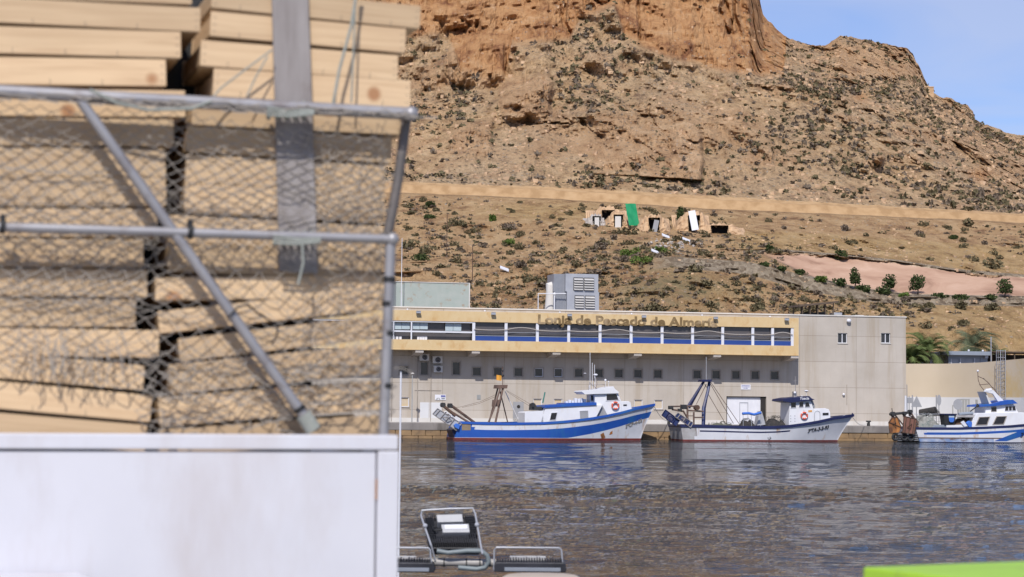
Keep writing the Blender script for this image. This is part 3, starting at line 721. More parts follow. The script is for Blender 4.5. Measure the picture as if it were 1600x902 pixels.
# white doors left, grey door with porthole
for p0, p1, ty, mat_ in ((656, 670, 629, 'wallwhite'), (671, 690, 629, 'wallwhite')):
    e_ = MB(); e_.box(FAC.x(p0, 640), FAC.x(p1, 640), -0.04, -0.003, zb, FAC.z(672, ty)); e_.build('service_door', M[mat_], hall, bevel=0.005)
e_ = MB(); e_.box(FAC.x(801.5, 640), FAC.x(818, 640), -0.05, -0.003, zb, FAC.z(810, 628)); gd = e_.build('grey_door', M['signgrey'], hall)
e_ = MB(); xx, z_ = FAC.hit(810, 635.5); e_.tube([(xx, -0.07, z_), (xx, -0.048, z_)], 0.13, 14); e_.build('porthole', M['dark'], gd)
e_ = MB(); x0_, z0_ = FAC.hit(745, 624); x1_, z1_ = FAC.hit(751, 617); e_.box(x0_, x1_, -0.03, -0.003, z0_, z1_)
for i in range(4): e_.box(x0_ + 0.02, x1_ - 0.02, -0.05, -0.031, z0_ + 0.04 + i * 0.08, z0_ + 0.08 + i * 0.08)
e_.build('vent_grille', M['greydoor'], hall)
for px in (612, 673, 652, 0):
    if px: 
        xx, z_ = FAC.hit(px, 612); e_ = MB(); e_.tube([(xx, -0.05, zb + 0.1), (xx, -0.05, zg0 - 0.02)], 0.03, 6); e_.build('downpipe', M['frame'], hall)
e_ = MB(); xx, z_ = FAC.hit(673, 610.5); e_.box(FAC.x(648, 611), FAC.x(689, 611), -0.04, -0.003, z_, z_ + 0.03); e_.build('cable_duct', M['frame'], hall)
# faded lettering
tl = MB(); tx0, tz0 = FAC.hit(840.5, 504.4, GY); tx1 = FAC.x(1121, 507.5, GY)
Mt = Matrix(((1, 0, 0, tx0), (0, 0, -1, GY - 0.004), (0, 1, 0, tz0 - 0.07), (0, 0, 0, 1)))
text_mb(tl, 'Lonja de Pescado de Almer\u00eda', 0.98, Mt, depth=0.02, bold=0.034, fit=tx1 - tx0)
tl.build('lettering', M['letters'], hall)
# flood lamps on the gallery fascia, small white lamps on the roof edge
for px in (653, 770, 889, 1005, 1117, 1228):
    e_ = MB(); xx, z_ = FAC.hit(px, 489.5 + (px - 653) * 0.0165, GY)
    z_ = zg1 - 0.16
    e_.box(xx - 0.17, xx + 0.17, GY - 0.30, GY - 0.12, z_ - 0.06, z_ + 0.10, 0); e_.box(xx - 0.03, xx + 0.03, GY - 0.12, GY, z_ - 0.02, z_ + 0.03)
    e_.box(xx - 0.15, xx + 0.15, GY - 0.33, GY - 0.10, z_ + 0.10, z_ + 0.13)
    e_.build('fascia_lamp', M['steel'], hall, bevel=0.01)
for px in (636, 757, 874, 986, 1096, 1202):
    e_ = MB(); xx = FAC.x(px, 489); e_.ball((xx, -0.16, zt - 0.14), 0.08, 8, 5); e_.tube([(xx, -0.12, zt - 0.14), (xx, 0, zt - 0.14)], 0.025, 6); e_.build('roof_lamp', M['whiteclean'], hall, smooth=True)
e_ = MB(); xx, z_ = FAC.hit(1325, 501.5); e_.ball((xx, -0.2, z_), (0.2, 0.14, 0.16), 10, 6); e_.box(xx - 0.04, xx + 0.04, -0.2, 0, z_ + 0.04, z_ + 0.1); e_.build('wall_lamp', M['whiteclean'], hall, smooth=True)
e_ = MB(); xx, z_ = FAC.hit(1317.5, 616.5); e_.ball((xx, -0.1, z_), 0.11, 10, 6); e_.build('wall_lamp', M['whiteclean'], hall, smooth=True)
e_ = MB(); xx, z_ = FAC.hit(1323, 601); e_.tube([(xx, -0.03, z_), (xx, -0.03, z_ - 1.6)], 0.025, 6); e_.build('vertical_conduit', M['frame'], hall)

# wall-hung signs and air conditioners (things of their own)
def on_wall(name, label, cat, px, py, group=None, yo=0.0):
    x_, z_ = FAC.hit(px, py, yo); p = FAC.w(x_, yo, z_)
    return thing(name, label, cat, p, AF, group)
def wallM(x, z, y): return Matrix(((1, 0, 0, x), (0, 0, -1, y), (0, 1, 0, z), (0, 0, 0, 1)))
sg = on_wall('wall_sign', 'white sign with blue patch and black text beside the white service doors', 'sign', 688, 621)
e_ = MB(); e_.box(-0.42, 0.42, -0.04, -0.004, -0.2, 0.2); e_.build('board', M['whiteclean'], sg)
e_ = MB(); e_.box(0.04, 0.38, -0.046, -0.04, 0.03, 0.15, 0); e_.prism([(0.05, -0.02), (0.38, -0.02), (0.32, -0.14), (0.1, -0.14)], -0.046, -0.04, 'y', 1)
e_.prism([(-0.36, -0.18), (-0.27, -0.04), (-0.08, -0.04), (0.0, -0.18), (-0.08, -0.18), (-0.13, -0.09), (-0.2, -0.09), (-0.24, -0.18)], -0.046, -0.04, 'y', 2)
e_.build('print', [M['signblue'], M['steeldk'], M['greydoor']], sg)
sg = on_wall('wall_sign', 'white notice with blue lines of text above the loading door', 'sign', 1165, 605)
e_ = MB(); e_.box(-0.40, 0.40, -0.04, -0.004, -0.2, 0.2); e_.build('board', M['whiteclean'], sg)
e_ = MB()
for r_, (w0, n_) in enumerate(((0.68, 13), (0.68, 11), (0.36, 6))):
    x_ = -w0 / 2
    for i in range(n_):
        cw = w0 / n_; e_.box(x_ + i * cw, x_ + i * cw + cw * random.uniform(0.45, 0.8), -0.046, -0.04, 0.085 - r_ * 0.105, 0.145 - r_ * 0.105)
e_.build('print', M['signblue'], sg)
def aircon(px, py, label, s=1.0):
    t = on_wall('air_conditioner', label, 'air conditioner', px, py)
    e_ = MB(); e_.box(-0.36 * s, 0.36 * s, -0.36, -0.06, -0.26 * s, 0.26 * s); e_.build('casing', M['concrete_white'], t, bevel=0.02)
    e_ = MB(); e_.tube([(0.02, -0.368, 0), (0.02, -0.361, 0)], 0.2 * s, 16); f_ = e_.build('fan_opening', M['dark'], t)
    e_ = MB(); e_.torus((0.02, -0.37, 0), 0.12 * s, 0.012, 'y', 14, 5); e_.torus((0.02, -0.37, 0), 0.2 * s, 0.014, 'y', 16, 5); e_.ball((0.02, -0.372, 0), 0.035, 8, 4); e_.build('grille', M['steel'], f_)
    e_ = MB()
    for sx in (-0.25, 0.25): e_.box(sx - 0.02, sx + 0.02, -0.36, 0, -0.3 * s, -0.265 * s)
    e_.build('support', M['frame'], t)
aircon(662, 558.5, 'single air conditioner highest on the wall above the tall window')
aircon(682.5, 562.5, 'upper of the two stacked air conditioners on the wall', 1.05)
aircon(683.5, 577, 'lower of the two stacked air conditioners on the wall', 0.95)

# ---------------------------------------------------------------- things on the roof
zr_ = zt - 0.40
def roof_thing(name, label, cat, px, yo):
    x_ = FAC.x(px, 470, yo); return thing(name, label, cat, FAC.w(x_, yo, zr_), AF), x_
t, x_ = roof_thing('roof_cabin', 'weathered grey-green sheet metal cabin standing on the roof', 'roof cabin', 677, 4.0)
xa, xb_ = FAC.x(619, 460, 4) - x_, FAC.x(733, 460, 4) - x_; zz = FAC.z(677, 442, 4) - zr_
e_ = MB(); e_.box(xa, xb_, 0, 3.5, 0, zz); e_.build('cladding', M['oxide'], t, bevel=0.02)
e_ = MB(); e_.box(xa - 0.04, xb_ + 0.04, -0.05, 3.55, zz, zz + 0.05); e_.box(xb_ - 0.02, xb_ + 0.06, -0.06, 0.0, 0, zz); e_.build('edge_trim', M['concrete_white'], t)
t, x_ = roof_thing('ventilation_unit', 'two-tier grey metal ventilation unit with louvres on the roof', 'ventilation unit', 905, 5.0)
def bx_(mb, p0, p1, y0, y1, q0, q1, mi=0, yo=5.0):
    mb.box(FAC.x(p0, q1, yo) - x_, FAC.x(p1, q1, yo) - x_, y0, y1, FAC.z((p0 + p1) / 2, q1, yo) - zr_, FAC.z((p0 + p1) / 2, q0, yo) - zr_, mi)
zA = FAC.z(905, 456, 5) - zr_; zB = FAC.z(905, 428, 5) - zr_
e_ = MB(); xa = FAC.x(886, 460, 5) - x_; xc = FAC.x(936, 460, 5) - x_
Mr = Matrix.Rotation(R(22), 4, 'Z')
Mr = Matrix.Translation((xa, 0, 0)) @ Matrix.Rotation(R(0), 4, 'Z')
e_.box(0, xc - xa, 0, 2.6, 0, zA, 0, Mr); e_.box(-0.12, xc - xa - 0.06, 0.04, 2.5, zA + 0.003, zB, 0, Mr)
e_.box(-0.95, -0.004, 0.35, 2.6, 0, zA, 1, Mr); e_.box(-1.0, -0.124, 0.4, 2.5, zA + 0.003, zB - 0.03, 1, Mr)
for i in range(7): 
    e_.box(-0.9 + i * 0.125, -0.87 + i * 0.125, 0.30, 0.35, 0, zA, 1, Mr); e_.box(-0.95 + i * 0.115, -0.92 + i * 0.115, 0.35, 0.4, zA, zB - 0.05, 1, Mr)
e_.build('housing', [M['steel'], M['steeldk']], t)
for (u0, u1, w0, w1) in ((896, 911, 434, 454), (912, 928, 434, 454), (898, 912.5, 462, 482), (914, 929.5, 462, 482)):
    e_ = MB(); a, b_ = FAC.x(u0, 450, 5) - x_, FAC.x(u1, 450, 5) - x_; c, d = FAC.z(910, w1, 5) - zr_, FAC.z(910, w0, 5) - zr_
    e_.box(a, b_, -0.03, -0.002, c, d, 1)
    for i in range(5):
        z_ = c + 0.03 + i * (d - c - 0.05) / 5; e_.add([(a + 0.03, -0.035, z_ + 0.15), (b_ - 0.03, -0.035, z_ + 0.15), (b_ - 0.03, -0.16, z_), (a + 0.03, -0.16, z_)], [(0, 1, 2, 3)])
        e_.add([(a + 0.03, -0.033, z_ + 0.14), (b_ - 0.03, -0.033, z_ + 0.14), (b_ - 0.03, -0.16, z_ - 0.01), (a + 0.03, -0.16, z_ - 0.01)], [(0, 1, 2, 3)])
    e_.build('louvre', [M['louvre'], M['dark']], t)
e_ = MB(); xd = FAC.x(866, 460, 5) - x_
pts = [(xa - 0.6, 1.2, zB - 0.9), (xa - 1.1, 1.2, zB - 1.0), (xd + 0.05, 1.2, zB - 1.5), (xd - 0.05, 1.2, 0.8), (xd - 0.1, 1.2, 0)]
e_.tube(pts, 0.42, 12); e_.build('duct', M['concrete_white'], t, smooth=True)
e_ = MB(); p1, q1 = FAC.hit(841, 459, 5); p2 = FAC.x(884, 459, 5)
e_.tube([(p1 - x_, 0, 0), (p1 - x_, 0, q1 - zr_), (p2 - x_, -0.1, q1 - zr_ + 0.05)], 0.045, 7); p3 = FAC.x(866, 470, 5) - x_
e_.tube([(p3, -0.05, 0), (p3, -0.05, q1 - zr_)], 0.05, 7); e_.ball((p3, -0.05, q1 - zr_), 0.12, 8, 5); e_.ball((p3, -0.05, 0.6), 0.12, 8, 5); e_.build('pipework', M['white'], t)
t, x_ = roof_thing('roof_canopy', 'dark timber canopy on thin posts over roof machinery', 'canopy', 1280, 5.0)
e_ = MB(); P = lambda px, py: (FAC.x(px, py, 5) - x_, FAC.z(px, py, 5) - zr_)
a, b_ = P(1247, 479.5), P(1308, 473.5)
e_.prism([a, b_, (b_[0], b_[1] + 0.16), (a[0], a[1] + 0.16)], -0.3, 2.2, 'y')
e_.build('canopy_roof', M['darkwood'], t)
for px in (1254, 1266, 1278, 1290, 1302):
    for yy in (0, 2.0):
        e_ = MB(); p = P(px, 477); e_.tube([(p[0], yy, 0), (p[0], yy, a[1] + (b_[1] - a[1]) * (p[0] - a[0]) / (b_[0] - a[0]))], 0.05, 6); e_.build('post', M['darkwood'], t)
e_ = MB()
for px, w_, h_ in ((1264, 0.6, 0.9), (1276, 0.55, 0.95), (1289, 0.75, 1.0)): p = P(px, 480); e_.box(p[0] - w_ / 2, p[0] + w_ / 2, 0.6, 1.2, 0, h_)
e_.build('machinery', M['black'], t, bevel=0.03)
for px0, px1, h_, lab in ((1303, 1316, 0.95, 'grey boxy roof unit right beside the dark canopy'), (1318, 1334, 0.72, 'middle low grey roof unit with sloping lid'), (1336, 1350, 0.78, 'pale roof unit nearest the bare end of the roof')):
    t, x_ = roof_thing('roof_unit', lab, 'roof unit', (px0 + px1) / 2, 5.0)
    a = FAC.x(px0, 485, 5) - x_
    e_ = MB(); e_.box(a, -a, 0, 1.0, 0.1, h_); e_.build('casing', M['steel'] if px0 < 1330 else M['concrete_white'], t, bevel=0.03)
    e_ = MB(); e_.box(a + 0.1, -a - 0.1, -0.02, -0.002, 0.25, h_ - 0.15); e_.build('vent_panel', M['louvre'], t)
    e_ = MB(); e_.box(a + 0.05, a + 0.12, 0.1, 0.9, 0, 0.1); e_.box(-a - 0.12, -a - 0.05, 0.1, 0.9, 0, 0.1); e_.build('feet', M['black'], t)
x_ = FAC.x(627, 470, 3); z_ = FAC.z(627, 372, 3)
e_ = MB(); e_.tube([(0, 0, 0), (0, 0, z_ - zr_)], [0.035, 0.02], 6)
o = e_.build('roof_mast', M['white']); o.location = FAC.w(x_, 3, zr_); tag(o, 'thin white mast rising from the left end of the roof', 'mast')

# ---------------------------------------------------------------- curved beige wall to the right of the hall
WPX = [(1405, 175.5), (1445, 176), (1480, 175), (1520, 173), (1560, 170.5), (1600, 167.5), (1650, 163), (1720, 156)]
wz = 2.62 + 67.5 * 176 / FPX
def wallpath(n=40):
    xs = np.linspace(1405, 1720, n); ds = np.interp(xs, [p[0] for p in WPX], [p[1] for p in WPX])
    k = np.ones(7) / 7; ds = np.convolve(np.pad(ds, 3, 'edge'), k, 'valid')
    return [((px - 800) * d / FPX, d) for px, d in zip(xs, ds)]
wp = wallpath()
def ribbon(mb, path, z0, z1_, off, th):
    V = []; n = len(path)
    for i, (x, y) in enumerate(path):
        z1 = z1_[i] if isinstance(z1_, list) else z1_
        a = Vector(path[max(i - 1, 0)]); b2 = Vector(path[min(i + 1, n - 1)]); t_ = (b2 - a).normalized(); nrm = Vector((t_.y, -t_.x))
        p = Vector((x, y)) + nrm * off; q_ = p - nrm * th
        V += [(p.x, p.y, z0), (p.x, p.y, z1), (q_.x, q_.y, z1), (q_.x, q_.y, z0)]
    F = []
    for i in range(n - 1):
        for k in range(4):
            F.append((i * 4 + k, i * 4 + (k + 1) % 4, (i + 1) * 4 + (k + 1) % 4, (i + 1) * 4 + k))
    F += [(0, 1, 2, 3), ((n - 1) * 4 + 3, (n - 1) * 4 + 2, (n - 1) * 4 + 1, (n - 1) * 4)]
    mb.add(V, F)
cw = thing('harbour_wall', 'tall curved beige wall with a pale painted base', 'wall', (wp[20][0], wp[20][1], QZ), 0)
def rel(path, o): return [(x - o[0], y - o[1]) for x, y in path]
wpr = rel(wp, wp[20])
zbase = 2.62 + 15.5 * 176 / FPX
e_ = MB(); ribbon(e_, wpr, 0, [2.62 + (636.5 - float(np.interp(800 + x * FPX / y, [1405, 1445, 1480, 1530, 1600, 1720], [569.5, 569, 568.6, 566.5, 559.5, 545])) ) * y / FPX - QZ for x, y in wp], 0, 0.35); e_.build('rendered_wall', M['beigewall'], cw, smooth=True)
e_ = MB(); ribbon(e_, wpr, 0, zbase - QZ, 0.03, 0.028); e_.build('painted_base', M['wallwhite'], cw, smooth=True)
def wpos(px, off=0.0):
    d = np.interp(px, [p[0] for p in WPX], [p[1] for p in WPX]); return Vector(((px - 800) * d / FPX, d - off, 0))
for p0, p1, zt_, lab in ((1478, 1490, 633, 0), (1497.5, 1517, 623.5, 0), (1521, 1528, 624.5, 0)):
    A_, B_ = wpos(p0, 0.1), wpos(p1, 0.1); h_ = at((p0 + p1) / 2, zt_, (A_.y + B_.y) / 2).z
    e_ = MB(); dv = (B_ - A_); a_ = math.atan2(dv.y, dv.x); Ml = Matrix.Translation((A_.x - wp[20][0], A_.y - wp[20][1], 0)) @ Matrix.Rotation(a_, 4, 'Z')
    e_.box(0, dv.length, -0.02, 0.1, 0, h_ - QZ, 0, Ml); o = e_.build('wall_door', M['greydoor'], cw)
    e_ = MB(); 
    for i in range(int(dv.length / 0.28)): e_.box(0.1 + i * 0.28, 0.13 + i * 0.28, -0.04, -0.02, 0.1, h_ - QZ - 0.1, 0, Ml)
    if e_.v: e_.build('door_ribs', M['wallwhite'], o)
def post_sign(px, py_top, shape, label, d=158.0, w_=0.5, ptop=None):
    p = at(px, py_top, d); t = thing('road_sign', label, 'sign', (p.x, p.y, QZ))
    h = p.z - QZ
    e_ = MB(); e_.tube([(0, 0, 0), (0, 0, h + 0.02)], 0.035, 8); e_.build('pole', M['signgrey'], t, smooth=True)
    e_ = MB()
    if shape == 'tri': e_.prism([(-w_, h - 0.75), (w_, h - 0.75), (0, h + 0.12)], -0.06, -0.04)
    elif shape == 'rect': e_.box(-w_, w_, -0.06, -0.04, h - 0.55, h - 0.12)
    else: e_.prism([(w_ * math.cos(a) , h - 0.4 + 0.42 * math.sin(a)) for a in np.linspace(0, 2 * math.pi, 24, endpoint=False)], -0.06, -0.04)
    e_.build('plate', M['signgrey'], t)
post_sign(1432, 621, 'tri', 'grey back of a triangular road sign by the hall corner', w_=0.42)
post_sign(1420.5, 619, 'rect', 'grey back of a rectangular road sign left of the triangular one', w_=0.32, d=158.4)
post_sign(1467, 617.5, 'round', 'narrow oval road sign seen edge-on before the pale wall', w_=0.17)
post_sign(1496.5, 624, 'round', 'pale round road sign in front of the shuttered doors', w_=0.36)
for px, d, lab in ((1425.7, 162, 'thin grey pole behind the triangular road sign'), (1463, 162, 'thin grey pole left of the oval road sign'), (1535, 160, 'thin grey pole behind the blue-roofed boat')):
    p = at(px, 617.5, d); e_ = MB(); e_.tube([(0, 0, 0), (0, 0, p.z - QZ)], 0.05, 8); o = e_.build('pole', M['signgrey'], smooth=True); o.name = 'street_pole'; o.location = (p.x, p.y, QZ); tag(o, lab, 'pole')
# caged ladder on the wall
p = wpos(1566, 0.45); lt = thing('caged_ladder', 'grey caged steel ladder fixed to the curved beige wall', 'ladder', (p.x, p.y, QZ), -0.8)
hz = at(1566, 547, p.y).z - QZ
for sx in (-0.22, 0.22):
    e_ = MB(); e_.tube([(sx, 0, 0), (sx, 0, hz)], 0.03, 6); e_.build('rail', M['steel'], lt)
e_ = MB(); z_ = 0.3
while z_ < hz - 0.8: e_.tube([(-0.22, 0, z_), (0.22, 0, z_)], 0.018, 5); z_ += 0.3
e_.build('rungs', M['steel'], lt)
e_ = MB(); z_ = 1.8
while z_ < hz: e_.torus((0, -0.35, z_), 0.36, 0.018, 'z', 14, 4); z_ += 0.55
for a in (3.6, 4.2, 4.71, 5.2, 5.8): e_.tube([(0.36 * math.cos(a), -0.35 + 0.36 * math.sin(a), 1.8), (0.36 * math.cos(a), -0.35 + 0.36 * math.sin(a), hz)], 0.014, 4)
e_.build('cage', M['steel'], lt)

# blue-grey building behind the wall
KF = Frame(*at(1478, 600, 186).xy, R(8), QZ)
ks = thing('blue_grey_house', 'low blue-grey house with a flat roof and wide windows behind the beige wall', 'house', KF.o, KF.a)
kx = lambda px, py=560: KF.x(px, py)
kz = lambda px, py: KF.z(px, py)
e_ = MB()
hs = [(kx(1486), kx(1499), kz(1500, 571), kz(1500, 561)), (kx(1500.5), kx(1521), kz(1510, 571), kz(1510, 560.5)), (kx(1522.5), kx(1532), kz(1525, 571), kz(1525, 560))]
wall_holes(e_, kx(1482), kx(1543), 0, kz(1510, 555.5), hs, 0, 0.2)
e_.add([(kx(1543), 0, 0), (kx(1543), 8, 0), (kx(1543), 8, kz(1510, 555.5)), (kx(1543), 0, kz(1510, 555.5)), (kx(1482), 0, 0), (kx(1482), 8, 0), (kx(1482), 8, kz(1510, 555.5)), (kx(1482), 0, kz(1510, 555.5))], [(0, 1, 2, 3), (4, 5, 6, 7)])
e_.build('wall', M['kiosk'], ks)
e_ = MB(); e_.box(kx(1477), kx(1545), -0.6, 8.3, kz(1510, 555.5), kz(1510, 549.5)); e_.build('roof', M['kiosk'], ks, bevel=0.03)
for h in hs:
    e_ = MB(); e_.box(h[0], h[1], 0.08, 0.12, h[2], h[3]); w_ = e_.build('window', M['steeldk'], ks)
    e_ = MB(); e_.box(h[0], h[1], 0.02, 0.06, h[2], h[2] + 0.06); e_.box(h[0], h[0] + 0.06, 0.02, 0.06, h[2] + 0.06, h[3]); e_.build('frame', M['whiteclean'], w_)
for px in (1513, 1535):
    e_ = MB(); e_.ball((kx(px), -0.1, kz(1510, 548)), 0.1, 8, 5); e_.build('roof_lamp', M['whiteclean'], ks)
e_ = MB(); e_.box(kx(1537), kx(1542), -0.35, -0.003, kz(1540, 560), kz(1540, 553)); e_.build('meter_box', M['steel'], ks)
e_ = MB(); e_.tube([(0, 0, 0), (0, 0, kz(1543, 527))], 0.045, 6); o = e_.build('lamp_pole', M['steel']); o.location = KF.w(kx(1543.5), -0.8, 0); tag(o, 'slim grey pole in front of the blue-grey house', 'pole')
pg = thing('pergola', 'dark slatted pergola roof right of the blue-grey house', 'pergola', KF.w(kx(1546), 0, 0), KF.a)
x0_ = kx(1546); e_ = MB(); zp = kz(1575, 551)
e_.box(0, kx(1640) - x0_, -0.2, 5, zp, zp + 0.10)
e_.build('slatted_roof', M['darkwood'], pg)
for i in range(6):
    e_ = MB(); e_.tube([(0.2 + i * 1.1, 0, 0), (0.2 + i * 1.1, 0, zp)], 0.06, 6); e_.build('post', M['darkwood'], pg)
e_ = MB(); e_.box(0, kx(1640) - x0_, 4.0, 4.1, 0, zp - 0.1); e_.build('back_screen', M['dark'], pg)

# ---------------------------------------------------------------- plants and stones of the hillside
def foliage(name, c1, c2, scale=1.2):
    m, nt, b = new_mat(name); co = objco(nt)
    nt.links.new(ramp(nt, noise(nt, co, scale, 3), [(0.3, c1), (0.7, c2)]), b.inputs['Base Color'])
    b.inputs['Roughness'].default_value = 0.9; b.inputs['Specular IOR Level'].default_value = 0.15
    return m
M['scrub'] = foliage('grey_green_scrub', (0.078, 0.066, 0.034), (0.15, 0.125, 0.07))
M['scrub2'] = foliage('dry_purple_scrub', (0.105, 0.082, 0.06), (0.19, 0.148, 0.11))
M['bush'] = foliage('dark_green_leaves', (0.03, 0.045, 0.015), (0.065, 0.085, 0.03))
M['bushlight'] = foliage('mid_green_leaves', (0.06, 0.10, 0.02), (0.11, 0.15, 0.035))
M['rocks'] = pmat('limestone_rocks', (0.58, 0.40, 0.25, 1), (0.38, 0.25, 0.15, 1), 0.4, 0.95, bmp=0)
M['trunk'] = pmat('bark', (0.10, 0.075, 0.05, 1), (0.06, 0.045, 0.03, 1), 3, 0.95)

Kc = Kp[:, 0]
def surf(px, py):
    """point of the hillside seen at a photo pixel (nearest column, first row from below that reaches py)"""
    j = int(np.argmin(np.abs(XS - px))); col = Yf[:, j]
    i = int(np.argmax(col <= py)); return Vector(TP[i, j]), i, j
def leaf_cloud(n, rad=1.0, hgt=0.8, leaf=0.16, seed=0, lump=3):
    r_ = np.random.default_rng(seed)
    cs = np.stack([r_.uniform(-0.45, 0.45, lump), r_.uniform(-0.45, 0.45, lump), r_.uniform(0.2, 0.6, lump)], -1); rs = r_.uniform(0.35, 0.6, lump)
    k = r_.integers(0, lump, n)
    d = r_.normal(size=(n, 3)); d /= np.linalg.norm(d, axis=1)[:, None]
    p = cs[k] + d * rs[k][:, None] * r_.uniform(0.55, 1.0, n)[:, None]
    p[:, 2] = np.abs(p[:, 2])
    p = p * np.array([rad, rad, hgt])
    a = r_.normal(size=(n, 3)); a /= np.linalg.norm(a, axis=1)[:, None]; b_ = np.cross(a, r_.normal(size=(n, 3))); b_ /= np.linalg.norm(b_, axis=1)[:, None]
    s_ = leaf * r_.uniform(0.6, 1.3, n)[:, None]
    V = np.stack([p - a * s_, p + b_ * s_ * 0.55, p + a * s_, p - b_ * s_ * 0.55], 1).reshape(-1, 3)
    F = np.arange(n * 4).reshape(n, 4)
    return V, F
# the scrub as one mass
def scatter(name, label, n, weight, tmpl_n, size, mats, leaf, seed, hg=0.7):
    r_ = np.random.default_rng(seed)
    out_v, out_f, out_m = [], [], []
    tm = [leaf_cloud(tmpl_n, 1, hg, leaf, seed * 10 + q, 2) for q in range(5)]
    px = r_.uniform(590, 1640, n * 4); pyr = r_.uniform(0, 1, n * 4)
    cnt = 0; base = 0
    jj = np.searchsorted(XS, px).clip(1, len(XS) - 1)
    rows = (pyr * (np.searchsorted(Kc, 10.0) - 2)).astype(int) + 1
    w_ = weight(px, Yf[rows, jj], Kc[rows], rows, jj)
    keep = r_.uniform(0, 1, n * 4) < w_
    px, rows, jj = px[keep][:n], rows[keep][:n], jj[keep][:n]
    P = TP[rows, jj] + (TP[rows + 1, jj] - TP[rows, jj]) * r_.uniform(0, 1, len(px))[:, None] + (TP[rows, jj - 1] - TP[rows, jj]) * r_.uniform(0, 1, len(px))[:, None]
    sz = size[0] + (size[1] - size[0]) * r_.uniform(0, 1, len(px)) ** 4
    for q in range(len(px)):
        V, F = tm[q % 5]; a = r_.uniform(0, 6.28); ca, sa_ = math.cos(a), math.sin(a)
        W = np.stack([V[:, 0] * ca - V[:, 1] * sa_, V[:, 0] * sa_ + V[:, 1] * ca, V[:, 2]], -1) * sz[q] + P[q] - np.array([0, 0, 0.1])
        out_v.append(W); out_f.append(F + base); base += len(V); out_m.append(np.full(len(F), r_.choice(len(mats), p=[0.55, 0.45] if len(mats) == 2 else None)))
    o = fast_mesh(name, np.concatenate(out_v), np.concatenate(out_f), mats, np.concatenate(out_m))
    tag(o, label, kind='stuff'); return o
blotch = fbm(U / 16, Wz / 12, Dp * 0, 4, s=91)
def w_up(px, py, k, i, j):
    w_ = 0.10 + 0.7 * sstep(-0.05, 0.3, blotch[i, j]) + 0.5 * sstep(0.1, -0.35, gul[i, j]) + 0.15 * (px > 1150)
    w_ = w_ * (1 - 0.93 * orange[i, j]) * (1 - 0.75 * rockm[i, j]) * ((k > 8.02) & (k < 9.97))
    return w_ * 0.8
def w_low(px, py, k, i, j):
    w_ = 0.2 + 0.8 * sstep(-0.1, 0.4, blotch[i, j]) + 0.5 * green[i, j] - 0.25 * ochre[i, j]
    return np.clip(w_, 0.05, 1) * ((k > 0.6) & (k < 5.9)) * (1 - pinkm[i, j]) * (1 - pathm[i, j] * 0.9)
scatter('hillside_scrub', 'low grey-green scrub covering the mountain slopes', 19000, w_up, 12, (0.16, 1.35), [M['scrub'], M['scrub2']], 0.42, 5)
scatter('lower_scrub', 'small tufts of dry scrub on the lower slopes', 7500, w_low, 14, (0.15, 0.8), [M['scrub'], M['scrub2']], 0.40, 6)
# boulders and scree as one mass
def boulders(name, label, n, weight, size, seed):
    r_ = np.random.default_rng(seed)
    base8 = np.array([(x, y, z) for z in (-1, 1) for y in (-1, 1) for x in (-1, 1)], float)
    F8 = np.array([(0, 2, 3, 1), (4, 5, 7, 6), (0, 1, 5, 4), (2, 6, 7, 3), (0, 4, 6, 2), (1, 3, 7, 5)])
    px = r_.uniform(590, 1640, n * 4); rows = r_.integers(1, np.searchsorted(Kc, 9.9), n * 4); jj = np.searchsorted(XS, px).clip(1, len(XS) - 1)
    keep = r_.uniform(0, 1, n * 4) < weight(px, Yf[rows, jj], Kc[rows], rows, jj)
    rows, jj = rows[keep][:n], jj[keep][:n]; m_ = len(rows)
    P = TP[rows, jj]; sz = size[0] + (size[1] - size[0]) * r_.uniform(0, 1, m_) ** 5
    sz = sz * np.where(rows < np.searchsorted(Kc, 6.0), 0.4, 1.0)
    V = base8[None] * r_.uniform(0.45, 1.0, (m_, 8, 3)) * sz[:, None, None] * 0.7 * np.stack([r_.uniform(0.8, 1.6, m_), r_.uniform(.6, 1.2, m_), r_.uniform(.6, 1.1, m_)], -1)[:, None]
    a = r_.uniform(0, 6.28, m_); ca, sa_ = np.cos(a)[:, None], np.sin(a)[:, None]
    V = np.stack([V[..., 0] * ca - V[..., 1] * sa_, V[..., 0] * sa_ + V[..., 1] * ca, V[..., 2]], -1) + P[:, None]
    F = (F8[None] + np.arange(m_)[:, None, None] * 8).reshape(-1, 4)
    o = fast_mesh(name, V.reshape(-1, 3), F, M['rocks']); tag(o, label, kind='stuff')
def w_rock(px, py, k, i, j):
    return (0.35 + 0.6 * sstep(0.2, -0.3, blotch[i, j])) * (((k > 8.02) | (k < 5.9)) & (k > 0.6)) * (1 - 0.8 * orange[i, j]) * (1 - pinkm[i, j]) * (1 - 0.8 * rockm[i, j])
boulders('scree', 'scattered limestone boulders and scree on the slopes', 9000, w_rock, (0.10, 0.8), 15)

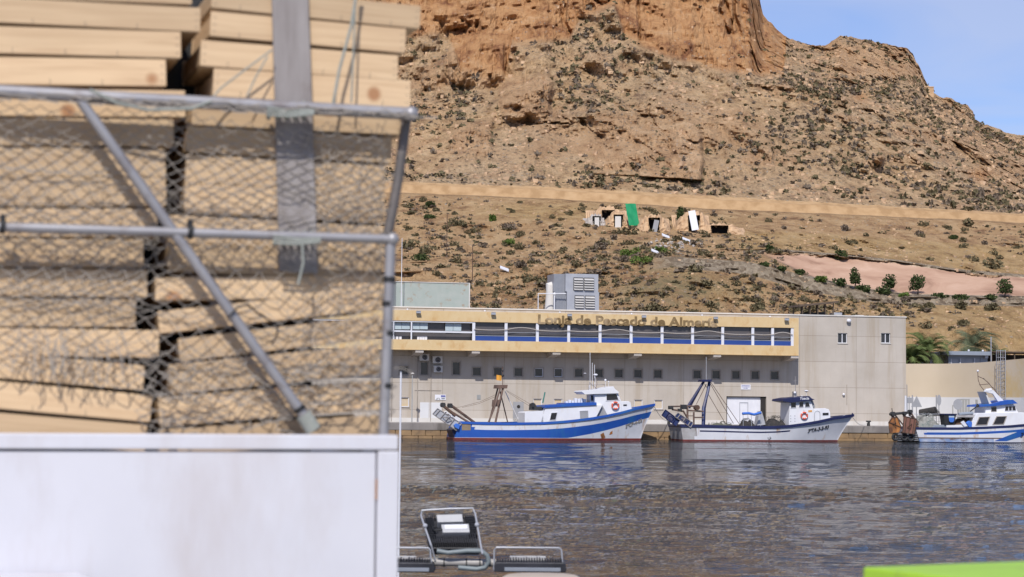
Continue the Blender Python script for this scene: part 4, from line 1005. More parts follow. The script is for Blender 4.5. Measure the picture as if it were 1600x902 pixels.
# single bushes one can count below the dirt road
protos = []
for q in range(6):
    V, F = leaf_cloud(150, 1.0, 0.85, 0.17, 200 + q, 4)
    o = fast_mesh('scrub_bush', V, F, [M['scrub'], M['scrub2'], M['scrub'], M['scrub'], M['scrub2'], M['scrub']][q]); protos.append(o)
r_ = np.random.default_rng(33); cnt = 0; first = {}
cand = []
while len(cand) < 270:
    px, py = r_.uniform(618, 1600), r_.uniform(315, 520)
    p, i, j = surf(px, py)
    if not (0.8 < Kc[i] < 5.85) or pinkm[i, j] > 0.3 or pathm[i, j] > 0.5: continue
    if r_.uniform() > 0.35 + 0.65 * float(sstep(-0.2, 0.3, blotch[i, j])): continue
    if px > 1250 and py > 495 and px < 1420: continue
    cand.append((p, r_.uniform(0.65, 1.0) + (r_.uniform() < 0.12) * 0.5, px, py))
for n_, (p, s_, px, py) in enumerate(cand):
    q = n_ % 6; o = protos[q]
    if q in first: o = protos[q].copy(); C.objects.link(o)
    first[q] = 1
    o.location = p - Vector((0, 0, 0.12)); o.scale = (s_ * r_.uniform(0.85, 1.3), s_, s_ * r_.uniform(0.8, 1.1)); o.rotation_euler = (0, 0, r_.uniform(0, 6.28))
    ar = ('on the bare slope above the roof cabin' if px < 850 and py > 345 else 'just below the dirt road at the left' if px < 850 else 'around the cave dwellings' if py < 372 and px < 1150 else 'on the green-brown spur behind the ventilation unit and lettering' if px < 1185
          else 'on the rocky ground between dirt road and pink slope' if py < np.interp(px, XS, pink_t) else 'on the sandy slope below the stony path')
    tag(o, 'small dark scrub bush ' + ar, 'bush', 'scrub bushes ' + ar)
# named green bushes and young trees
GB = [(656, 404, 2.9, 1.3, 'bush', 'wide dark green shrub above the grey-green roof cabin'), (672, 321, 1.6, 1.3, 'bush', 'dark green bush just below the dirt road at its left end'),
      (671, 339, 1.7, 1.0, 'bush', 'low dark green bush under the one by the dirt road'), (770, 343, 1.1, 1.3, 'bushlight', 'round bright green bush on the bare slope left of centre'),
      (792, 355, 2.8, 1.3, 'scrub2', 'leafless grey-purple bush right of the round green bush'), (797, 378, 1.9, 1.0, 'bushlight', 'green and yellow shrub trailing down under the leafless bush'),
      (985, 397, 2.6, 1.6, 'bushlight', 'large light green shrub below the green tarp'), (1005, 409, 2.9, 1.3, 'bushlight', 'light green shrub at the lower end of the green patch'),
      (1032, 392, 2.2, 1.0, 'bushlight', 'flat green shrub right of the large light green one'), (1204, 389, 1.3, 1.1, 'bush', 'dark green bush at the top left tip of the pink slope'),
      (1314, 401, 1.9, 1.6, 'bush', 'round dark green bush on the upper rim of the pink slope'), (1194, 413, 1.4, 0.7, 'bush', 'low bush at the left corner of the pink slope foot'),
      (1221, 420, 1.5, 0.8, 'bush', 'second low bush along the foot of the pink slope'), (1248, 427, 1.5, 0.8, 'bush', 'third low bush along the foot of the pink slope'),
      (1283, 437, 1.4, 0.9, 'bushlight', 'pale green bush on the stony path edge'), (1311, 444, 1.5, 1.1, 'bush', 'rounded bush left of the upright young tree'),
      (1349, 452, 1.5, 1.0, 'bush', 'broad bush right behind the upright young tree'), (1381, 456, 1.9, 1.2, 'bush', 'wide bush in the middle of the pink slope foot'),
      (1413, 460, 1.2, 0.7, 'bushlight', 'low pale bush between the wide bush and the round tree'), (1470, 463, 2.4, 0.8, 'bush', 'long low hedge-like bush at the pink slope foot'),
      (1500, 464, 2.2, 0.8, 'bush', 'right-hand low hedge-like bush at the pink slope foot'), (1545, 465, 1.8, 0.8, 'bush', 'low bush left of the rightmost young tree'),
      (1504, 482, 1.9, 1.5, 'scrub', 'round grey bush below the stony path'), (1549, 483, 1.7, 1.3, 'scrub', 'dark grey bush right of the round grey one'),
      (1490, 312 + 60, 1.5, 1.0, 'bush', 'lone dark bush in the rocky slope above the pink area'), (1417, 469, 1.4, 1.0, 'scrub2', 'faded grey bush on the stony path')]
for n_, (px, py, w_, h_, mt_, lab) in enumerate(GB):
    p, i, j = surf(px, py + 3)
    V, F = leaf_cloud(420, w_ * 0.68, h_ * 0.82, 0.17, 300 + n_, 6)
    o = fast_mesh('green_bush' if mt_ != 'scrub' else 'grey_bush', V, F, M[mt_]); o.location = p - Vector((0, 0, 0.1)); tag(o, lab, 'bush')
for n_, (px, py, w_, h_, lab) in enumerate([(1337, 452, 1.1, 3.0, 'upright young tree standing at the pink slope foot'), (1391, 458, 1.2, 2.3, 'small bushy tree beside the wide bush at the pink slope'),
                                           (1435, 462, 1.4, 2.6, 'round-headed small tree at the foot of the pink slope'), (1570, 466, 1.4, 2.7, 'rightmost young tree at the foot of the pink slope'), (1064, 358, 1.3, 3.6, 'dark narrow tree between the cave dwellings')]):
    p, i, j = surf(px, py)
    t = thing('young_tree', lab, 'tree', p - Vector((0, 0, 0.15)))
    e_ = MB(); e_.tube([(0, 0, 0), (0.05, 0, h_ * 0.35), (0.0, 0.05, h_ * 0.75)], [0.10, 0.07, 0.03], 7); e_.tube([(0.05, 0, h_ * 0.35), (0.35, 0.1, h_ * 0.6)], [0.05, 0.02], 5); e_.build('trunk', M['trunk'], t, smooth=True)
    V, F = leaf_cloud(520, w_ * 0.9, h_ * 0.75, 0.17, 400 + n_, 6); V[:, 2] += h_ * 0.28
    o = fast_mesh('crown', V, F, M['bush']); o.parent = t

# ---------------------------------------------------------------- cave dwellings, tarp and rubble
def cave(px, py, w_, h_, mats, label, face=True, name='cave_dwelling'):
    w_, h_ = w_ * 0.85, h_ * 0.85
    p, i, j = surf(px, py); p = p + Vector((0, -0.9, -0.3))
    t = thing(name, label, 'cave dwelling', p)
    e_ = MB(); rc = random.Random(int(px)); W2 = w_ * 1.9; nx_, nz_ = 23, 11; V = []; F = []
    for i_ in range(nx_):
        u = i_ / (nx_ - 1) * 2 - 1; top = h_ * (1.25 * (1 - abs(u) ** 2.6) + 0.12) * rc.uniform(0.9, 1.1)
        for j_ in range(nz_):
            v = j_ / (nz_ - 1); V.append((u * W2 + rc.uniform(-.06, .06), 0.25 + 1.6 * v * v + 1.2 * abs(u) ** 2 + rc.uniform(-0.16, 0.16), top * v))
    for i_ in range(nx_ - 1):
        for j_ in range(nz_ - 1):
            cx_ = (V[i_ * nz_ + j_][0] + V[(i_ + 1) * nz_ + j_][0]) / 2; cz_ = (V[i_ * nz_ + j_][2] + V[i_ * nz_ + j_ + 1][2]) / 2
            if abs(cx_) < w_ / 2 and cz_ < h_: continue
            F.append((i_ * nz_ + j_, (i_ + 1) * nz_ + j_, (i_ + 1) * nz_ + j_ + 1, i_ * nz_ + j_ + 1))
    k_ = len(V); V += [(u * W2, 7.5, h_ * 1.3) for u in np.linspace(-1, 1, nx_)]
    F += [(i_ * nz_ + nz_ - 1, (i_ + 1) * nz_ + nz_ - 1, k_ + i_ + 1, k_ + i_) for i_ in range(nx_ - 1)]
    e_.add(V, F)
    e_.build('stone_front', mats, t)
    e_ = MB(); a_, d_ = w_ / 2 + 0.12, 2.2
    e_.add([(-a_, 0.2, -0.1), (a_, 0.2, -0.1), (a_, 0.2, h_ + .1), (-a_, 0.2, h_ + .1), (-a_, d_, -0.1), (a_, d_, -0.1), (a_, d_, h_ + .1), (-a_, d_, h_ + .1)], [(4, 5, 6, 7), (0, 4, 7, 3), (1, 2, 6, 5), (3, 7, 6, 2)]); e_.build('dark_chamber', M['dark'], t)
    return t, p
M['caveface'] = pmat('cave_front_earth', (0.56, 0.38, 0.225, 1), (0.38, 0.24, 0.135, 1), 0.8, 0.95, bmp=0.5, bd=0.15)
t, p = cave(933, 352, 1.1, 1.7, M['concrete'], 'leftmost cave dwelling with a grey rendered front and door')
e_ = MB(); e_.box(-0.3, 0.35, 0.1, 0.16, 0, 1.35); e_.build('door', M['concrete_white'], t)
t, p = cave(950, 352, 1.9, 2.7, M['caveface'], 'cave dwelling with an open black doorway left of the green tarp')
t, p = cave(966, 354, 1.3, 2.2, M['caveface'], 'cave dwelling with a pale door right beside the green tarp')
e_ = MB(); e_.box(-0.5, 0.35, 0.1, 0.16, 0, 1.7); e_.build('door', M['concrete_white'], t)
t, p = cave(1022, 362, 1.6, 2.4, M['caveface'], 'cave dwelling with a leaning grey door right of the green tarp')
e_ = MB(); e_.cbox((0.15, 0.1, 0.9), (0.7, 0.06, 1.8), rot=(0, 0.2, 0)); e_.build('door', M['signgrey'], t)
t, p = cave(1085, 363, 1.7, 3.0, M['caveface'], 'rightmost cave dwelling with a black doorway behind a white board')
t, p = cave(1125, 366, 2.6, 1.6, M['caveface'], 'low black cave mouth right of the white board')
p, i, j = surf(985, 356); e_ = MB()
q0_, q1_ = at(979, 333, p.y - 1.3), at(991, 333, p.y - 1.3)
W_ = []
for r__ in range(9):
    for c_ in range(5):
        u, v = c_ / 4, r__ / 8
        W_.append((-0.75 + u * 1.5 + v * 0.55 + (0.9 - 0.9) , -1.3 + math.sin(u * 9 + v * 4) * 0.12 - v * 0.3, 3.2 - v * 3.2 + 0.0))
F_ = [(r__ * 5 + c_, r__ * 5 + c_ + 1, r__ * 5 + c_ + 6, r__ * 5 + c_ + 5) for r__ in range(8) for c_ in range(4)]
F_ += [tuple(45 + x for x in f) for f in F_]; W_ += [(x, y + 0.05, z) for x, y, z in W_]
e_.add(W_, F_); o = e_.build('green_tarp', M['green_sheet'], smooth=True); o.location = p + Vector((0, 0, 0.1)); tag(o, 'bright green tarp hanging over a cave entrance', 'tarp')
p, i, j = surf(1083, 363); e_ = MB(); e_.cbox((0, 0, 1.5), (1.0, 0.1, 2.9), rot=(-0.15, -0.18, 0)); o = e_.build('white_board', M['whiteclean'], bevel=0.01); o.location = p + Vector((0, -1.6, 0)); tag(o, 'white board leaning against the rightmost cave entrance', 'board')
for px, py, lab in ((788, 424, 'white discarded board lying on the slope behind the roof cabin'), (1040, 372, 'upper white plank in the rubble below the caves'), (1072, 378, 'long grey slab lying right of the rubble'), (1024, 397, 'small white slab beside the light green shrub')):
    p, i, j = surf(px, py); e_ = MB(); e_.cbox((0, 0, 0.25), (1.15, 0.8, 0.12), rot=(0.5, 0.35, 0.2)); o = e_.build('discarded_slab', M['whiteclean'], bevel=0.02); o.location = p + Vector((0, -0.2, 0)); tag(o, lab, 'slab')
rub = MB()
for _ in range(70):
    px, py = random.gauss(1050, 22), random.gauss(384, 5) + 0
    p, i, j = surf(px, py); s_ = random.uniform(0.08, 0.34)
    rub.cbox(p + Vector((0, 0, s_ * 0.3)), (s_ * random.uniform(1, 2), s_, s_ * 0.7), rot=(random.random(), random.random(), random.random() * 3))
tag(rub.build('rubble', M['concrete']), 'pale heap of rubble spread below the cave dwellings', kind='stuff')
for px, py0, py1, lab in ((699, 335, 402, 'upper thin rusty pole on the slope at the left'), (738, 385, 442, 'lower thin rusty pole on the slope behind the roof cabin')):
    p, i, j = surf(px, py1); h_ = at(px, py0, p.y).z - p.z
    e_ = MB(); e_.tube([(0, 0, 0), (0, 0, h_)], [0.06, 0.045], 6); o = e_.build('slope_pole', M['rustdark']); o.location = p; tag(o, lab, 'pole')
# ruined watchtower block on the ridge and the crest wall
p, i, j = surf(1452, 146); e_ = MB(); e_.box(-1.3, 1.0, -1.2, 1.2, -1.5, 1.3); e_.box(-1.6, 1.05, -1.3, 1.3, 1.3, 1.6)
o = e_.build('ruined_turret', M['caveface'], bevel=0.1); o.location = p; tag(o, 'small ruined stone turret on the ridge against the sky', 'ruin')

# ---------------------------------------------------------------- palms behind the beige wall
def palm(px, py, d, rad, label, matl, seed):
    rr_ = random.Random(seed)
    c = at(px, py, d); t = thing('palm_tree', label, 'palm', (c.x, c.y, QZ)); h = c.z - QZ
    e_ = MB(); e_.tube([(0, 0, 0), (0.1, 0, h * 0.5), (0, 0, h)], [0.34, 0.28, 0.3], 10); e_.build('trunk', M['trunk'], t, smooth=True)
    V, F = [], []
    for k in range(64):
        az = rr_.uniform(0, 6.283); el = rr_.uniform(-0.3, 1.5); ln = rad * rr_.uniform(0.75, 1.1)
        dx, dy = math.cos(az), math.sin(az); pts = []
        x = z = 0.0; e2 = el
        for s_ in range(13):
            pts.append(Vector((dx * x, dy * x, h + z))); x += math.cos(e2) * ln / 12; z += math.sin(e2) * ln / 12; e2 -= 0.115 + 0.02 * s_ / 2
        side = Vector((-dy, dx, 0))
        for s_ in range(1, 12):
            p = pts[s_]; tdir = (pts[s_ + 1] - pts[s_]).normalized(); up_ = side.cross(tdir).normalized()
            for sg_ in (-1, 1):
                for half in (0, 0.5):
                    p2 = p + tdir * half * ln / 12
                    ll = rad * 0.26 * math.sin(math.pi * (0.12 + 0.8 * s_ / 12)) * rr_.uniform(0.8, 1.1)
                    tip = p2 + (side * sg_ * 0.8 + tdir * 0.75 + up_ * 0.25).normalized() * ll
                    w2 = tdir * 0.035
                    k0 = len(V); V += [tuple(p2 - w2), tuple(p2 + w2), tuple(tip + w2 * 0.3), tuple(tip - w2 * 0.3)]; F.append((k0, k0 + 1, k0 + 2, k0 + 3))
    o = fast_mesh('crown', np.array(V), np.array(F), matl); o.parent = t
M['palm'] = foliage('palm_fronds', (0.08, 0.11, 0.035), (0.16, 0.20, 0.07), 0.8)
M['palm2'] = foliage('grey_palm_fronds', (0.09, 0.11, 0.06), (0.15, 0.17, 0.10), 0.8)
palm(1448, 551, 186, 3.2, 'big dark green palm between the hall and the blue-grey house', M['palm'], 3)
palm(1424, 563, 184, 2.3, 'smaller palm tucked against the hall corner', M['palm'], 8)
palm(1519, 543, 200, 3.5, 'greyer palm rising behind the blue-grey house', M['palm2'], 4)
palm(1558, 558, 203, 1.6, 'low bright palm right of the pale lamp pole', M['bushlight'], 5)

# ---------------------------------------------------------------- fishing boats
M['hullwhite'] = pmat('hull_white', (0.66, 0.66, 0.69, 1), (0.56, 0.56, 0.59, 1), 0.9, 0.42, bmp=0.06, dirt=(0.42, 0.24, 0.10, 1), dscale=1.3, dscl=(1.3, 1, 0.35), dlo=0.56, dhi=0.72)
M['hullblue'] = pmat('hull_blue', (0.016, 0.07, 0.33, 1), (0.02, 0.09, 0.38, 1), 0.8, 0.38, bmp=0.05, dirt=(0.03, 0.15, 0.30, 1), dscale=0.9, dlo=0.5, dhi=0.8)
M['navy'] = pmat('navy_paint', (0.010, 0.013, 0.055, 1), (0.014, 0.019, 0.075, 1), 1, 0.45, bmp=0.03)
M['bootred'] = pmat('red_boot_paint', (0.20, 0.03, 0.025, 1), (0.12, 0.022, 0.018, 1), 2, 0.6, dirt=(0.09, 0.05, 0.03, 1), dscale=2.5, dscl=(1, 1, 1))
M['hulltan'] = pmat('worn_brown_paint', (0.26, 0.2, 0.13, 1), (0.18, 0.13, 0.09, 1), 2, 0.7)
M['hullgrey'] = pmat('scuffed_white', (0.42, 0.41, 0.41, 1), (0.30, 0.28, 0.27, 1), 2.2, 0.6, dirt=(0.16, 0.12, 0.1, 1), dscale=2.2, dscl=(1, 1, 0.5))
M['worn3'] = pmat('patchy_blue_white', (0.50, 0.52, 0.58, 1), (0.10, 0.20, 0.42, 1), 1.1, 0.6, dirt=(0.14, 0.08, 0.05, 1), dscale=2.2, dscl=(0.6, 1, 1.4), dlo=0.52, dhi=0.7)
M['deck'] = pmat('worn_deck', (0.30, 0.27, 0.23, 1), (0.22, 0.2, 0.17, 1), 2, 0.85)
M['rust'] = pmat('bright_rust', (0.36, 0.12, 0.03, 1), (0.50, 0.22, 0.06, 1), 2.5, 0.9, bmp=0.3, dirt=(0.10, 0.045, 0.025, 1), dscale=1.6, dscl=(1, 1, 0.5), dlo=0.45, dhi=0.65)
M['rustpanel'] = pmat('red_brown_panel', (0.22, 0.10, 0.075, 1), (0.15, 0.07, 0.05, 1), 2, 0.85, bmp=0.2)
M['steelrust'] = pmat('streaked_steel', (0.24, 0.22, 0.21, 1), (0.33, 0.31, 0.31, 1), 2, 0.6, 0.2, dirt=(0.16, 0.08, 0.045, 1), dscale=2.0)
M['greysteel'] = pmat('grey_painted_steel', (0.30, 0.31, 0.34, 1), (0.42, 0.42, 0.44, 1), 1.5, 0.55, dirt=(0.10, 0.08, 0.07, 1), dscale=1.5)
M['navysteel'] = pmat('scuffed_blue_steel', (0.012, 0.022, 0.085, 1), (0.022, 0.038, 0.13, 1), 1.5, 0.5, dirt=(0.12, 0.10, 0.12, 1), dscale=1.8)
M['brownsteel'] = pmat('brown_rusted_frame', (0.09, 0.06, 0.05, 1), (0.16, 0.10, 0.075, 1), 3, 0.85)
M['redfloat'] = pmat('orange_red_float', (0.62, 0.10, 0.05, 1), (0.56, 0.09, 0.05, 1), 3, 0.5, bmp=0)
M['netolive'] = pmat('olive_netting', (0.13, 0.13, 0.09, 1), (0.08, 0.08, 0.06, 1), 6, 0.95, bmp=0.8, bd=0.06)
M['netdark'] = pmat('dark_netting', (0.02, 0.022, 0.022, 1), (0.06, 0.05, 0.045, 1), 6, 0.95, bmp=0.8, bd=0.06)
M['netpale'] = pmat('pale_netting', (0.36, 0.35, 0.32, 1), (0.22, 0.22, 0.2, 1), 5, 0.95, bmp=0.9, bd=0.08, dirt=(0.07, 0.12, 0.11, 1), dscale=2.4, dscl=(1, 1, 1))
M['flag'] = pmat('flag_orange', (0.75, 0.36, 0.05, 1), None, 2, 0.8, bmp=0)
M['teal'] = pmat('teal_cloth', (0.05, 0.20, 0.16, 1), None, 2, 0.8)
M['canvas'] = pmat('blue_canvas', (0.03, 0.12, 0.48, 1), (0.05, 0.16, 0.52, 1), 2, 0.7)
M['blackpaint'] = pmat('black_letters', (0.015, 0.015, 0.02, 1), None, 2, 0.5, bmp=0)
M['wornpaint'] = pmat('worn_dark_letters', (0.10, 0.07, 0.04, 1), (0.40, 0.35, 0.30, 1), 4, 0.6, bmp=0)
M['cabglass'] = pmat('cabin_glass', (0.012, 0.013, 0.018, 1), (0.02, 0.02, 0.025, 1), 2, 0.1, bmp=0)
M['orangesign'] = pmat('orange_plate', (0.7, 0.35, 0.1, 1), None, 2, 0.6, bmp=0)

BY = -8.7
class Boat:
    def __init__(self, s0px, label, beam, sheer, xs_wl, xb_wl, tip, zk=-0.9):
        self.fr = None
        x0 = FAC.x(s0px, 688, BY - beam / 2)
        self.fr = Frame(*FAC.w(x0, BY, 0).xy, AF)
        self.B = beam / 2; self.t = thing('fishing_boat', label, 'boat', self.fr.o, AF)
        h = self.h = lambda px, py, yo=-beam / 2: self.fr.hit(px, py, yo)
        P = [h(px, py) for px, py in sheer] + [h(*tip, yo=-0.1)]
        self.sx = np.array([p[0] for p in P]); self.sz = np.array([p[1] for p in P])
        self.x_s = h(xs_wl, 688)[0]; self.x_b = h(xb_wl, 688, -0.1)[0]; self.zk = zk
        self.x_s1 = P[0][0]; self.x_b1 = P[-1][0]; self.ztip = P[-1][1]; self.zs = P[0][1]
    def S(self, x): 
        return float(np.interp(x, self.sx, self.sz))
    def xlim(self, z):
        xs = self.x_s + (self.x_s1 - self.x_s) * max(z, 0) / self.zs
        xb = self.x_b + (self.x_b1 - self.x_b) * (max(z, 0) / self.ztip) ** 1.15 - (0.9 * (min(z, 0) / self.zk) ** 1.5 if z < 0 else 0) * 1.3
        return xs, xb
    def hb(self, t, z):
        B = self.B
        dk = B * (1 - 0.14 * max(0, (0.35 - t) / 0.35) ** 1.6) if t < 0.45 else B * max(0.02, 1 - ((t - 0.45) / 0.55) ** 2.5)
        wl = B * 0.93 * (1 - 0.18 * max(0, (0.35 - t) / 0.35) ** 1.6) if t < 0.4 else B * 0.93 * max(0.012, 1 - ((t - 0.4) / 0.6) ** 1.7)
        if z >= 0: 
            k = min(z / self.ztip, 1) ** 0.9; return wl + (dk - wl) * k
        return wl * math.sqrt(max(0.02, 1 - (z / (self.zk * 1.05)) ** 2))
    def xyz(self, t, zf):
        z = 1.0
        for _ in range(8):
            a, b_ = self.xlim(z); x = a + (b_ - a) * t; z = zf(x)
        return x, self.hb(t, z), z
    def side(self, x, z):
        a, b_ = self.xlim(z); return self.hb(min(max((x - a) / (b_ - a), 0), 1), z)
    def hull(self, rows0, matf0, mats, rail_mat, rail_h=0.13, nt_=72):
        rows = []; src = []
        for k in range(len(rows0) - 1):
            n_ = 5 if k >= 2 and k < len(rows0) - 2 else 2
            for q in range(n_):
                rows.append(lambda x, a=rows0[k], b_=rows0[k + 1], u=q / n_: a(x) * (1 - u) + b_(x) * u); src.append(k)
        rows.append(rows0[-1]); matf = lambda x, r_: matf0(x, src[r_])
        ts = [1 - (1 - i / nt_) ** 1.25 for i in range(nt_ + 1)]
        V = []; F = []; mi = []
        nr = len(rows)
        for sgn in (-1, 1):
            k0 = len(V)
            for t in ts:
                for zf in rows:
                    x, hb, z = self.xyz(t, zf); V.append((x, sgn * hb, z))
            for i in range(nt_):
                for r_ in range(nr - 1):
                    a = k0 + i * nr + r_; q_ = (a, a + nr, a + nr + 1, a + 1); F.append(q_ if sgn < 0 else q_[::-1])
                    mi.append(matf((V[a][0] + V[a + nr][0]) / 2, r_))
        n1 = (nt_ + 1) * nr
        for r_ in range(nr - 1): F.append((r_, r_ + 1, n1 + r_ + 1, n1 + r_)); mi.append(matf(self.x_s, r_))
        for r_ in range(nr - 1): a = nt_ * nr + r_; F.append((a, n1 + a, n1 + a + 1, a + 1)); mi.append(matf(self.x_b, r_))
        mb = MB(); mb.v = V; mb.f = F; mb.m = mi; o = mb.build('hull', mats, self.t, smooth=True)
        # inner bulwark and deck
        mb = MB(); V = []; F = []
        for t in ts:
            x, hb, z = self.xyz(t, lambda q: self.S(q)); hb2 = max(hb - 0.09, 0.005)
            xd, hd, zd = self.xyz(t, lambda q: self.S(q) - 0.55); hd = max(hd - 0.09, 0.003)
            V += [(x, -hb2, z - 0.01), (xd, -hd, zd), (xd, hd, zd), (x, hb2, z - 0.01)]
        for i in range(nt_):
            for k in range(3): F.append((i * 4 + k, i * 4 + k + 1, i * 4 + k + 5, i * 4 + k + 4))
        mb.add(V, F); mb.build('deck', M['deck'], self.t)
        mb = MB(); V = []; F = []
        for sgn in (-1, 1):
            k0 = len(V)
            for t in ts:
                x, hb, z = self.xyz(t, lambda q: self.S(q)); 
                V += [(x + 0.0, sgn * (hb + 0.045), z + 0.04), (x, sgn * max(hb - 0.1, 0.0), z + 0.04), (x, sgn * max(hb - 0.1, 0.0), z - 0.03), (x, sgn * (hb + 0.045), z - rail_h)]
            for i in range(nt_):
                for k in range(4): F.append((k0 + i * 4 + k, k0 + i * 4 + (k + 1) % 4, k0 + i * 4 + 4 + (k + 1) % 4, k0 + i * 4 + 4 + k))
            F.append((k0, k0 + 1, k0 + 2, k0 + 3)); e = k0 + nt_ * 4; F.append((e, e + 1, e + 2, e + 3))
        x, hb, z = self.xyz(0, lambda q: self.S(q)); mb.add(V, F); mb.box(x - 0.04, x + 0.1, -hb, hb, z - 0.1, z + 0.038)
        mb.build('gunwale', rail_mat, self.t)
    def poly(self, pts, yo, depth, name, mat, parent=None, bevel=0.012):
        """an outline given at photo pixels in the plane yo, extruded away from the camera"""
        P = [self.h(px, py, yo) for px, py in pts]; mb = MB(); mb.prism(P, yo, yo + depth); return mb.build(name, mat, parent or self.t, bevel=bevel)
    def win(self, pts, yo, name='window', parent=None, mat=None, frame=None):
        P = [self.h(px, py, yo) for px, py in pts]
        c = (sum(p[0] for p in P) / len(P), sum(p[1] for p in P) / len(P))
        mb = MB(); out = [(c[0] + (p[0] - c[0]) * 1.16, c[1] + (p[1] - c[1]) * 1.16) for p in P]
        n = len(P)
        for i in range(n):
            j = (i + 1) % n; mb.prism([out[i], out[j], P[j], P[i]], yo - 0.035, yo - 0.002)
        w_ = mb.build(name, frame or M['whiteclean'], parent or self.t)
        mb = MB(); mb.prism(P, yo - 0.012, yo - 0.003); mb.build('pane', mat or M['cabglass'], w_)
        return w_
    def bar(self, pts, r, name, mat, parent=None, seg=7):
        """pts: (px, py, yo)"""
        P = [(self.h(a, b_, c)[0], c, self.h(a, b_, c)[1]) for a, b_, c in pts]
        mb = MB(); mb.tube(P, r, seg); return mb.build(name, mat, parent or self.t, smooth=True)
    def text(self, s, px, py, size, mat, shear=0.25, rot=0.0, fitpx=None, name='registration_number'):
        x0, z0 = self.h(px, py, -self.side(self.h(px, py, -1.0)[0], 1.0)); mb = MB()
        Mx = Matrix(((math.cos(rot), -math.sin(rot), 0, x0), (0, 0, -1, 0), (math.sin(rot), math.cos(rot), 0, z0), (0, 0, 0, 1)))
        w_ = None
        if fitpx: w_ = self.h(fitpx, py, -self.side(self.h(fitpx, py, -1.0)[0], 1.0))[0] - x0
        text_mb(mb, s, size, Mx, depth=0.006, bold=0.008, shear=shear, fit=w_)
        mb.v = [(x, -(self.side(x, z) + 0.03) + y, z) for x, y, z in mb.v]
        mb.build(name, mat, self.t)
    def decal(self, pts, name, mat, eps=0.012, n=14):
        """painted patch on the near side: pts is a quad at photo pixels (a, b, c, d), a-b and d-c run along the hull"""
        Q = []
        for px, py in pts:
            x, z = self.h(px, py, -self.B)
            for _ in range(3): x, z = self.h(px, py, -self.side(x, z))
            Q.append((x, z))
        V = []; F = []
        for i in range(n + 1):
            u = i / n
            for j in range(5):
                v = j / 4; x = (Q[0][0] * (1 - u) + Q[1][0] * u) * (1 - v) + (Q[3][0] * (1 - u) + Q[2][0] * u) * v; z = (Q[0][1] * (1 - u) + Q[1][1] * u) * (1 - v) + (Q[3][1] * (1 - u) + Q[2][1] * u) * v
                V.append((x, -self.side(x, z) - eps, z))
        for i in range(n):
            for j in range(4): F.append((i * 5 + j, (i + 1) * 5 + j, (i + 1) * 5 + j + 1, i * 5 + j + 1))
        mb = MB(); mb.add(V, F); return mb.build(name, mat, self.t)
    def own(self, name, label, cat, px, py, yo, group=None):
        x, z = self.h(px, py, yo); return thing(name, label, cat, self.fr.w(x, yo, z), AF, group), x, z

def lifebuoy(bt, px, py, yo, r0, label):
    t, x, z = bt.own('lifebuoy', label, 'lifebuoy', px, py, yo)
    mb = MB(); mb.torus((0, -0.09, 0), r0, 0.065, 'y', 28, 10); mb.build('ring', M['redfloat'], t, smooth=True)
    mb = MB()
    for a in (0.785, 2.356, 3.927, 5.498): mb.torus((0, -0.09, 0), r0, 0.07, 'y', 4, 10, a0=a - 0.13, a1=a + 0.13)
    mb.build('bands', M['whiteclean'], t, smooth=True)
    mb = MB(); mb.tube([(0, -0.02, r0 + 0.02), (0, -0.02, r0 + 0.2)], 0.02, 6); mb.build('hanger', M['steel'], t)

def heap(name, label, cat, bt, px0, px1, pytop, pybot, yo, mat, seed, dy=1.2):
    """a pile of netting: a lumpy mound plus loose loops of twine"""
    rr_ = random.Random(seed)
    x0, zb_ = bt.h(px0, pybot, yo); x1, zt_ = bt.h(px1, pytop, yo); L_ = x1 - x0; H_ = zt_ - bt.h(px1, pybot, yo)[1]
    n = 26; m_ = 12; V = []; F = []
    for i in range(n + 1):
        for j in range(m_ + 1):
            u, v = i / n, j / m_; e = math.sin(math.pi * u) ** 0.55 * math.sin(math.pi * v) ** 0.6
            nn = 0.75 + 0.45 * float(vnoise(np.array(u * 6.0 + seed), np.array(v * 4.0), np.array(0.5), seed))
            V.append((u * L_, (v - 0.5) * dy, H_ * e * nn))
            F += [] if i == n or j == m_ else [(i * (m_ + 1) + j, (i + 1) * (m_ + 1) + j, (i + 1) * (m_ + 1) + j + 1, i * (m_ + 1) + j + 1)]
    mb = MB(); mb.add(V, F)
    for _ in range(26):
        u, v = rr_.uniform(0.08, 0.92), rr_.uniform(0.15, 0.85); c = (u * L_, (v - 0.5) * dy, H_ * math.sin(math.pi * u) ** 0.6 * 0.85)
        mb.torus(c, rr_.uniform(0.06, 0.16), 0.012, rr_.choice('xyz'), 9, 4, a0=0, a1=rr_.uniform(3, 6))
    o = mb.build(name, mat); o.location = bt.fr.w(x0, yo + dy / 2, zb_); o.rotation_euler = (0, 0, AF); tag(o, label, cat); return o

